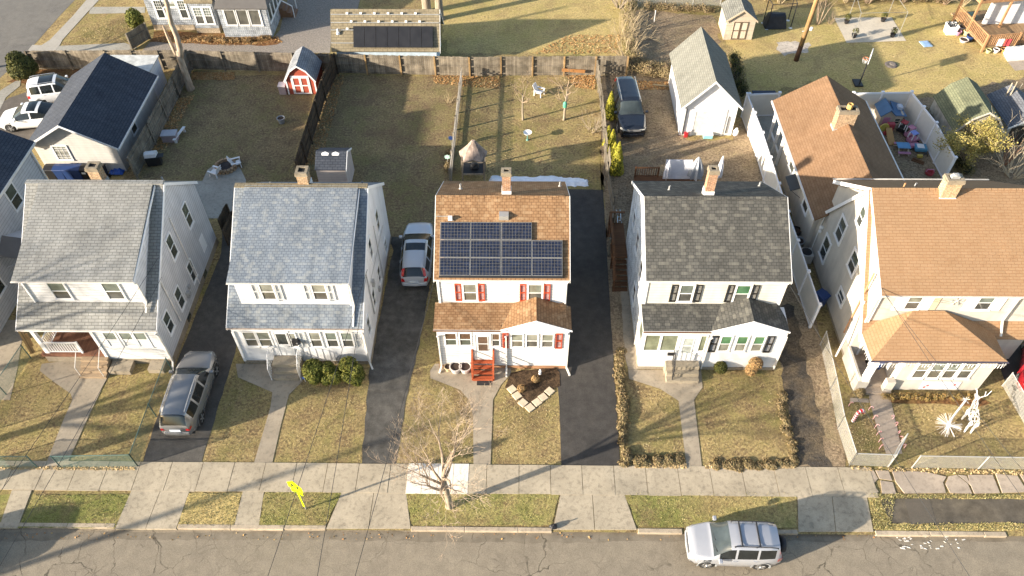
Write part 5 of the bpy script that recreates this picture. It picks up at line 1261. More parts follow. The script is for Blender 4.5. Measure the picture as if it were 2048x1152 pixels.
        if rails:
            b = MB(); xa, xb = rw[1]+.12 if rear_glass else rw[1]+.1, ws[0]-.15
            pts = [Vector((x, s*(hw*wroof*.9), interp(top, x)+.045)) for x in [xa+(xb-xa)*q/6 for q in range(7)]]
            b.tube(pts, .022, 5)
            for q in (0, 3, 6): b.bar(pts[q]-Z3*.07, pts[q], .05, .03)
            b.build('roof_rail', DARKP if bars else RIM, t, local=True)
    for q in range(bars):
        x = ws[0]-.45-.75*q; b = MB(); b.bar((x, -hw*wroof*.88, interp(top, x)+.05), (x, hw*wroof*.88, interp(top, x)+.05), .06, .03); b.build('roof_bar', DARKP, t, local=True)
    b = MB(); b.box(h-.02, h+.015, -hw*.5, hw*.5, zf-.22, zf-.08); b.build('grille', grille, t, local=True)
    for s, nm in ((1, 'front_bumper'), (-1, 'rear_bumper')):
        b = MB(); w_ = half(h)
        b.prism([(s*(h-.12), -w_*1.0-.01, .36), (s*(h+.03), -w_*.86, .36), (s*(h+.07), 0, .36), (s*(h+.03), w_*.86, .36), (s*(h-.12), w_*1.0+.01, .36)], (0, 0, .22)); b.build(nm, lowtrim or body, t, local=True, bevel=.03)
    b = MB(); b.box(-h-.03-.02, -h-.012, -.26, .26, zt0-.36, zt0-.22); b.build('number_plate', PLATE, t, local=True)
    b = MB(); b.tube([(ws[1]-.04, -.5, interp(top, ws[1])+.03), (ws[1]-.12, .1, interp(top, ws[1]-.12)+.035)], .012, 4); b.tube([(ws[1]-.04, .1, interp(top, ws[1])+.03), (ws[1]-.12, .6, interp(top, ws[1]-.12)+.035)], .012, 4); b.build('wiper', DARKP, t, local=True)
    if spare:
        b = MB(); b.lathe([(.2, 0), (.36, -.03), (.36, -.2), (.3, -.24)], (-h-.02, 0, .85), 18, 'x'); b.build('spare_wheel_cover', DARKP, t, local=True, smooth=True)
    return t
SILVER = paint('silver_car', (.40, .41, .44, 1), .3, .3, var=.03, coat=1.0); BRONZE = paint('bronze_car', (.25, .248, .245, 1), .26, .4, var=.03, coat=1.0)
ICE = paint('ice_silver_car', (.52, .55, .60, 1), .3, .2, var=.03, coat=1.0); BLACKC = paint('black_car', (.012, .014, .02, 1), .2, .0, var=.03, coat=1.0); WHITEC = paint('white_car', (.78, .79, .80, 1), .3, 0, var=.03, coat=1.0)
REDC = paint('red_car', (.42, .02, .03, 1), .3, .1, coat=1.0); GREYC = paint('grey_car', (.22, .23, .24, 1), .3, .3, coat=1.0); GREYP = paint('grey_cladding', (.3, .31, .32, 1), .5)
suv = dict(L=4.2, Wd=1.76, top=[(-2.1, .95), (-2.06, 1.1), (-1.9, 1.58), (-1.5, 1.66), (0.0, 1.68), (.35, 1.64), (1.05, 1.06), (1.15, 1.02), (1.85, .93), (2.05, .82), (2.1, .72)],
           belt=[(-2.1, .98), (-1.5, 1.04), (.6, 1.0), (1.1, .98), (2.1, .72)], ws=(.36, 1.06), rw=(-2.07, -1.9), side=(-1.75, .8), pillars=[(-1.0, -.9), (.0, .1)], wheel=.34, wb=(-1.22, 1.27))
def rescale(d, f):
    g = lambda v: v*f
    for k in ('top', 'belt'): d[k] = [(x*f, z) for x, z in d[k]]
    for k in ('ws', 'rw', 'side', 'wb'): d[k] = tuple(x*f for x in d[k])
    d['pillars'] = [(a*f, b_*f) for a, b_ in d['pillars']]; d['L'] *= f; return d
suv = rescale(suv, .92)
p = at(1466, 1100)
make_car('silver compact sport utility parked in the street with a spare wheel cover', (9.25, 14.0, -.12), math.pi-.02, SILVER, bars=2, spare=True, lowtrim=GREYP, **suv)
dur = dict(L=4.7, Wd=1.86, top=[(-2.35, .98), (-2.3, 1.15), (-2.02, 1.6), (-1.6, 1.66), (-.1, 1.68), (.3, 1.63), (1.05, 1.1), (1.15, 1.06), (2.05, .97), (2.28, .86), (2.35, .74)],
           belt=[(-2.35, 1.04), (-1.5, 1.06), (.6, 1.03), (1.1, 1.01), (2.35, .74)], ws=(.32, 1.07), rw=(-2.31, -2.0), side=(-1.85, .8), pillars=[(-1.15, -1.03), (-.1, .02)], wheel=.36, wb=(-1.4, 1.43), tails='low', taper=.22, wroof=.69)
a, c = at(352, 845), at(400, 722)
pc = (at(380, 790, .9)); 
make_car('bronze grey seven seat sport utility parked on the first driveway', ((at(352, 852, .4).x+at(403, 712, .85).x)/2+.05, (at(352, 852, .4).y+at(403, 712, .85).y)/2-.05, .012), math.atan2(c.y-a.y, c.x-a.x)+.05, BRONZE, **dur)
vol = dict(L=4.74, Wd=1.8, top=[(-2.37, .95), (-2.33, 1.1), (-2.02, 1.44), (-1.6, 1.5), (-.2, 1.5), (.2, 1.46), (1.1, 1.02), (1.2, .98), (2.0, .88), (2.3, .76), (2.37, .62)],
           belt=[(-2.37, 1.0), (-1.6, 1.0), (.6, .95), (1.15, .92), (2.37, .62)], ws=(.2, 1.12), rw=(-2.34, -1.98), side=(-1.95, .85), pillars=[(-1.15, -1.05), (-.2, -.1)], wheel=.33, wb=(-1.33, 1.42))
q = at(834, 500, .8)
make_car('pale silver estate car beside the middle house with dark rear glass', (q.x, q.y, .012), R(91.5), ICE, sunroof=(-.65, -.1), **vol)
van = dict(L=5.0, Wd=1.95, top=[(-2.5, 1.0), (-2.46, 1.25), (-2.38, 1.8), (-2.0, 1.86), (.1, 1.86), (.5, 1.8), (1.15, 1.2), (1.25, 1.16), (2.3, 1.06), (2.46, .98), (2.5, .8)],
           belt=[(-2.5, 1.15), (1.15, 1.12), (2.5, .8)], ws=(.5, 1.18), rw=(-2.47, -2.38), side=(-2.2, .9), pillars=[(-1.2, -1.08), (-.05, .08)], wheel=.4, wb=(-1.45, 1.5))
q = at(1258, 213, 1.0)
make_car('black full size sport utility facing the street beside the picket fence', (q.x, q.y, .012), R(-87), BLACKC, grille=RIM, lowtrim=BLACKC, **van)
sed = dict(L=4.5, Wd=1.8, top=[(-2.25, .85), (-2.2, 1.0), (-1.75, 1.08), (-1.0, 1.4), (-.4, 1.46), (.2, 1.42), (1.05, .98), (1.15, .95), (2.0, .84), (2.2, .7), (2.25, .6)],
           belt=[(-2.25, .92), (-1.5, .95), (.6, .9), (1.1, .9), (2.25, .6)], ws=(.2, 1.06), rw=(-1.74, -1.0), side=(-1.5, .85), pillars=[(-.4, -.3)], wheel=.33, wb=(-1.32, 1.38))
q = at(60, 228, .8); rescale(sed, .9); rescale(suv, .94)
make_car('white saloon car with black sunroof beside the navy roofed garage', (q.x, q.y, .012), R(188), WHITEC, rails=False, sunroof=(-.7, -.1), tails='low', **sed)
q = at(112, 175, .9)
make_car('white crossover car tucked behind the navy roofed garage', (q.x, q.y, .012), R(15), WHITEC, sunroof=(-.9, .1), **suv)
q = at(2075, 745, .8)
make_car('red car cut off by the right edge on the dark driveway', (q.x+.55, q.y+.6, .012), R(60), REDC, rails=False, tails='low', **sed)
make_car('grey car in the street beyond the lower left edge', (-25.4, 13.1, -.12), 0, GREYC, **suv)
# ================================================================= vegetation
BARK1 = bark('pale_bark', (.36, .30, .22, 1), (.22, .18, .13, 1)); TWIG = paint('twigs', (.34, .25, .17, 1), .9, var=.3, scale=8); TWIGR = paint('red_twigs', (.38, .19, .11, 1), .9, var=.3, scale=8)
BARK2 = bark('dead_wood', (.52, .42, .31, 1), (.3, .22, .15, 1)); BARK3 = bark('brown_bark', (.2, .15, .1, 1), (.12, .09, .06, 1))
def rdir(d, spread):
    a = d.orthogonal().normalized(); b_ = d.cross(a); t = random.uniform(0, 2*math.pi)
    return (d*math.cos(spread)+(a*math.cos(t)+b_*math.sin(t))*math.sin(spread)).normalized()
def grow(b, p, d, l, r, depth, up=.12, n=3, spread=(.35, .85), shrink=.68, segs=3, tips=None, minr=.006, droop=0.0):
    pts = [p]; dd = d
    for i in range(segs):
        dd = (rdir(dd, random.uniform(.05, .22))+Z3*up*random.uniform(.2, 1)-Z3*droop).normalized(); pts.append(pts[-1]+dd*l/segs)
    rs = [r*(1-.45*i/segs) for i in range(segs+1)]
    b.tube(pts, rs, 6 if r > .06 else (4 if r > .02 else 3), cap=False)
    if depth == 0:
        if tips is not None: tips.append((pts[-1], dd))
        return
    for i in range(n):
        k = segs if i < 1 else random.randint(1, segs)
        grow(b, pts[k], rdir(dd, random.uniform(*spread)), l*shrink*random.uniform(.75, 1.15), max(minr, rs[k]*random.uniform(.55, .75)), depth-1, up, n, spread, shrink, segs, tips, minr, droop)
def bare_tree(label, base, h, r, depth=4, n=3, lean=(0, 0), seed=1, m=TWIG, bm=BARK1, name='bare_tree', trunk=.33, group=None, spread=(.4, .95), crown=None, up=.12, limbs=5, minr=.007):
    random.seed(seed); base = Vector(base); t = thing(name, label, 'tree', base, 0, group)
    b = MB(); d = Vector((lean[0], lean[1], 1)).normalized(); th_ = h*trunk
    pts = [base+Vector((0, 0, -.05)), base+d*.12+Vector((0, 0, 0)), base+d*th_*.5+Vector((random.uniform(-.05, .05), random.uniform(-.05, .05), 0)), base+d*th_, base+d*th_*1.5]
    b.tube(pts, [r*1.6, r*1.1, r*.95, r*.85, r*.5], 10); b.build('trunk', bm, t, smooth=True)
    b = MB(); l = crown or h*.3
    for i in range(limbs):
        f = random.uniform(.8, 1.45) if i else 1.5
        p = base+d*th_*f; a = 2*math.pi*(i+random.uniform(-.2, .2))/limbs; tl = random.uniform(.5, 1.0) if i else .1
        grow(b, p, Vector((math.cos(a)*math.sin(tl), math.sin(a)*math.sin(tl), math.cos(tl))), l*random.uniform(.85, 1.1), r*.5, depth-1, up, n, spread, .7, 3, None, minr)
    b.build('crown', m, t)
    return t
q = at(899, 1013)
bare_tree('bare street tree with pale trunk on the verge before the middle house', (q.x, q.y, 0), 6.2, .15, 6, 3, (-.04, .03), 5, m=paint('pale_twigs_front', (.37, .285, .205, 1), .9, var=.35, scale=5), trunk=.3, spread=(.3, .78), crown=1.8, limbs=8, minr=.0052, up=.14)
bare_tree('bare street tree standing beyond the lower left edge', (-27.5, 15.9, 0), 11, .26, 5, 3, (0, 0), 8, trunk=.3, crown=3.0, limbs=7)
bare_tree('bare garden tree beyond the left edge of the photograph', (-36.5, 19.5, 0), 11, .25, 5, 3, (0, 0), 21, trunk=.35, crown=3.0, limbs=7)
bare_tree('second bare street tree standing beyond the lower left edge', (-33.8, 15.7, 0), 10, .24, 5, 3, (0, 0), 51, trunk=.35, crown=2.6, limbs=8, minr=.012)
q = at(1046, 240); bare_tree('small bare fruit tree left of the trunk with a green pot', (q.x, q.y, 0), 3.2, .07, 4, 3, (-.02, 0), 3, trunk=.45, crown=.85, minr=.006)
q = at(1128, 240); bare_tree('small bare fruit tree with a green pot on its trunk', (q.x, q.y, 0), 3.6, .08, 4, 3, (.05, .1), 4, trunk=.42, crown=1.0, minr=.006)
q = at(-8, 135); bare_tree('bare pale tree at the left edge over the side street', (q.x, q.y, 0), 5.5, .12, 5, 3, (0, 0), 31, trunk=.35, crown=1.5)
# dead forked trunk over the back fence
random.seed(3); q = at(381, 178); t = thing('dead_tree', 'tall dead forked trunk rising over the fence corner', 'tree', (q.x, q.y, 0))
B0 = Vector((q.x, q.y, 0)); b = MB()
b.tube([B0-Z3*.1, B0+Z3*.15, B0+Vector((.02, .05, 1.2)), B0+Vector((.02, .1, 2.5)), B0+Vector((.1, .15, 3.1))], [.36, .29, .24, .23, .21], 12); b.build('trunk', BARK2, t, smooth=True)
b = MB(); b.tube([B0+Vector((.02, .1, 2.4)), B0+Vector((.25, .15, 3.3)), B0+Vector((.3, .2, 4.2)), B0+Vector((.22, .25, 5.2)), B0+Vector((.4, .3, 6.6)), B0+Vector((.3, .3, 8.2))], [.21, .2, .18, .17, .15, .12], 10)
b.build('limb', BARK2, t, smooth=True)
b = MB(); b.tube([B0+Vector((0, .1, 2.4)), B0+Vector((-.2, .12, 3.1)), B0+Vector((-.3, .15, 4.2)), B0+Vector((-.35, .15, 5.0))], [.17, .14, .11, .07], 10); b.build('limb', BARK2, t, smooth=True)
# two tall trunks behind the barn
for (u, v, r, lab, sd) in ((854, 24, .34, 'thick pale trunk of the left one of two trees behind the solar barn', 41), (880, 38, .3, 'pale trunk of the right one of two trees behind the solar barn', 42)):
    q = at(u, v); bare_tree(lab, (q.x, q.y, 0), 17, r, 4, 3, (0, 0), sd, trunk=.55, crown=3.0, minr=.012)
# multi stemmed saplings
random.seed(9)
def stems(label, base, n, h, spread, m=TWIG, name='bare_shrub', depth=2, r=.02, cat='shrub', group=None):
    base = Vector(base); t = thing(name, label, cat, base, 0, group); b = MB()
    for i in range(n):
        a = random.uniform(0, 6.28); s = random.uniform(.1, spread)
        grow(b, base+Vector((math.cos(a)*.08*spread*3, math.sin(a)*.08*spread*3, -.03)), Vector((math.cos(a)*math.sin(s), math.sin(a)*math.sin(s), math.cos(s))), h*random.uniform(.35, .6), r, depth, .05, 2, (.15, .6), .75, 3, None, .006)
    b.build('branches', m, t); return t
q = at(1636, 48); stems('multi stemmed bare sapling beside the utility pole', q, 9, 3.4, .5, TWIG, depth=2, r=.03)
q = at(1660, 48); stems('small twiggy bare shrub in the ring of stones', q, 14, 1.3, .5, TWIG, depth=1, r=.015)
q = at(2025, 352); stems('sprawling bare shrub with pale twigs at the right edge', q, 26, 3.6, 1.1, paint('pale_twigs', (.5, .42, .3, 1), .9), depth=3, r=.03)
q = at(2008, 330); stems('reddish bare stems beside the sprawling shrub', q, 12, 2.6, .35, TWIGR, depth=1, r=.025)
q = at(1252, 120); stems('arching bare shrub over the end of the back fence', q, 26, 2.4, .9, paint('tan_twigs', (.42, .33, .2, 1), .9), depth=3, r=.03)
q = at(1245, 70); stems('tangled bare thicket at the edge of the upper lawn', q, 30, 2.2, 1.0, paint('tan_twigs', (.42, .33, .2, 1), .9), depth=3, r=.025)
q = at(1238, 15); stems('tall bare thicket at the top of the upper lawn', q, 24, 2.4, .8, paint('grey_twigs', (.33, .27, .2, 1), .9), depth=3, r=.03)
q = at(898, 205); stems('small dry bush in the lawn near the back fence', q, 14, 1.1, .6, paint('tan_twigs', (.42, .33, .2, 1), .9), depth=1, r=.012)
q = at(1185, 262); stems('dry bush against the crooked picket fence', q, 24, 1.3, 1.0, paint('grey_twigs', (.33, .27, .2, 1), .9), depth=2, r=.015)
for i, (u, v, h_) in enumerate(((1560, 6, 3), (1600, -4, 3.4), (1690, 4, 3), (1735, 6, 3.2), (1765, 0, 3), (1805, 4, 3.2), (1850, 2, 2.8), (1890, 8, 3.2), (1925, 12, 2.6))):
    random.seed(60+i); stems('dry bare shrub in the hedge row along the top edge', at(u, v), 14, h_, .55, TWIG if i % 2 else paint('tan_twigs', (.42, .33, .2, 1), .9), depth=2, r=.03, group='bare shrubs along the top edge')

def leafcards(b, pts, size, k=None, flat=.0):
    for p, nrm_ in pts:
        d = (nrm_+Vector((random.gauss(0, .5), random.gauss(0, .5), random.gauss(0, .5)))).normalized()
        a = d.orthogonal().normalized(); c = d.cross(a); t = random.uniform(0, 6.28); a, c = a*math.cos(t)+c*math.sin(t), c*math.cos(t)-a*math.sin(t)
        s = size*random.uniform(.6, 1.4)
        b.face([p-a*s*.5, p+c*s*.35, p+a*s*.5, p-c*s*.35])
def surf(c, r, n, dep=.25, gap=None, top=False):
    out = []; c = Vector(c)
    while len(out) < n:
        d = Vector((random.gauss(0, 1), random.gauss(0, 1), random.gauss(0, 1))).normalized()
        if d.z < -.5: continue
        q = Vector((d.x*r[0], d.y*r[1], d.z*r[2]))
        out.append((c+q*(1-dep*random.random()**2), d))
    return out
def shrub(label, base, blobs, n, size, m, core, name='shrub', cat='shrub', group=None, stem=True):
    base = Vector(base); t = thing(name, label, cat, base, 0, group)
    b = MB(); cb = MB()
    tot = sum(r[0]*r[2] for _, r in blobs)
    for c, r in blobs:
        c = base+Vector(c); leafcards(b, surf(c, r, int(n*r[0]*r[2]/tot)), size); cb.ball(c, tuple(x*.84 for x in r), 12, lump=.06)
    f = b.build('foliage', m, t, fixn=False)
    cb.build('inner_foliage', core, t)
    if stem:
        s = MB(); s.tube([base-Z3*.05, base+Z3*max(.15, blobs[0][0][2])], .04, 5); s.build('stem', BARK3, t)
    return t
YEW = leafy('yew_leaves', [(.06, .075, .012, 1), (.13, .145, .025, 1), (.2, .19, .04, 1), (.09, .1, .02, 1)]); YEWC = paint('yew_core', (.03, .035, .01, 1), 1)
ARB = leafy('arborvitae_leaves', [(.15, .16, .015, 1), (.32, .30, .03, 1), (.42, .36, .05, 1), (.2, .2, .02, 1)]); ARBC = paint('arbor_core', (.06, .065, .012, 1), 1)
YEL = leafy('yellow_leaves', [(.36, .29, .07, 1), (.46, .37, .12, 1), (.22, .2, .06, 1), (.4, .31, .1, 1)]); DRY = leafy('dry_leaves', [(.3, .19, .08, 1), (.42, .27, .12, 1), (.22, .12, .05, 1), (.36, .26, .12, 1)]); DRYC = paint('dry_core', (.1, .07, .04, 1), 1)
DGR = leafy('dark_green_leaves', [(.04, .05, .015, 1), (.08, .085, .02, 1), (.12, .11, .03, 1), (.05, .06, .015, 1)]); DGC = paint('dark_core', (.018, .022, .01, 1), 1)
random.seed(12)
q = at(632, 765, 0)
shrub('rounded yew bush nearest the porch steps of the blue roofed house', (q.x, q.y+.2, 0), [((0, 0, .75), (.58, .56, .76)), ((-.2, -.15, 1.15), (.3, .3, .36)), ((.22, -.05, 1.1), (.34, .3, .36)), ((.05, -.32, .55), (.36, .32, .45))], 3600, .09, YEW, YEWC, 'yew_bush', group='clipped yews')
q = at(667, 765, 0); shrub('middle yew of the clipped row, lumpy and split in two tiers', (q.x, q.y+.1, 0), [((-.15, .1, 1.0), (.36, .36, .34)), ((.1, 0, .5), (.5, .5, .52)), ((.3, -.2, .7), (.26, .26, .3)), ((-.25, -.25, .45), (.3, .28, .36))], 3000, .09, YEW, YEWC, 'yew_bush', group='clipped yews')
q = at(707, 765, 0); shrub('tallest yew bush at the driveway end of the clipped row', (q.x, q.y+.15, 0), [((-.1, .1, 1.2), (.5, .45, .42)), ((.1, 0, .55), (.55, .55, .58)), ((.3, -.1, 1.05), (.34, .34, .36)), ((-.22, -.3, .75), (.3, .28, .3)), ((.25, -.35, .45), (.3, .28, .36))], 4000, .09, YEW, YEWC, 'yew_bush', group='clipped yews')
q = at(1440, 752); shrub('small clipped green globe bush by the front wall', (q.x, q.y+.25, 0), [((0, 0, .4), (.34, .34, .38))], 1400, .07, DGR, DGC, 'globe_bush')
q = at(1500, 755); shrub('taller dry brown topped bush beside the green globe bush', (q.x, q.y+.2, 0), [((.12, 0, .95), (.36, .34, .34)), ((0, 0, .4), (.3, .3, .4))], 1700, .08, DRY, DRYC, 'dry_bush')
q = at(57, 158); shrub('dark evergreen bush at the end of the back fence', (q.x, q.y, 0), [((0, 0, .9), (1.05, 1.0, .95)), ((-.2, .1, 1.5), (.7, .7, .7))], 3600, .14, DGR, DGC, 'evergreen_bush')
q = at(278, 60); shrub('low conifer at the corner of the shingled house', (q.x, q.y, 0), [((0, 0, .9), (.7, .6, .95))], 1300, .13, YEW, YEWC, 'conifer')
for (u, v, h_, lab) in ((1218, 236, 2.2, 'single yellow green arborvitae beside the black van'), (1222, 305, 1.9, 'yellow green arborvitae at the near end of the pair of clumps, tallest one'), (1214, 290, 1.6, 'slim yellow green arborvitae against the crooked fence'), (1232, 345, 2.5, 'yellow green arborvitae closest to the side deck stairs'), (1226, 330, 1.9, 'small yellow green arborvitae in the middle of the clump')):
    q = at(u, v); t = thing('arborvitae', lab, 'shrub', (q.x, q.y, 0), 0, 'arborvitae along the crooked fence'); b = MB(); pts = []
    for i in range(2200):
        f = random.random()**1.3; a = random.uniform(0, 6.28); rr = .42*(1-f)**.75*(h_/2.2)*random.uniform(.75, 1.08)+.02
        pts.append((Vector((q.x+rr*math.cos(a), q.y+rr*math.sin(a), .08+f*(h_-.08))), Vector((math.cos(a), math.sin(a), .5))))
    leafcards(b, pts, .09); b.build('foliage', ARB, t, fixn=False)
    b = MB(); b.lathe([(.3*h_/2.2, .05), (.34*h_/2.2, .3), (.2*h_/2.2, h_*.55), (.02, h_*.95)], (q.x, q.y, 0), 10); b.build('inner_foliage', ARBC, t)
q = at(1932, 330); random.seed(17)
t = thing('yellow_shrub', 'yellow leaved shrub behind the vinyl fenced play yard', 'shrub', (q.x, q.y, 0)); b = MB(); tips = []
for i in range(11):
    a = random.uniform(0, 6.28); s = random.uniform(.1, .75); grow(b, Vector((q.x, q.y, 0)), Vector((math.cos(a)*math.sin(s), math.sin(a)*math.sin(s), math.cos(s))), 1.3, .035, 3, .06, 3, (.25, .7), .72, 3, tips, .006)
b.build('branches', TWIG, t); b = MB()
pts = [(p+Vector((random.gauss(0, .17), random.gauss(0, .17), random.gauss(0, .15))), Vector((0, 0, 1))) for p, d in tips for _ in range(34)]
leafcards(b, pts[:14000], .1); b.build('foliage', YEL, t, fixn=False)
random.seed(23)
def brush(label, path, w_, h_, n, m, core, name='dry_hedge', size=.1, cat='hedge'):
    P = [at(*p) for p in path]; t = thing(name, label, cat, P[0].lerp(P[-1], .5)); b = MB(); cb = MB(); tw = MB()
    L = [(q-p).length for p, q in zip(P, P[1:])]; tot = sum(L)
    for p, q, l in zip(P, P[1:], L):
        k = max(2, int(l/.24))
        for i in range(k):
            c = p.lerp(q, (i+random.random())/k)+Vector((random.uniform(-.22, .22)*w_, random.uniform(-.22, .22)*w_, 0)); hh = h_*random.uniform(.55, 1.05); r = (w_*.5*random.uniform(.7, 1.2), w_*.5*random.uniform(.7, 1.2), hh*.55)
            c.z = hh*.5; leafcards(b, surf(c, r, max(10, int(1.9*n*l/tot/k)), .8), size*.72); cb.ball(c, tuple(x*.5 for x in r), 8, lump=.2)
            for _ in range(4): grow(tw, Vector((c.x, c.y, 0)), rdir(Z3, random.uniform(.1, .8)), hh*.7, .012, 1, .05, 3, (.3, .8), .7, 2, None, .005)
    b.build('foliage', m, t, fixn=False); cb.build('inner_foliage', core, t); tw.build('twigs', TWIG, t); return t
DRYH = leafy('dry_hedge_leaves', [(.26, .185, .095, 1), (.34, .26, .14, 1), (.19, .13, .065, 1), (.24, .2, .09, 1), (.15, .115, .06, 1)])
brush('ragged dry hedge strip beside the black middle driveway', [(1238, 700), (1246, 800), (1250, 930)], .6, .24, 5200, DRYH, DRYC)
brush('low brown hedge along the pavement left of the straight path', [(1262, 920), (1320, 926), (1362, 924)], .6, .18, 3600, DRYH, DRYC)
brush('low brown hedge along the pavement right of the straight path', [(1418, 930), (1500, 930), (1585, 930)], .6, .15, 4200, DRYH, DRYC)
brush('knee high dry hedge at the dirt driveway edge', [(1560, 780), (1572, 850), (1588, 925)], .5, .18, 3200, DRYH, DRYC)
brush('overgrown rust brown brush between the back fence and the white garage', [(1262, 138), (1300, 148), (1345, 158)], 1.6, 1.2, 5200, DRYH, DRYC, 'brush')
brush('ivy and brush strip along the edge of the upper lawn', [(1262, 130), (1256, 80), (1255, 30), (1258, -5)], 1.0, .9, 4200, leafy('ivy_mix', [(.3, .22, .1, 1), (.12, .13, .03, 1), (.42, .32, .16, 1), (.2, .18, .06, 1)]), DRYC, 'brush')
brush('brown hedge row along the scrubby lot at the top', [(1290, 18), (1360, 22), (1430, 26)], .8, .7, 2600, DRYH, DRYC)
brush('tall dry scrub along the top edge behind the patio', [(1530, -2), (1640, -6), (1760, -2), (1900, 6)], 1.0, .9, 4500, leafy('scrub_mix', [(.34, .24, .12, 1), (.25, .16, .08, 1), (.42, .33, .18, 1), (.2, .17, .07, 1)]), DRYC, 'brush')
brush('dark hedge behind the white garage', [(1462, 130), (1478, 200)], .9, 1.5, 3000, DGR, DGC, 'hedge')
brush('planting of dry shrubs under the porch windows', [(1770, 796), (1850, 797), (1950, 797)], .45, .35, 2600, leafy('autumn_mix', [(.3, .21, .07, 1), (.22, .15, .05, 1), (.12, .11, .04, 1), (.26, .13, .05, 1)]), DRYC, 'planting', .08)
brush('undergrowth of dark ivy along the play yard fence', [(1845, 230), (1890, 300), (1930, 350)], 1.1, .7, 4200, leafy('ivy_dark', [(.06, .065, .02, 1), (.14, .12, .04, 1), (.2, .17, .05, 1), (.1, .07, .03, 1)]), DGC, 'undergrowth')
brush('dry weeds at the left corner of the hipped porch', [(1705, 770), (1725, 795)], .5, .45, 900, DRYH, DRYC, 'weeds')
brush('leafy bank under the shingled house', [(400, 80), (470, 84), (540, 78)], .7, .35, 2200, DRY, DRYC, 'leaf_bank')
brush('dead plants beside the low picket fence', [(900, 300), (893, 345)], .5, .4, 900, DRYH, DRYC, 'dead_plants')
# fallen leaves and grass tufts
def scatter(name, polys, n, size, m, z=.035, kind='stuff', lab=None, cat='fallen leaves', upright=False):
    b = MB(); tot = 0
    for poly in polys:
        P = [at(*p) for p in poly]; xs_, ys_ = [p.x for p in P], [p.y for p in P]; A = (max(xs_)-min(xs_))*(max(ys_)-min(ys_)); k = 0
        while k < n:
            x, y = random.uniform(min(xs_), max(xs_)), random.uniform(min(ys_), max(ys_)); ins = False
            for (p, q) in zip(P, P[1:]+P[:1]):
                if (p.y > y) != (q.y > y) and x < (q.x-p.x)*(y-p.y)/(q.y-p.y)+p.x: ins = not ins
            k += 1
            if not ins: continue
            c = Vector((x, y, z+random.uniform(0, .02))); s = size*random.uniform(.5, 1.4); a = random.uniform(0, 6.28)
            if upright:
                d = Vector((math.cos(a), math.sin(a), 0))*s*.5; lean_ = Vector((random.gauss(0, 1.1), random.gauss(0, 1.1), .8)).normalized()*s*1.4
                b.face([c-d-Z3*.03, c+d-Z3*.03, c+lean_])
            else:
                d = Vector((math.cos(a), math.sin(a), random.uniform(-.5, .5)))*s*.5; e = Vector((-math.sin(a), math.cos(a), random.uniform(-.6, .6)))*s*.35
                b.face([c-d, c-e, c+d, c+e])
    return tag(b.build(name, m, fixn=False), lab, cat, kind=kind)
LF_ = leafy('leaf_litter', [(.5, .32, .12, 1), (.32, .15, .06, 1), (.42, .22, .08, 1), (.55, .4, .2, 1)])
LFT = leafy('tan_litter', [(.55, .4, .2, 1), (.42, .29, .14, 1), (.62, .48, .26, 1)])
scatter('fallen_leaves', [[(1700, 934), (2060, 942), (2060, 952), (1700, 942)], [(0, 933), (272, 935), (272, 941), (0, 940)], [(1270, 925), (1372, 928), (1372, 938), (1270, 936)], [(1410, 928), (1590, 930), (1590, 938), (1410, 938)]], 700, .09, LFT, .05, lab='dry leaves drifted against the fences and the pavement edge')
scatter('fallen_leaves', [[(864, 150), (1000, 152), (1000, 178), (870, 168)], [(1130, 150), (1190, 150), (1190, 180), (1150, 175)], [(660, 150), (690, 150), (640, 330), (610, 330)], [(384, 145), (470, 145), (470, 160), (384, 160)], [(345, 200), (390, 190), (330, 300), (300, 300)]], 1500, .11, LF_, .02, lab='rust brown leaves lying along the yard fences')
scatter('fallen_leaves', [[(1140, 70), (1240, 70), (1240, 108), (1060, 108)], [(1230, 160), (1345, 165), (1345, 180), (1230, 180)], [(310, 72), (555, 72), (565, 86), (470, 92), (320, 86)]], 1600, .11, LF_, .03, lab='scattered leaves on the upper lawn and the leaf bank')
scatter('fallen_leaves', [[(0, 1064), (1750, 1062), (1750, 1078), (0, 1078)], [(1015, 745), (1110, 740), (1100, 780), (1058, 815)], [(600, 765), (740, 765), (735, 785), (600, 780)], [(150, 925), (270, 925), (270, 936), (150, 936)]], 420, .08, LF_, -.105, lab='dead leaves along the gutter')
GT = leafy('grass_blades', [(.5, .4, .23, 1), (.4, .32, .17, 1), (.24, .21, .09, 1), (.55, .46, .28, 1), (.3, .22, .12, 1)]); GT2 = leafy('green_blades', [(.24, .24, .085, 1), (.34, .3, .13, 1), (.44, .36, .18, 1), (.17, .18, .06, 1)])
random.seed(77)
front = [[(-20, 934), (90, 934), (145, 798), (80, 742), (-20, 800)], [(132, 934), (275, 934), (340, 745), (228, 735), (172, 845)], [(400, 934), (505, 934), (543, 790), (472, 745)], [(545, 934), (720, 931), (738, 770), (606, 765)], [(815, 930), (945, 930), (938, 800), (860, 757)], [(984, 930), (1120, 930), (1108, 785), (1058, 820), (1010, 780)], [(1255, 930), (1372, 930), (1357, 805), (1258, 760)], [(1405, 930), (1590, 930), (1550, 750), (1406, 765)], [(1700, 925), (1770, 925), (1735, 810), (1690, 800)], [(1806, 925), (2050, 930), (1990, 815), (1785, 812)]]
scatter('grass', front, 2600, .034, GT, .0, lab='dry winter grass of the front lawns', cat='grass', upright=True)
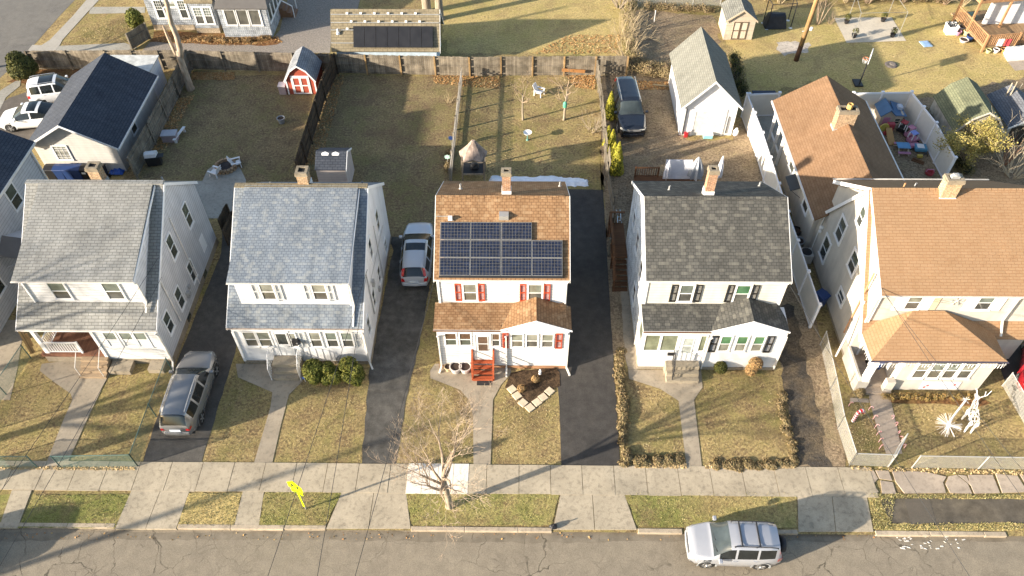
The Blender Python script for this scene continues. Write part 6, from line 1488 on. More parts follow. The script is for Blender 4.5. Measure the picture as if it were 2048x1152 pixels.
verges = [[(66, 990), (262, 990), (230, 1056), (36, 1056)], [(380, 987), (485, 987), (468, 1053), (353, 1054)], [(530, 985), (684, 985), (652, 1052), (518, 1052)], [(812, 985), (1121, 984), (1104, 1051), (822, 1051)], [(1247, 983), (1592, 986), (1594, 1058), (1275, 1053)], [(1735, 990), (1790, 992), (1780, 1060), (1748, 1060)], [(1735, 988), (2060, 990), (2060, 998), (1760, 998)], [(1750, 1048), (2060, 1045), (2060, 1062), (1750, 1060)]]
scatter('grass', verges, 1700, .036, GT2, .03, lab='greener grass of the verge strips by the kerb', cat='grass', upright=True)
back = [[(395, 150), (640, 150), (575, 355), (300, 340)], [(680, 160), (925, 160), (895, 360), (880, 470), (790, 470), (610, 360)], [(945, 160), (1190, 158), (1205, 355), (910, 355)], [(1220, 165), (1340, 165), (1365, 290), (1500, 300), (1550, 350), (1240, 350)], [(1500, 120), (2050, 60), (2050, 170), (1850, 190), (1700, 180)], [(900, 100), (890, 0), (1230, 0), (1240, 105)], [(200, 40), (275, 40), (280, 85), (130, 85)]]
scatter('grass', back, 2800, .045, GT, .0, lab='thin winter grass of the back yards', cat='grass', upright=True)
# ================================================================= street furniture and garden things
random.seed(5)
LIME = paint('fluorescent_lime', (.62, .80, .0, 1), .4, var=.02); 
def T(name, label, cat, u, v, z=0, group=None, rz=0):
    q = at(u, v, z); return thing(name, label, cat, (q.x, q.y, z), rz, group), q
# school crossing sign
t, q = T('road_sign', 'lime school crossing sign on a steel post in the verge', 'sign', 612, 1018)
b = MB(); b.bar(q, q+Z3*2.75, .06, .04); b.build('post', SPOST, t)
b = MB(); n_ = Vector((-.4, -.9165, 0)); u_ = Vector((.9165, -.4, 0))
b.bar(q+Z3*.3+n_*.035, q+Z3*1.75+n_*.035, .075, .012, up=n_.cross(Z3)) if False else b.prism([q+n_*.03+u_*-.045+Z3*.3, q+n_*.03+u_*.045+Z3*.3, q+n_*.03+u_*.045+Z3*1.75, q+n_*.03-u_*.045+Z3*1.75], n_*.012); b.build('reflector_strip', LIME, t)
sg_ = lambda a, z: q+n_*.045+u_*a+Z3*z
b = MB(); b.prism([sg_(-.38, 2.0), sg_(.38, 2.0), sg_(.38, 2.42), sg_(0, 2.8), sg_(-.38, 2.42)], n_*.008); pl_ = b.build('sign_plate', LIME, t)
b = MB()
for a, z, s in ((-.12, 2.12, 1.0), (.14, 2.1, .8)):
    f = lambda x, y: sg_(a+x*s, z+y*s)+n_*.0095
    b.prism([f(.045*math.cos(k*.785), .36+.045*math.sin(k*.785)) for k in range(8)], n_*.003)
    b.prism([f(-.06, .13), f(.06, .13), f(.05, .3), f(-.05, .3)], n_*.003); b.prism([f(-.06, .13), f(-.0, .13), f(-.08, -.04), f(-.13, -.04)], n_*.003); b.prism([f(.0, .13), f(.06, .13), f(.12, -.02), f(.07, -.04)], n_*.003)
    b.prism([f(.05, .29), f(.05, .24), f(.14, .16), f(.15, .2)], n_*.003); b.prism([f(-.05, .29), f(-.05, .24), f(-.14, .17), f(-.15, .21)], n_*.003)
b.build('walking_figures', BLACK, pl_)
b = MB(); b.prism([sg_(-.3, 1.62), sg_(.3, 1.62), sg_(.3, 1.95), sg_(-.3, 1.95)], n_*.008); pq = b.build('sign_plate', LIME, t)
b = MB(); f = lambda a, z: sg_(a, z)+n_*.0095
b.prism([f(.2, 1.88), f(-.05, 1.72), f(-.03, 1.69), f(.22, 1.85)], n_*.003); b.prism([f(-.2, 1.66), f(-.02, 1.67), f(-.12, 1.82)], n_*.003); b.build('arrow', BLACK, pq)
# poles and wires
POLEW = bark('pole_wood', (.42, .27, .13, 1), (.3, .18, .08, 1)); POLED = bark('pole_base', (.13, .07, .04, 1), (.09, .05, .03, 1))
t, q = T('utility_pole', 'leaning brown utility pole with dark base behind the white garage', 'pole', 1592, 121)
b = MB(); k = Vector((.03, .0, 1)); b.tube([q-Z3*.1, q+k*1.3], [.19, .18], 12); b.build('pole_base', POLED, t, smooth=True)
b = MB(); b.tube([q+k*1.3, q+k*12], [.178, .12], 12); b.build('pole', POLEW, t, smooth=True)
b = MB(); b.lathe([(.1, 0), (.13, .2), (.06, .26)], q+k*2.6+Vector((.28, -.1, 0)), 10); b.tube([q+k*2.7, q+k*2.7+Vector((.28, -.1, 0))], .03, 5); b.tube([q+k*2.5, q+k*2.5+Vector((-.3, -.1, 0))], .03, 5); b.build('lamp_head', WHITE, t)
t = thing('utility_pole', 'utility pole standing beyond the lower left corner of the photograph', 'pole', (-33.8, 8.0, -.1)); q = Vector((-33.8, 8.0, -.1))
b = MB(); b.tube([q, q+Z3*9.5], [.17, .12], 12); b.build('pole', POLEW, t); b = MB(); b.bar(q+Z3*8.6+Vector((0, -1.1, 0)), q+Z3*8.6+Vector((0, 1.1, 0)), .1, .12); b.build('crossarm', POLEW, t)
WIRE = paint('wire_black', (.03, .03, .03, 1), .6)
def wire(label, p, q, sag=.35, r=.012, n=14):
    p, q = Vector(p), Vector(q); b = MB(); b.tube([p.lerp(q, i/n)-Z3*sag*4*(i/n)*(1-i/n) for i in range(n+1)], r, 4)
    tag(b.build('overhead_wire', WIRE), label, 'wire', 'service wires over the front gardens')
wire('service wire to the side of the leftmost whole house, left strand', (-18.0, 26.4, 5.3), (-20.6, 2.0, 8.2)); wire('service wire to the side of the leftmost whole house, right strand', (-18.0, 25.9, 4.4), (-18.4, 2.0, 8.0))
wire('service wire to the side of the blue grey roofed house, left strand', (-7.7, 26.3, 4.6), (-9.2, 2.0, 8.0)); wire('service wire to the side of the blue grey roofed house, right strand', (-7.7, 25.8, 4.6), (-6.6, 2.0, 8.1))
wire('service wire to the left corner of the middle house', (-4.2, 25.1, 5.2), (-6.4, 2.0, 8.1)); wire('service wire to the mast of the beige house, left strand', (16.92, 25.3, 5.5), (20.2, 2.0, 8.0)); wire('service wire to the mast of the beige house, right strand', (16.92, 25.35, 5.3), (22.0, 2.0, 8.0))
wire('service wire to the charcoal roofed house', (12.9, 24.9, 5.2), (16.9, 2.0, 8.0))
# basketball hoop
t, q = T('basketball_hoop', 'portable basketball hoop with clear backboard in the upper right yard', 'basketball hoop', 1717, 172)
b = MB(); b.tube([q, q+Z3*2.1, q+Vector((.15, .1, 2.5))], .045, 6); b.build('pole', BLACK, t)
b = MB(); n_ = Vector((.75, -.66, 0)).normalized(); n_ = Vector((-.66, .3, 0)).normalized(); u_ = n_.cross(Z3); c = q+Vector((.12, .08, 2.35)); pl = [c+u_*a+Z3*z for a, z in ((-.5, -.3), (.5, -.3), (.5, .4), (-.5, .4))]
b.prism(pl, n_*.03); bb = b.build('backboard', paint('acrylic', (.45, .5, .5, 1), .2), t)
b = MB()
for i in range(4): b.bar(pl[i]+n_*.032, pl[(i+1) % 4]+n_*.032, .05, .012)
for s in ((-.13, -.05, .13, -.05), (-.13, .22, .13, .22), (-.13, -.05, -.13, .22), (.13, -.05, .13, .22)): b.bar(c+u_*s[0]+Z3*s[1]+n_*.035, c+u_*s[2]+Z3*s[3]+n_*.035, .03, .01)
b.build('board_lines', WHITE, bb)
b = MB(); rc = c+n_*.28-Z3*.18; b.tube([rc+(n_*math.cos(a)+u_*math.sin(a))*.2 for a in [i*.5236 for i in range(13)]], .014, 5); b.build('hoop_ring', paint('hoop_orange', (.6, .15, .03, 1)), t)
b = MB()
for i in range(10):
    a = i*.6283; d0 = (n_*math.cos(a)+u_*math.sin(a)); d1 = (n_*math.cos(a+.3)+u_*math.sin(a+.3)); b.tube([rc+d0*.2, rc+d1*.12-Z3*.35], .008, 3)
b.build('net', WHITE, t)
b = MB(); b.obox(q+Vector((0, .3, 0)), (.6, 0, 0), (0, .9, 0), (0, 0, .12)); b.build('base_tank', BLACK, t, bevel=.03)
# three garden sheds' neighbours: small backyard things
def pot(label, u, v, r, h, m, cat='planter', group=None, soil=True, plant=None, name='planter'):
    t, q = T(name, label, cat, u, v, 0, group)
    b = MB(); b.lathe([(r*.72, 0.02), (r, h*.85), (r*1.1, h*.86), (r*1.1, h), (r*.92, h), (r*.88, h*.86)], q, 16); b.build('pot', m, t, smooth=False)
    b = MB(); b.lathe([(r*.86, h*.8), (r*.87, h*.872), (r*.3, h*.885)], q, 12); b.build('soil', paint('soil', (.06, .04, .03, 1), .95), t)
    if plant:
        b = MB(); leafcards(b, surf(q+Z3*(h+plant*.6), (plant*.6, plant*.6, plant*.7), 260, .6), .08); b.build('foliage', DGR, t, fixn=False)
pot('small tan plant pot, leftmost of three by the red steps', 897, 740, .2, .34, paint('tan_pot', (.5, .4, .24, 1)))
pot('large pale planter in the middle of three by the red steps', 912, 742, .3, .44, paint('stone_pot', (.6, .55, .5, 1)))
pot('large pale planter nearest the red steps', 931, 742, .3, .44, paint('stone_pot', (.6, .55, .5, 1)))
pot('grey drum planter alone in the shaded back lawn', 564, 246, .26, .45, paint('grey_pot', (.3, .31, .32, 1)))
for i, (u, v, lab) in enumerate(((1692, 47, 'potted topiary at the far left corner of the upper patio'), (1707, 75, 'potted topiary at the near left corner of the upper patio'), (1765, 43, 'potted topiary at the far right corner of the upper patio'), (1784, 74, 'potted topiary at the near right corner of the upper patio'))):
    pot(lab, u, v, .2, .3, BLACK, 'potted plant', 'potted plants on the patio', plant=.42, name='potted_plant')
t, q = T('arbor', 'thin wire arbor frame standing over the upper patio', 'arbor', 1740, 62)
cs = [at(1695, 42), at(1772, 40), at(1795, 76), at(1704, 78)]
b = MB(); tp = [c+Z3*2.2 for c in cs]
for c, p in zip(cs, tp): b.tube([c, p], .02, 5)
for i in range(4): b.tube([tp[i], tp[(i+1) % 4]], .018, 4)
b.build('frame', paint('grey_wire', (.25, .25, .24, 1), .5), t)
t, q = T('door_mat', 'black door mat at the foot of the red steps', 'mat', 968, 768); b = MB(); b.box(q.x-.36, q.x+.36, q.y-.1, q.y+.2, .024, .045); b.build('mat', paint('rubber', (.02, .02, .02, 1), .95), t); b = MB(); b.box(q.x-.32, q.x+.32, q.y-.07, q.y+.17, .0455, .05); b.build('mat_ribs', DARKP, t)
C_PAV = concrete('paver', (.6, .5, .36, 1), .15, .2)
for i, (u, v) in enumerate(((1024, 779), (1034, 792), (1046, 806), (1060, 816), (1074, 805), (1086, 795), (1099, 783))):
    q = at(u, v); b = MB(); a = R(42+random.uniform(-6, 6)); c, s = math.cos(a)*.4, math.sin(a)*.4
    b.obox((q.x, q.y, -.02), (c, s, 0), (-s, c, 0), (0, 0, .075))
    o = b.build('paving_stone', C_PAV, bevel=.015); tag(o, 'square paving stone edging the mulch bed', 'paving stone', 'paving stones edging the mulch bed')
for u, v, lab in ((1071, 762, 'dried round plant in the mulch bed, nearer the house'), (1043, 780, 'dried round plant in the mulch bed, nearer the pavers')):
    q = at(u, v); shrub(lab, (q.x, q.y, 0), [((0, 0, .16), (.22, .22, .18))], 300, .07, DRY, DRYC, 'dried_plant', 'plant', stem=True)
t, q = T('garden_ornament', 'small white figurine in the mulch bed', 'ornament', 1080, 748); b = MB(); b.lathe([(.09, 0), (.05, .1), (.08, .22), (.03, .28)], q, 8); b.build('body', WHITE, t); b = MB(); b.ball(q+Z3*.34, .06, 8); b.build('head', WHITE, t)
# snow strip behind the middle house
P = [(978, 362), (985, 350), (1003, 352), (1015, 356), (1035, 352), (1060, 354), (1085, 351), (1110, 352), (1135, 356), (1158, 358), (1177, 362), (1176, 372), (1150, 373), (1120, 372), (1080, 374), (1040, 376), (1000, 374)]
b = MB(); Q = [at(*p) for p in P]; c = sum(Q, Vector())/len(Q); R2 = []
for p, n in zip(Q, Q[1:]+Q[:1]):
    for k in range(4): R2.append(p.lerp(n, k/4)+Vector((random.uniform(-.07, .07), random.uniform(-.06, .06), 0)))
mid = at(1, 366).y
m = len(R2); inn = [Vector((p.x+(c.x-p.x)*.03, p.y+(c.y+(p.x-c.x)*0-p.y)*.45, .13+random.uniform(-.03, .04))) for p in R2]
for i in range(m):
    j = (i+1) % m; b.face([(R2[i].x, R2[i].y, .0), (R2[j].x, R2[j].y, .0), inn[j], inn[i]])
b.face(inn); tag(b.build('snow', paint('old_snow', (.82, .85, .9, 1), .7, var=.1, scale=4), smooth=False), 'strip of melting snow behind the middle house', 'snow', kind='stuff')
# grill shelter
t, q = T('grill_shelter', 'weathered wooden grill shelter with a sagging fabric top', 'shelter', 948, 362); o_ = Vector((q.x, q.y+.35, 0)); SW = wood('shelter_wood', (.36, .3, .22, 1), (.25, .2, .15, 1), .1, 0, .3)
for dx in (-.7, .7):
    for dy in (-.5, .6):
        b = MB(); b.bar(o_+Vector((dx, dy, 0)), o_+Vector((dx, dy, 1.75)), .09); b.build('post', SW, t)
b = MB()
for z in (1.75, .7):
    for p, r_ in (((-.7, -.5), (.7, -.5)), ((.7, -.5), (.7, .6)), ((.7, .6), (-.7, .6)), ((-.7, .6), (-.7, -.5))): b.bar(o_+Vector((*p, z)), o_+Vector((*r_, z)), .07, .1)
build_each(b, 'frame', SW, t); b = MB(); b.obox(o_+Vector((0, .05, .7)), (1.4, 0, 0), (0, 1.1, 0), (0, 0, .04)); b.build('shelf', DARKP, t)
b = MB(); ap = o_+Vector((.05, .2, 3.0)); rg = [o_+Vector((.85*math.cos(a)*(1+.12*math.sin(5*a)), .05+.72*math.sin(a)*(1+.12*math.sin(5*a)), 1.8+.12*math.sin(3*a))) for a in [i*.3142 for i in range(20)]]
md_ = [p.lerp(ap, .5)+Vector((random.uniform(-.1, .1), random.uniform(-.1, .1), random.uniform(-.15, .05))) for p in rg]; tp = [p.lerp(ap, .88) for p in rg]
for i in range(20):
    j = (i+1) % 20; b.face([rg[i], rg[j], md_[j], md_[i]]); b.face([md_[i], md_[j], tp[j], tp[i]])
b.face(tp); b.build('fabric_top', paint('faded_fabric', (.34, .26, .21, 1), .9, var=.4, scale=5), t, smooth=True)
b = MB(); b.lathe([(.25, .74), (.3, .9), (.22, 1.08), (.05, 1.14)], o_+Vector((.05, .05, 0)), 12); b.build('grill_body', BLACK, t)
# lawn things in the sunny middle back yard
t, q = T('bird_bath', 'white bird bath on a green stem in the sunny back lawn', 'bird bath', 1055, 280); b = MB(); b.lathe([(.12, 0), (.05, .08), (.04, .5)], q, 10); b.build('pedestal', paint('green_metal', (.12, .25, .2, 1)), t); b = MB(); b.lathe([(.06, .5), (.24, .56), (.29, .66), (.25, .64), (.08, .58)], q, 16); b.build('bowl', WHITE, t)
def chair(label, u, v, rz, m=WHITE, group=None, name='lawn_chair', w_=.55):
    t, q = T(name, label, 'chair', u, v, 0, group, rz); M = WM[t.name]; V = lambda x, y, z: M @ Vector((x*.82, y*.82, z*.85))
    b = MB(); b.prism([V(-.28, -.28, .33), V(.28, -.28, .33), V(.28, .28, .26), V(-.28, .28, .26)], (0, 0, .04)); b.build('seat', m, t)
    b = MB()
    for i in range(5): b.prism([V(-.28+.115*i, .24, .28), V(-.18+.115*i, .24, .28), V(-.2+.115*i*1.04, .55, .95+.04*math.sin(i*.785)), V(-.3+.115*i*1.04, .55, .95+.04*math.sin(i*.785))], V(0, .03, 0)-V(0, 0, 0))
    b.build('backrest', m, t)
    for s in (-1, 1):
        b = MB(); b.prism([V(s*.28, -.36, .52), V(s*.42, -.36, .52), V(s*.42, .4, .5), V(s*.28, .4, .5)], (0, 0, .03)); b.build('armrest', m, t)
        b = MB(); b.bar(V(s*.32, -.3, 0), V(s*.32, -.28, .52), .07, .05); b.build('leg', m, t); b = MB(); b.bar(V(s*.32, .36, 0), V(s*.32, .34, .5), .07, .05); b.build('leg', m, t)
chair('white plastic chair in the sunny back lawn near the plank fence', 1079, 190, R(60))
chair('white garden chair left of the fire pit', 432, 350, R(250)); chair('white garden chair right of the fire pit', 475, 332, R(110))
t, q = T('fire_pit', 'round brick fire pit on the end of the patio', 'fire pit', 453, 336); b = MB()
for row in range(2):
    for i in range(16):
        a = (i+.5*row)*2*math.pi/16; d = Vector((math.cos(a), math.sin(a), 0)); e = Vector((-d.y, d.x, 0)); b.obox(q+d*.62+Z3*(.02+.15*row), d*.16, e*.19, (0, 0, .14))
b.build('brick_ring', BRK2, t); b = MB(); b.lathe([(.54, .03), (.54, .12), (.1, .2)], q, 14); b.build('ashes', paint('ash', (.05, .045, .045, 1), 1, var=.5), t)
t, q = T('grill', 'gas grill with a white lid beside the plank fence', 'grill', 312, 330); b = MB(); b.obox(q+Z3*.1, (.9, .2, 0), (-.1, .45, 0), (0, 0, .65)); b.build('cabinet', BLACK, t, bevel=.03); b = MB(); b.prism([q+Vector((-.42, -.26, .75)), q+Vector((-.42, .24, .75)), q+Vector((-.42, .18, 1.0)), q+Vector((-.42, -.05, 1.08)), q+Vector((-.42, -.2, .98))], (.7, .12, 0)); b.build('lid', paint('white_enamel', (.7, .7, .7, 1), .3), t)
b = MB(); b.obox(q+Vector((.55, .1, .72)), (.3, .06, 0), (-.08, .4, 0), (0, 0, .04)); b.build('side_shelf', DARKP, t)
t, q = T('storage_box', 'pinkish storage box on the shaded lawn', 'box', 343, 280); b = MB(); b.obox(q, (.95, .08, 0), (-.05, .6, 0), (0, 0, .55)); b.build('body', paint('mauve_plastic', (.34, .27, .27, 1), .7), t); b = MB(); b.obox(q+Z3*.55, (1.02, .08, 0), (-.05, .68, 0), (0, 0, .08)); b.build('lid', paint('grey_lid', (.42, .42, .45, 1), .6), t, bevel=.02)
t, q = T('storage_box', 'pale pink box beside the red barn shed', 'box', 568, 185); b = MB(); b.obox(q, (.5, 0, 0), (0, .55, 0), (0, 0, .65)); b.build('body', paint('pale_pink', (.45, .34, .33, 1), .7), t); b = MB(); b.obox(q+Z3*.65, (.56, 0, 0), (0, .6, 0), (0, 0, .07)); b.build('lid', paint('grey_lid2', (.5, .45, .45, 1), .6), t, bevel=.02)
t, q = T('bench', 'narrow white bench beside the storage box', 'bench', 361, 275); b = MB(); b.obox(q+Z3*.32, (.18, .0, 0), (.28, 1.5, 0), (0, 0, .05)); b.build('seat', WHITE, t)
for s in (-.6, .6): b = MB(); b.obox(q+Vector((.28/1.5*s, s, 0)), (.16, 0, 0), (0, .06, 0), (0, 0, .32)); b.build('leg', WHITE, t)
# bins behind the leftmost whole house
BINB = paint('bin_blue', (.02, .05, .16, 1), .45); BINK = paint('bin_black', (.02, .02, .022, 1), .5); BING = paint('bin_green', (.05, .09, .07, 1), .5)
def bin_(label, p, m, rz=0, group='bins behind the garage', tab=False):
    t = thing('wheelie_bin', label, 'bin', p, rz, group); M = WM[t.name]; V = lambda x, y, z: M @ Vector((x, y, z))
    b = MB(); a = [V(x, y, .08) for x, y in ((-.24, -.26), (.24, -.26), (.24, .24), (-.24, .24))]; c = [V(x, y, .98) for x, y in ((-.29, -.32), (.29, -.32), (.29, .3), (-.29, .3))]
    for i in range(4): b.face([a[i], a[(i+1) % 4], c[(i+1) % 4], c[i]])
    b.face(a); b.face(c); b.build('body', m, t)
    b = MB(); b.prism([V(-.31, -.37, .98), V(-.31, .33, .98), V(-.31, .3, 1.05), V(-.31, 0, 1.1), V(-.31, -.34, 1.03)], V(.62, 0, 0)-V(0, 0, 0)); b.build('lid', m, t, bevel=.015)
    for s in (-1, 1): b = MB(); b.lathe([(.12, -.03), (.12, .03)], V(s*.27, .26, .12), 12, 'x'); b.build('wheel', TYRE, t)
    if tab: b = MB(); b.prism([V(-.16, -.335, .7), V(.1, -.335, .7), V(.1, -.34, .86), V(-.16, -.34, .86)], V(0, -.004, 0)-V(0, 0, 0)); b.build('sticker', WHITE, t)
for i, (m, lab, tab) in enumerate(((BINK, 'black bin at the left end of the row by the garage wall', 0), (BINB, 'first blue bin from the left by the garage wall', 0), (BINB, 'middle one of the three blue bins by the garage wall', 0), (BINB, 'blue bin next to the stickered black bin', 0), (BINK, 'black bin with a white sticker by the garage wall', 1), (BINK, 'black bin half hidden behind the tan brick chimney', 0))):
    bin_(lab, (at(116+17.5*i+(10 if i == 5 else 0), 352).x, 38.3, 0), m, R(180) if False else random.uniform(-.06, .06), tab=tab)
t, q = T('tarp', 'crumpled blue tarp at the end of the bins', 'tarp', 236, 345); b = MB(); P0 = [[q+Vector((.16*i-.5, .16*j-.35, .1+.22*random.random()*(1 if 0 < i < 6 and 0 < j < 4 else .1))) for j in range(5)] for i in range(7)]
for i in range(6):
    for j in range(4): b.face([P0[i][j], P0[i+1][j], P0[i+1][j+1], P0[i][j+1]])
b.build('sheet', paint('tarp_blue', (.03, .1, .4, 1), .5), t)
bin_('dark green bin beside the timber deck', at(1932, 52), BING, .3, 'bins by the deck'); bin_('blue recycling bin lying in the side passage of the beige house', at(1634, 612), BINB, .6, 'bins by the deck')
bin_('blue bin on the porch of the beige house', (18.15, 23.6, .36), BINB, 0, 'porch things')
# umbrellas and furniture behind the dark roofed house
UMG = paint('grey_canvas', (.36, .38, .41, 1), .8, var=.2); UMW = paint('white_canvas', (.72, .72, .76, 1), .8, var=.1)
for (u, v, r, h_, m, lab) in ((1330, 366, .2, 2.1, UMW, 'slim closed white parasol behind the charcoal roof'), (1386, 366, .42, 2.3, UMG, 'wide closed grey parasol behind the charcoal roof'), (1432, 366, .2, 2.4, UMW, 'closed pale parasol beside the chimney')):
    q = at(u, v+4); t = thing('parasol', lab, 'parasol', (q.x, q.y, 0), 0, 'closed parasols on the rear deck')
    b = MB(); b.tube([q, q+Z3*h_], .025, 6); b.build('pole', SPOST, t)
    b = MB(); n = 16; rr = [(1.0, .75), (.95, 1.1), (.7, 1.6), (.35, h_-.25), (.06, h_)]; L0 = []
    for f, z in rr: L0.append([q+Vector((r*f*(1+.22*math.cos(i*math.pi))*math.cos(i*.3927), r*f*(1+.22*math.cos(i*math.pi))*math.sin(i*.3927), z)) for i in range(n)])
    for A, B_ in zip(L0, L0[1:]):
        for i in range(n): b.face([A[i], A[(i+1) % n], B_[(i+1) % n], B_[i]])
    b.face(L0[-1]); b.build('canopy', m, t, smooth=True)
t = thing('projector_screen', 'white canvas screen standing behind the charcoal roof', 'screen', at(1408, 368)); sy = at(1408, 368).y; b = MB(); b.prism([(9.0, sy, .3), (10.75, sy, .3), (10.75, sy+.25, 1.75), (9.1, sy+.25, 1.75)], (0, .04, 0)); b.build('canvas', UMW, t)
for x in (9.1, 10.7): b = MB(); b.bar((x, sy+.1, 0), (x, sy+.3, 1.75), .05); b.build('leg', SPOST, t)
t = thing('deck', 'brown rear deck corner with railing behind the charcoal roof', 'deck', (8.2, 37, 0)); b = MB(); b.box(7.2, 11.2, 34.6, 38.4, .3, .4); b.build('floor', CEDAR, t); b = MB(); railing(b, (7.25, 38.3, 0), (8.7, 38.3, 0), .4, .75, .14, .04); b.build('railing', CEDAR, t)
# by the white garage
t, q = T('gas_bottle', 'white gas bottle beside the white garage', 'gas bottle', 1470, 270); b = MB(); b.lathe([(.13, 0), (.18, .06), (.18, .36), (.1, .46)], q, 14); b.build('cylinder', WHITE, t, smooth=True); b = MB(); b.lathe([(.09, .46), (.09, .56), (.07, .56), (.07, .48)], q, 10); b.build('collar', WHITE, t)
t, q = T('cooler', 'turquoise and white cooler in front of the garage door', 'cooler', 1415, 275); b = MB(); b.obox(q, (.62, 0, 0), (0, .32, 0), (0, 0, .26)); b.build('body', paint('turquoise', (.25, .55, .6, 1), .5), t, bevel=.02); b = MB(); b.obox(q+Z3*.26, (.66, 0, 0), (0, .36, 0), (0, 0, .07)); b.build('lid', WHITE, t, bevel=.02)
t, q = T('fuel_can', 'red fuel can at the corner of the white garage', 'can', 1371, 274); b = MB(); b.obox(q, (.26, 0, 0), (0, .18, 0), (0, 0, .42)); b.build('body', REDC, t, bevel=.03); b = MB(); b.tube([q+Vector((.06, 0, .42)), q+Vector((.1, 0, .62))], .03, 6); b.build('spout', WHITE, t)
t, q = T('plank', 'long pale pole lying on the dirt beside the garage', 'plank', 1325, 172); b = MB(); b.bar(at(1307, 169, .05), at(1342, 173, .05), .09, .05); b.bar(at(1309, 170, .1), at(1340, 173, .1), .05, .03); b.build('boards', wood('new_plank', (.5, .4, .24, 1), (.4, .32, .2, 1)), t)
t = thing('board', 'orange board nailed across the back fence', 'board', at(1146, 150)+Z3*1.0); q = at(1146, 152); b = MB(); b.bar((q.x-.85, q.y-.16, .62), (q.x+.85, q.y-.16, .5), .04, .26); b.build('plank', paint('orange_board', (.36, .17, .06, 1), .6), t); b = MB(); b.lathe([(.03, 0), (.03, .02)], (q.x, q.y-.2, .56), 6, 'y'); b.build('nail', BLACK, t)
t, q = T('ladder', 'white ladder lying against the crooked fence', 'ladder', 1236, 445); b = MB(); p0, p1 = at(1233, 420, .25), at(1238, 470, .25); d = Vector((.22, .02, .0))
b.bar(p0, p1, .05); b.bar(p0+d, p1+d, .05)
for i in range(1, 7): b.bar(p0.lerp(p1, i/7), p0.lerp(p1, i/7)+d, .04)
b.build('frame', paint('pale_blue_white', (.62, .7, .72, 1)), t)
t, q = T('green_pot', 'green feeder hanging on the small fruit tree', 'feeder', 1128, 240); b = MB(); b.lathe([(.1, 1.2), (.14, 1.25), (.14, 1.55), (.03, 1.68)], q+Vector((0, -.2, 0)), 10); b.build('body', paint('feeder_green', (.1, .38, .24, 1)), t); b = MB(); b.tube([q+Vector((0, -.2, 1.68)), q+Vector((0, -.05, 1.8))], .012, 4); b.build('hook', BLACK, t)
for (u, v, m, lab) in ((903, 292, BINB, 'blue pinwheel beside the low picket fence'), (896, 330, paint('mint', (.5, .75, .65, 1)), 'mint flower pinwheel beside the low picket fence')):
    t, q = T('pinwheel', lab, 'ornament', u, v); b = MB(); b.tube([q, q+Z3*.7], .012, 4); b.build('stick', SPOST, t); b = MB()
    for i in range(8):
        a = i*.785; c, s = math.cos(a), math.sin(a); p = q+Vector((0, -.03, .7)); b.prism([p, p+Vector((c*.12-s*.05, 0, s*.12+c*.05)), p+Vector((c*.22, 0, s*.22)), p+Vector((c*.12+s*.05, 0, s*.12-c*.05))], (0, -.012, 0))
    b.build('petals', m, t)
t, q = T('garden_sign', 'small blue sign stuck in the bed by the concrete steps', 'sign', 611, 763); b = MB(); b.obox(q+Z3*.22, (.24, 0, 0), (0, .02, 0), (0, 0, .18)); b.build('board', paint('sign_blue', (.12, .2, .5, 1)), t); b = MB(); b.bar(q, q+Z3*.24, .03); b.build('stake', WHITE, t)
t, q = T('board', 'brown board leaning at the left side of the open porch', 'board', 66, 706); b = MB(); b.bar(q, q+Vector((-.35, .6, 1.5)), .22, .05); b.build('plank', TANPOST, t); b = MB(); b.bar(q+Vector((-.05, .2, .3)), q+Vector((-.2, .5, 1.0)), .3, .03); b.build('batten', TANPOST, t)
# holiday decorations at the beige house
CANDY_R = paint('candy_red', (.55, .02, .03, 1), .4); CANDY_W = paint('candy_white', (.8, .76, .76, 1), .4)
def cane(label, u, v, h_, r, group=None, rz=0.0):
    t, q = T('candy_cane', label, 'decoration', u, v, 0, group, rz); M = WM[t.name]; pts = [Vector((0, 0, h_*.7*i/8)) for i in range(9)]+[Vector((h_*.17-h_*.17*math.cos(a), 0, h_*.7+h_*.22*math.sin(a))) for a in [.4*k for k in range(1, 9)]]
    br, bw = MB(), MB()
    for i, (p, n) in enumerate(zip(pts, pts[1:])): (br if i % 2 else bw).tube([M @ p, M @ n], r, 7)
    w_ = bw.build('cane', CANDY_W, t); br.build('stripes', CANDY_R, t)
cane('large red and white striped cane standing in the lawn by the chain link fence', 1706, 842, .95, .09, None, .3)
for i, (u, v) in enumerate(((1697, 812), (1737, 820), (1746, 838), (1749, 856), (1753, 870), (1757, 884), (1758, 898), (1785, 838), (1792, 852), (1797, 868), (1802, 882), (1808, 896))):
    cane('knee high candy cane stake along the pink path', u, v, .4, .016, 'candy canes along the path', random.uniform(-.6, .6) + (0 if u < 1770 else 3.1))
WW = paint('white_wire', (.8, .79, .76, 1), .5)
t, q = T('starburst', 'white starburst ornament with long spikes on the front lawn', 'decoration', 1890, 860); b = MB()
for i in range(70):
    d = Vector((random.gauss(0, 1), random.gauss(0, 1), random.gauss(.2, .7))).normalized(); b.tube([q+Z3*.45, q+Z3*.45+d*.6], .006, 3)
b.build('spikes', WW, t); b = MB(); b.ball(q+Z3*.45, .12, 10); b.build('core', WW, t); b = MB(); b.tube([q+Z3*.0, q+Z3*.45], .02, 5); b.build('stake', WW, t)
t, q = T('light_post', 'white leaning post of a holiday star beside the wire deer', 'decoration', 1893, 850); b = MB(); b.tube([q+Z3*.2, at(1932, 800, .5)], .05, 7); b.build('post', WW, t); b = MB(); e = at(1932, 800, .5)
for i in range(14): b.tube([e, e+Vector((random.gauss(0, .12), random.gauss(0, .12), random.gauss(.05, .12)))], .01, 3)
b.build('tinsel', WW, t)
t, q = T('wire_deer', 'white wire reindeer standing on the front lawn', 'decoration', 1932, 852, 0, None, R(78)); M = WM[t.name]; V = lambda x, y, z: M @ Vector((x, y, z))
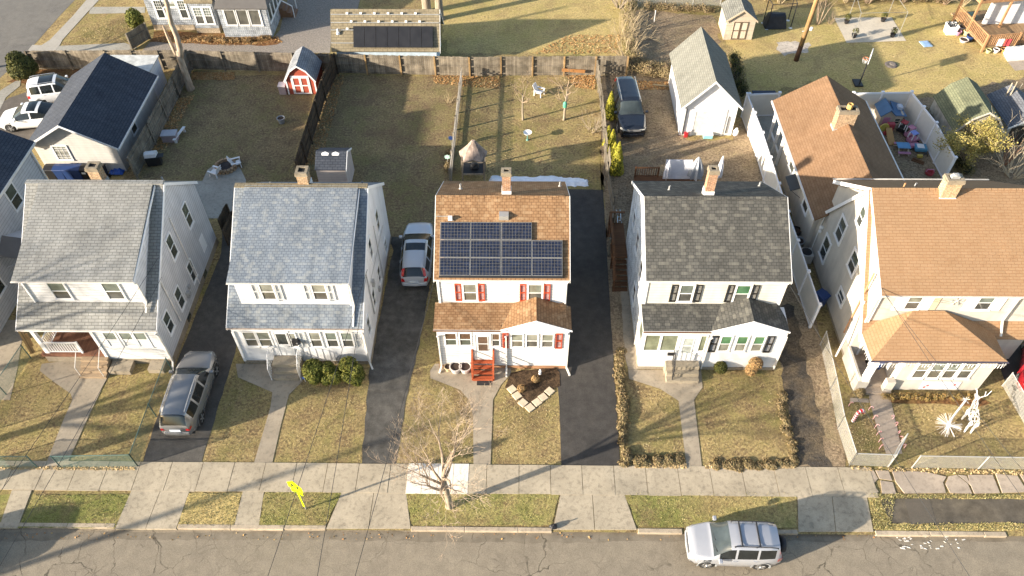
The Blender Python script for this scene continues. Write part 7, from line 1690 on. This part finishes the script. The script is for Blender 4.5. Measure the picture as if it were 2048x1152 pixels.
def wires(b, c0, c1, r0, r1, n=9):
    ax = (c1-c0).normalized(); a = ax.orthogonal().normalized(); e = ax.cross(a)
    for i in range(n):
        t_ = 2*math.pi*i/n; f = lambda s, r: c0.lerp(c1, s)+(a*math.cos(t_+s)+e*math.sin(t_+s))*r
        b.tube([f(0, r0*.6), f(.2, r0), f(.6, (r0+r1)/2*1.05), f(1, r1*.7)], .009, 4)
    for s in (.1, .35, .6, .85):
        r = r0+(r1-r0)*s; b.tube([c0.lerp(c1, s)+(a*math.cos(k*.7854)+e*math.sin(k*.7854))*r for k in range(9)], .008, 4)
b = MB(); wires(b, V(-.45, 0, .85), V(.45, 0, .95), .2, .25); b.build('body', WW, t); b = MB(); wires(b, V(.4, 0, 1.0), V(.68, 0, 1.5), .14, .08, 6); b.build('neck', WW, t); b = MB(); wires(b, V(.6, 0, 1.55), V(.95, 0, 1.42), .1, .05, 6); b.build('head', WW, t)
for x, y in ((-.38, -.14), (-.38, .14), (.36, -.15), (.36, .15)):
    b = MB(); wires(b, V(x, y, .85), V(x+(.06 if x < 0 else -.02), y, .45), .08, .045, 5); wires(b, V(x+(.06 if x < 0 else -.02), y, .47), V(x, y, 0), .045, .035, 5); b.build('leg', WW, t)
for s in (-1, 1): b = MB(); b.tube([V(.62, s*.06, 1.62), V(.55, s*.22, 1.95), V(.68, s*.35, 2.2)], .015, 4); b.tube([V(.57, s*.17, 1.85), V(.75, s*.2, 2.0)], .015, 4); b.build('antler', WW, t)
Wb_ = Wall((0, 22.40, 0), FR); bn = thing('banner', 'white holiday banner with small red pictures and faint blue lettering under the porch windows', 'banner', (21.1, 22.38, .3))
b = MB(); Wb_.box(b, 20.2, 22.1, .12, .78, .0, .015); b.build('cloth', paint('banner_white', (.72, .72, .74, 1), .7), bn); b = MB()
for i, z in enumerate((.62, .52, .42, .32)):
    x = 20.75
    while x < 21.7: l = random.uniform(.05, .14); Wb_.box(b, x, x+l, z, z+.03, .016, .018); x += l+.04
Wb_.box(b, 20.6, 22.0, .19, .22, .016, .018); b.build('lettering', paint('banner_blue', (.3, .38, .6, 1)), bn); b = MB()
for x, z in ((20.4, .3), (20.52, .45), (21.85, .52)): b.prism([Wb_.p(x+.08*math.cos(k*1.05), z+.1*math.sin(k*1.05), .016) for k in range(6)], (0, -.003, 0))
b.build('pictures', paint('banner_red', (.5, .15, .15, 1)), bn)
sf = thing('snowflake', 'white wire snowflake hanging under the eaves of the beige house', 'decoration', (20.9, 24.3, 4.3)); b = MB(); c = Vector((20.9, 24.34, 4.75))
for i in range(6):
    a = i*1.047; d = Vector((math.cos(a), 0, math.sin(a))); b.tube([c, c+d*.36], .014, 4)
    for s in (-.6, .6): e = Vector((math.cos(a+s), 0, math.sin(a+s))); b.tube([c+d*.2, c+d*.2+e*.14], .012, 4)
b.build('branches', SPOST, sf); b = MB(); b.ball(c, .05, 8); b.build('centre', WW, sf)
b = MB(); x = E0
for p, n in ((Vector((E0, 24.3, EZ-.2)), Vector((E0, EY-.03, EZ-.2))), (Vector((E0, EY-.05, EZ-.2)), Vector((E1, EY-.05, EZ-.2))), (Vector((E1+.02, EY, EZ-.2)), Vector((E1+.02, 24.3, EZ-.2)))):
    k = int((n-p).length/.14)
    for i in range(k):
        a = p.lerp(n, i/k); l = random.choice((.06, .12, .22, .3)); b.tube([a, a-Z3*l+Vector((random.uniform(-.02, .02), 0, 0))], .012, 3)
        b.tube([a, p.lerp(n, (i+1)/k)], .01, 3)
tag(b.build('icicle_lights', WW), 'white icicle light string along the hipped porch eaves', 'string lights')
# toys in the play yard
TB, TC, TR, TY, TP, TO, TSKY = [paint('toy_'+n, c, .45) for n, c in (('blue', (.08, .16, .28, 1)), ('cream', (.5, .42, .32, 1)), ('red', (.38, .05, .06, 1)), ('yellow', (.5, .38, .08, 1)), ('pink', (.5, .22, .32, 1)), ('orange', (.48, .26, .09, 1)), ('sky', (.12, .3, .5, 1)))]
t, q = T('playhouse', 'cream toy playhouse with a blue roof in the vinyl fenced yard', 'playhouse', 1772, 252); q = Vector((q.x, q.y+.3, 0))
b = MB(); b.box(q.x-.75, q.x+.75, q.y-.6, q.y+.6, 0, 1.15); b.prism([(q.x-.75, q.y-.6, 1.15), (q.x+.1, q.y-.6, 1.15), (q.x-.32, q.y-.6, 1.5)], (0, 1.2, 0)); b.build('wall', TC, t)
b = MB(); b.slab([(q.x-.9, q.y-.75, 1.1), (q.x-.32, q.y-.75, 1.62), (q.x-.32, q.y+.7, 1.62), (q.x-.9, q.y+.7, 1.1)], .06); b.slab([(q.x-.32, q.y-.75, 1.62), (q.x+.2, q.y-.75, 1.15), (q.x+.2, q.y+.7, 1.15), (q.x-.32, q.y+.7, 1.62)], .06); b.slab([(q.x+.1, q.y-.7, 1.2), (q.x+.9, q.y-.7, 1.12), (q.x+.9, q.y+.7, 1.12), (q.x+.1, q.y+.7, 1.4)], .06); b.build('roof', TB, t)
b = MB(); b.box(q.x+.45, q.x+.75, q.y-.1, q.y+.3, 1.2, 1.42); b.build('roof_hatch', paint('toy_grey', (.5, .54, .6, 1)), t)
W_ = Wall((0, q.y-.6, 0), FR); b = MB(); W_.box(b, q.x-.55, q.x-.1, .05, .95, 0, .03); d_ = b.build('door', TP, t); window(t, W_, q.x+.25, .45, .32, .4, cas=.05, up=G_DK, lo=G_DK, tm=TC)
t, q = T('toy_slide', 'small toy slide in red, yellow and orange by the playhouse', 'slide', 1768, 275); b = MB(); b.prism([q+Vector((-.1, .1, .7)), q+Vector((.3, .1, .7)), q+Vector((.45, -.9, .06)), q+Vector((.0, -.9, .06))], (0, 0, .05)); b.build('chute', TO, t); b = MB(); b.obox(q+Vector((.3, .35, 0)), (.5, 0, 0), (0, .3, 0), (0, 0, .95)); b.build('tower', TR, t, bevel=.05); b = MB(); b.lathe([(.3, -.05), (.3, .05)], q+Vector((-.15, .2, .7)), 12, 'y'); b.build('side_panel', TY, t)
def toycar(label, u, v, rz, m1, m2):
    t, q = T('toy_car', label, 'toy car', u, v, 0, 'ride on toy cars', rz); M = WM[t.name]; V = lambda x, y, z: M @ Vector((x, y, z))
    b = MB(); b.prism([V(-.38, -.22, .1), V(.38, -.22, .1), V(.42, -.22, .3), (V(.15, -.22, .36)), V(-.1, -.22, .28), V(-.4, -.22, .42)], V(0, .44, 0)-V(0, 0, 0)); b.build('body', m1, t, bevel=.04)
    b = MB(); b.prism([V(-.34, -.22, .78), V(.1, -.22, .78), V(.1, .22, .78), V(-.34, .22, .78)], (0, 0, .07)); b.build('roof', m2, t, bevel=.03)
    for x in (-.32, .12):
        for y in (-.19, .19): b = MB(); b.bar(V(x*1.1, y, .32), V(x, y, .8), .05); b.build('roof_post', WHITE, t)
    for x in (-.25, .27):
        for y in (-.23, .23): b = MB(); b.lathe([(.1, -.03), (.1, .03)], V(x, y, .1), 10, 'y' if abs(math.cos(rz)) > .7 else 'x'); b.build('wheel', BLACK, t)
toycar('red and black ride on toy car by the playhouse', 1803, 262, .8, BLACK, TR); toycar('pink ride on toy car with pink roof by the fence', 1818, 273, .5, TP, TP); toycar('pink ride on toy car with a blue roof', 1823, 284, .4, TP, paint('toy_periwinkle', (.25, .33, .7, 1)))
t, q = T('toy_wagon', 'pale pink toy wagon in front of the toy cars', 'wagon', 1826, 296); b = MB(); b.obox(q+Z3*.12, (.62, .1, 0), (-.05, .34, 0), (0, 0, .22)); b.build('tub', TP, t, bevel=.04)
for dx in (-.22, .22): b = MB(); b.lathe([(.09, -.2), (.09, .2)], q+Vector((dx, 0, .09)), 10, 'y'); b.build('wheels', BLACK, t)
t, q = T('toy_table', 'blue and pink toy picnic table with benches', 'table', 1802, 302); b = MB(); b.obox(q+Z3*.44, (.85, -.05, 0), (.04, .62, 0), (0, 0, .07)); b.build('table_top', TSKY, t, bevel=.03)
for s in (-1, 1): b = MB(); b.obox(q+Vector((s*.02, s*.5, .22)), (.8, -.05, 0), (.01, .2, 0), (0, 0, .05)); b.build('seat', TP, t); b = MB(); b.bar(q+Vector((s*.32, -.55, 0)), q+Vector((s*.32, 0, .46)), .07); b.bar(q+Vector((s*.32, .55, 0)), q+Vector((s*.32, 0, .46)), .07); b.build('leg', TC, t)
t, q = T('sand_table', 'blue toy sand table with a white lid by the vinyl fence', 'sand table', 1838, 302); b = MB(); b.obox(q+Z3*.15, (.75, -.08, 0), (.08, .62, 0), (0, 0, .25)); b.build('tub', paint('toy_teal', (.1, .28, .42, 1)), t, bevel=.04); b = MB(); b.obox(q+Vector((-.05, 0, .401)), (.45, -.05, 0), (.05, .42, 0), (0, 0, .05)); b.build('lid', WHITE, t, bevel=.02)
t, q = T('toy_rocker', 'round red toy rocker lying alone in the play yard', 'toy', 1857, 349); b = MB(); b.lathe([(.12, 0), (.26, .08), (.28, .26), (.22, .26), (.18, .12)], q, 14); b.build('seat', TR, t); b = MB(); b.tube([q+Vector((-.25, 0, .25)), q+Vector((-.2, 0, .42)), q+Vector((.2, 0, .42)), q+Vector((.25, 0, .25))], .03, 6); b.build('handle', TP, t)
t, q = T('toy_digger', 'small yellow toy digger by the wooden board', 'toy', 1838, 316); b = MB(); b.obox(q+Z3*.06, (.34, .0, 0), (0, .2, 0), (0, 0, .2)); b.build('body', TY, t, bevel=.03); b = MB(); b.bar(q+Vector((.15, 0, .2)), q+Vector((.4, .05, .36)), .07); b.bar(q+Vector((.4, .05, .36)), q+Vector((.52, .05, .1)), .06); b.build('arm', BLACK, t)
t, q = T('plank', 'dark wooden board lying in the play yard', 'plank', 1836, 322); b = MB(); b.bar(at(1824, 318, .06), at(1848, 327, .06), .3, .05); b.bar(at(1826, 316, .12), at(1846, 324, .12), .14, .04); b.build('boards', CEDAR, t)
t, q = T('hot_tub', 'dark navy covered tub at the end of the vinyl fence', 'tub', 1528, 222); b = MB(); b.box(q.x-.75, q.x+.8, q.y-.5, q.y+1.2, 0, .75); b.build('tub', DARKP, t, bevel=.05); b = MB(); b.box(q.x-.8, q.x+.85, q.y-.55, q.y+1.25, .76, .86); b.build('cover', paint('navy_cover', (.03, .04, .07, 1), .6), t, bevel=.03)
# side passage clutter
t, q = T('air_conditioner', 'grey air conditioner unit in the side passage', 'air conditioner', 1607, 520); b = MB(); b.obox(q, (.7, 0, 0), (0, .7, 0), (0, 0, .7)); b.build('case', paint('ac_grey', (.42, .42, .4, 1), .5), t, bevel=.03); b = MB(); b.lathe([(.3, .701), (.3, .72), (.05, .74)], q, 16); b.build('fan_grille', DARKP, t)
pot('empty black tub in the side passage, farther one', 1589, 470, .3, .45, BLACK, 'tub', 'tubs in the side passage', name='tub'); pot('empty grey rimmed tub in the side passage, nearer one', 1594, 492, .32, .5, paint('grey_tub', (.32, .33, .34, 1)), 'tub', 'tubs in the side passage', name='tub')
# top right corner clutter
for (u, v, r, h_, m, lab) in ((1898, 66, .38, .75, WHITE, 'white square tub of scrap in front of the timber deck'),):
    t, q = T('scrap_tub', lab, 'tub', u, v); b = MB(); a = [q+Vector((x*.34, y*.34, 0)) for x, y in ((-1, -1), (1, -1), (1, 1), (-1, 1))]; c = [q+Vector((x*.4, y*.4, h_)) for x, y in ((-1, -1), (1, -1), (1, 1), (-1, 1))]
    for i in range(4): b.face([a[i], a[(i+1) % 4], c[(i+1) % 4], c[i]])
    b.face([p.lerp(q, .02)+Z3*.5 for p in a]); b.build('tub', m, t); b = MB()
    for i in range(6): b.bar(q+Vector((random.uniform(-.25, .25), random.uniform(-.25, .25), .45)), q+Vector((random.uniform(-.4, .4), random.uniform(-.4, .4), random.uniform(.8, 1.2))), .05)
    b.build('scrap', DARKP, t)
for (u, v, r, h_, m, lab) in ((1914, 70, .22, .35, TP, 'pink bucket among the clutter by the deck'), (1921, 62, .28, .4, paint('grey_bucket', (.4, .4, .42, 1)), 'grey bucket among the clutter by the deck'), (1931, 70, .25, .4, paint('yellow_bucket', (.6, .5, .25, 1)), 'yellow bucket among the clutter by the deck'), (1938, 80, .3, .4, BINB, 'blue bucket among the clutter by the deck'), (1926, 84, .32, .25, paint('stone_pot', (.6, .55, .5, 1)), 'wide stone planter among the clutter by the deck'), (1975, 106, .2, .3, paint('olive_bucket', (.5, .5, .25, 1)), 'olive bucket under the near railing of the deck'), (1990, 105, .22, .3, WHITE, 'white bucket under the near railing of the deck'), (2005, 104, .22, .28, TO, 'orange bucket under the near railing of the deck')):
    pot(lab, u, v, r, h_, m, 'bucket', 'clutter by the deck', name='bucket')
lt = at(2012, 60, 1.4); t = thing('laundry', 'white and red cloths hung over the near deck railing', 'laundry', (lt.x, lt.y, 1.3)); q = at(2010, 78, 1.38); b = MB()
for i, x in enumerate((-.5, .05)):
    b = MB(); N = 6; G_ = [[Vector((q.x+x+.1*k, q.y-.1-(.03*math.sin(k*2)), 1.45-(.12*j))) for j in range(N)] for k in range(6)]
    for k in range(5):
        for j in range(N-1): b.face([G_[k][j], G_[k+1][j], G_[k+1][j+1], G_[k][j+1]])
    b.build('cloth', (WHITE, TR)[i], t)
t, q = T('plastic_panel', 'blue plastic panel lying on the upper right lawn', 'panel', 1851, 89); b = MB(); b.obox(q+Z3*.02, (.7, .1, 0), (-.15, .8, 0), (0, 0, .06)); b.build('lid', paint('lid_blue', (.28, .42, .6, 1), .5), t, bevel=.02); b = MB(); b.obox(q+Z3*.082, (.45, .06, 0), (-.1, .5, 0), (0, 0, .02)); b.build('lid_panel', paint('lid_blue', (.28, .42, .6, 1)), t)
t, q = T('tree_stump', 'flat grey stump in the upper right lawn', 'stump', 1782, 130); b = MB(); b.lathe([(.5, -.02), (.42, .08), (.3, .1)], q, 11); b.build('wood', paint('stump_grey', (.14, .12, .11, 1), .9, var=.5), t); b = MB(); b.lathe([(.25, .1), (.2, .13)], q+Vector((.1, 0, 0)), 9); b.build('core', paint('stump_core', (.2, .17, .14, 1), .9), t)
for (u, v, lab, w_) in ((1548, 52, 'black covered swing seat in the shade behind the tan shed', 1.7),):
    t, q = T('swing_seat', lab, 'seat', u, v); b = MB(); Lr = [[q+Vector((x*w_*.5*(1-.1*k), y*.55*(1-.25*k), [0.05, .5, 1.0, 1.15][k]+random.uniform(-.05, .05))) for x, y in ((-1, -1), (-.3, -1.1), (.4, -1.05), (1, -1), (1.05, 0), (1, 1), (0, 1.05), (-1, 1), (-1.05, 0))] for k in range(4)]
    for A, B_ in zip(Lr, Lr[1:]):
        for i in range(9): b.face([A[i], A[(i+1) % 9], B_[(i+1) % 9], B_[i]])
    b.face(Lr[-1]); b.build('cover', paint('black_cover', (.025, .028, .035, 1), .5, var=.4), t)
t, q = T('gazebo_frame', 'thin black gazebo frame with white feet around the covered seat', 'gazebo', 1550, 40); cs = [at(1526, 46), at(1533, 58), at(1581, 56), at(1576, 41)]
for c in cs: b = MB(); b.tube([c, c+Z3*2.1], .04, 5); b.build('post', BLACK, t); b = MB(); b.lathe([(.16, 0), (.06, .08)], c, 8); b.build('foot', WHITE, t)
b = MB()
for i in range(4): b.tube([cs[i]+Z3*2.1, cs[(i+1) % 4]+Z3*2.1], .03, 4)
b.build('roof_frame', BLACK, t)
t, q = T('stake', 'short white stake in the scrubby lot', 'stake', 1308, 44); b = MB(); b.bar(q, q+Z3*1.0, .05); b.build('stake', WHITE, t); b = MB(); b.obox(q+Z3*.9, (.1, 0, 0), (0, .02, 0), (0, 0, .12)); b.build('tag', WHITE, t)
for i, (u, v, u2, z) in enumerate(((1976, 262, 1986, 2.9), (1982, 266, 1992, 2.8), (1990, 262, 1994, 3.0), (1996, 268, 2000, 2.5), (1972, 256, 2010, 2.6))):
    p = at(u, v); e = at(u2, v-20); b = MB(); b.tube([p, Vector((e.x+.1, e.y+.3, z))], .045, 6); tag(b.build('timber_pole', wood('pole_grey', (.42, .36, .27, 1), (.3, .25, .18, 1))), 'timber pole leaning in a bundle between the two weathered sheds', 'pole', 'timber poles leaning by the sheds')
# stones ring and litter in the street
b = MB()
for i in range(34):
    q = at(random.uniform(1795, 1930), random.uniform(1070, 1096)); s = random.uniform(.02, .06); q.z = -.12
    b.obox(q, (s*random.uniform(1, 4), s*random.uniform(-1, 1), 0), (-s*.6, s, 0), (0, 0, .015))
tag(b.build('road_litter', paint('chips_white', (.75, .73, .68, 1))), 'scattered white chips on the street at the lower right', 'litter', kind='stuff')
t, q = T('bag', 'small black bag dropped at the end of the kerb', 'bag', 1106, 1055, .03); b = MB(); b.ball(q+Z3*.1, (.2, .15, .12), 10, lump=.15); b.build('bag', BLACK, t); b = MB(); b.tube([q+Z3*.2, q+Vector((.05, 0, .32))], .03, 5); b.build('knot', BLACK, t)
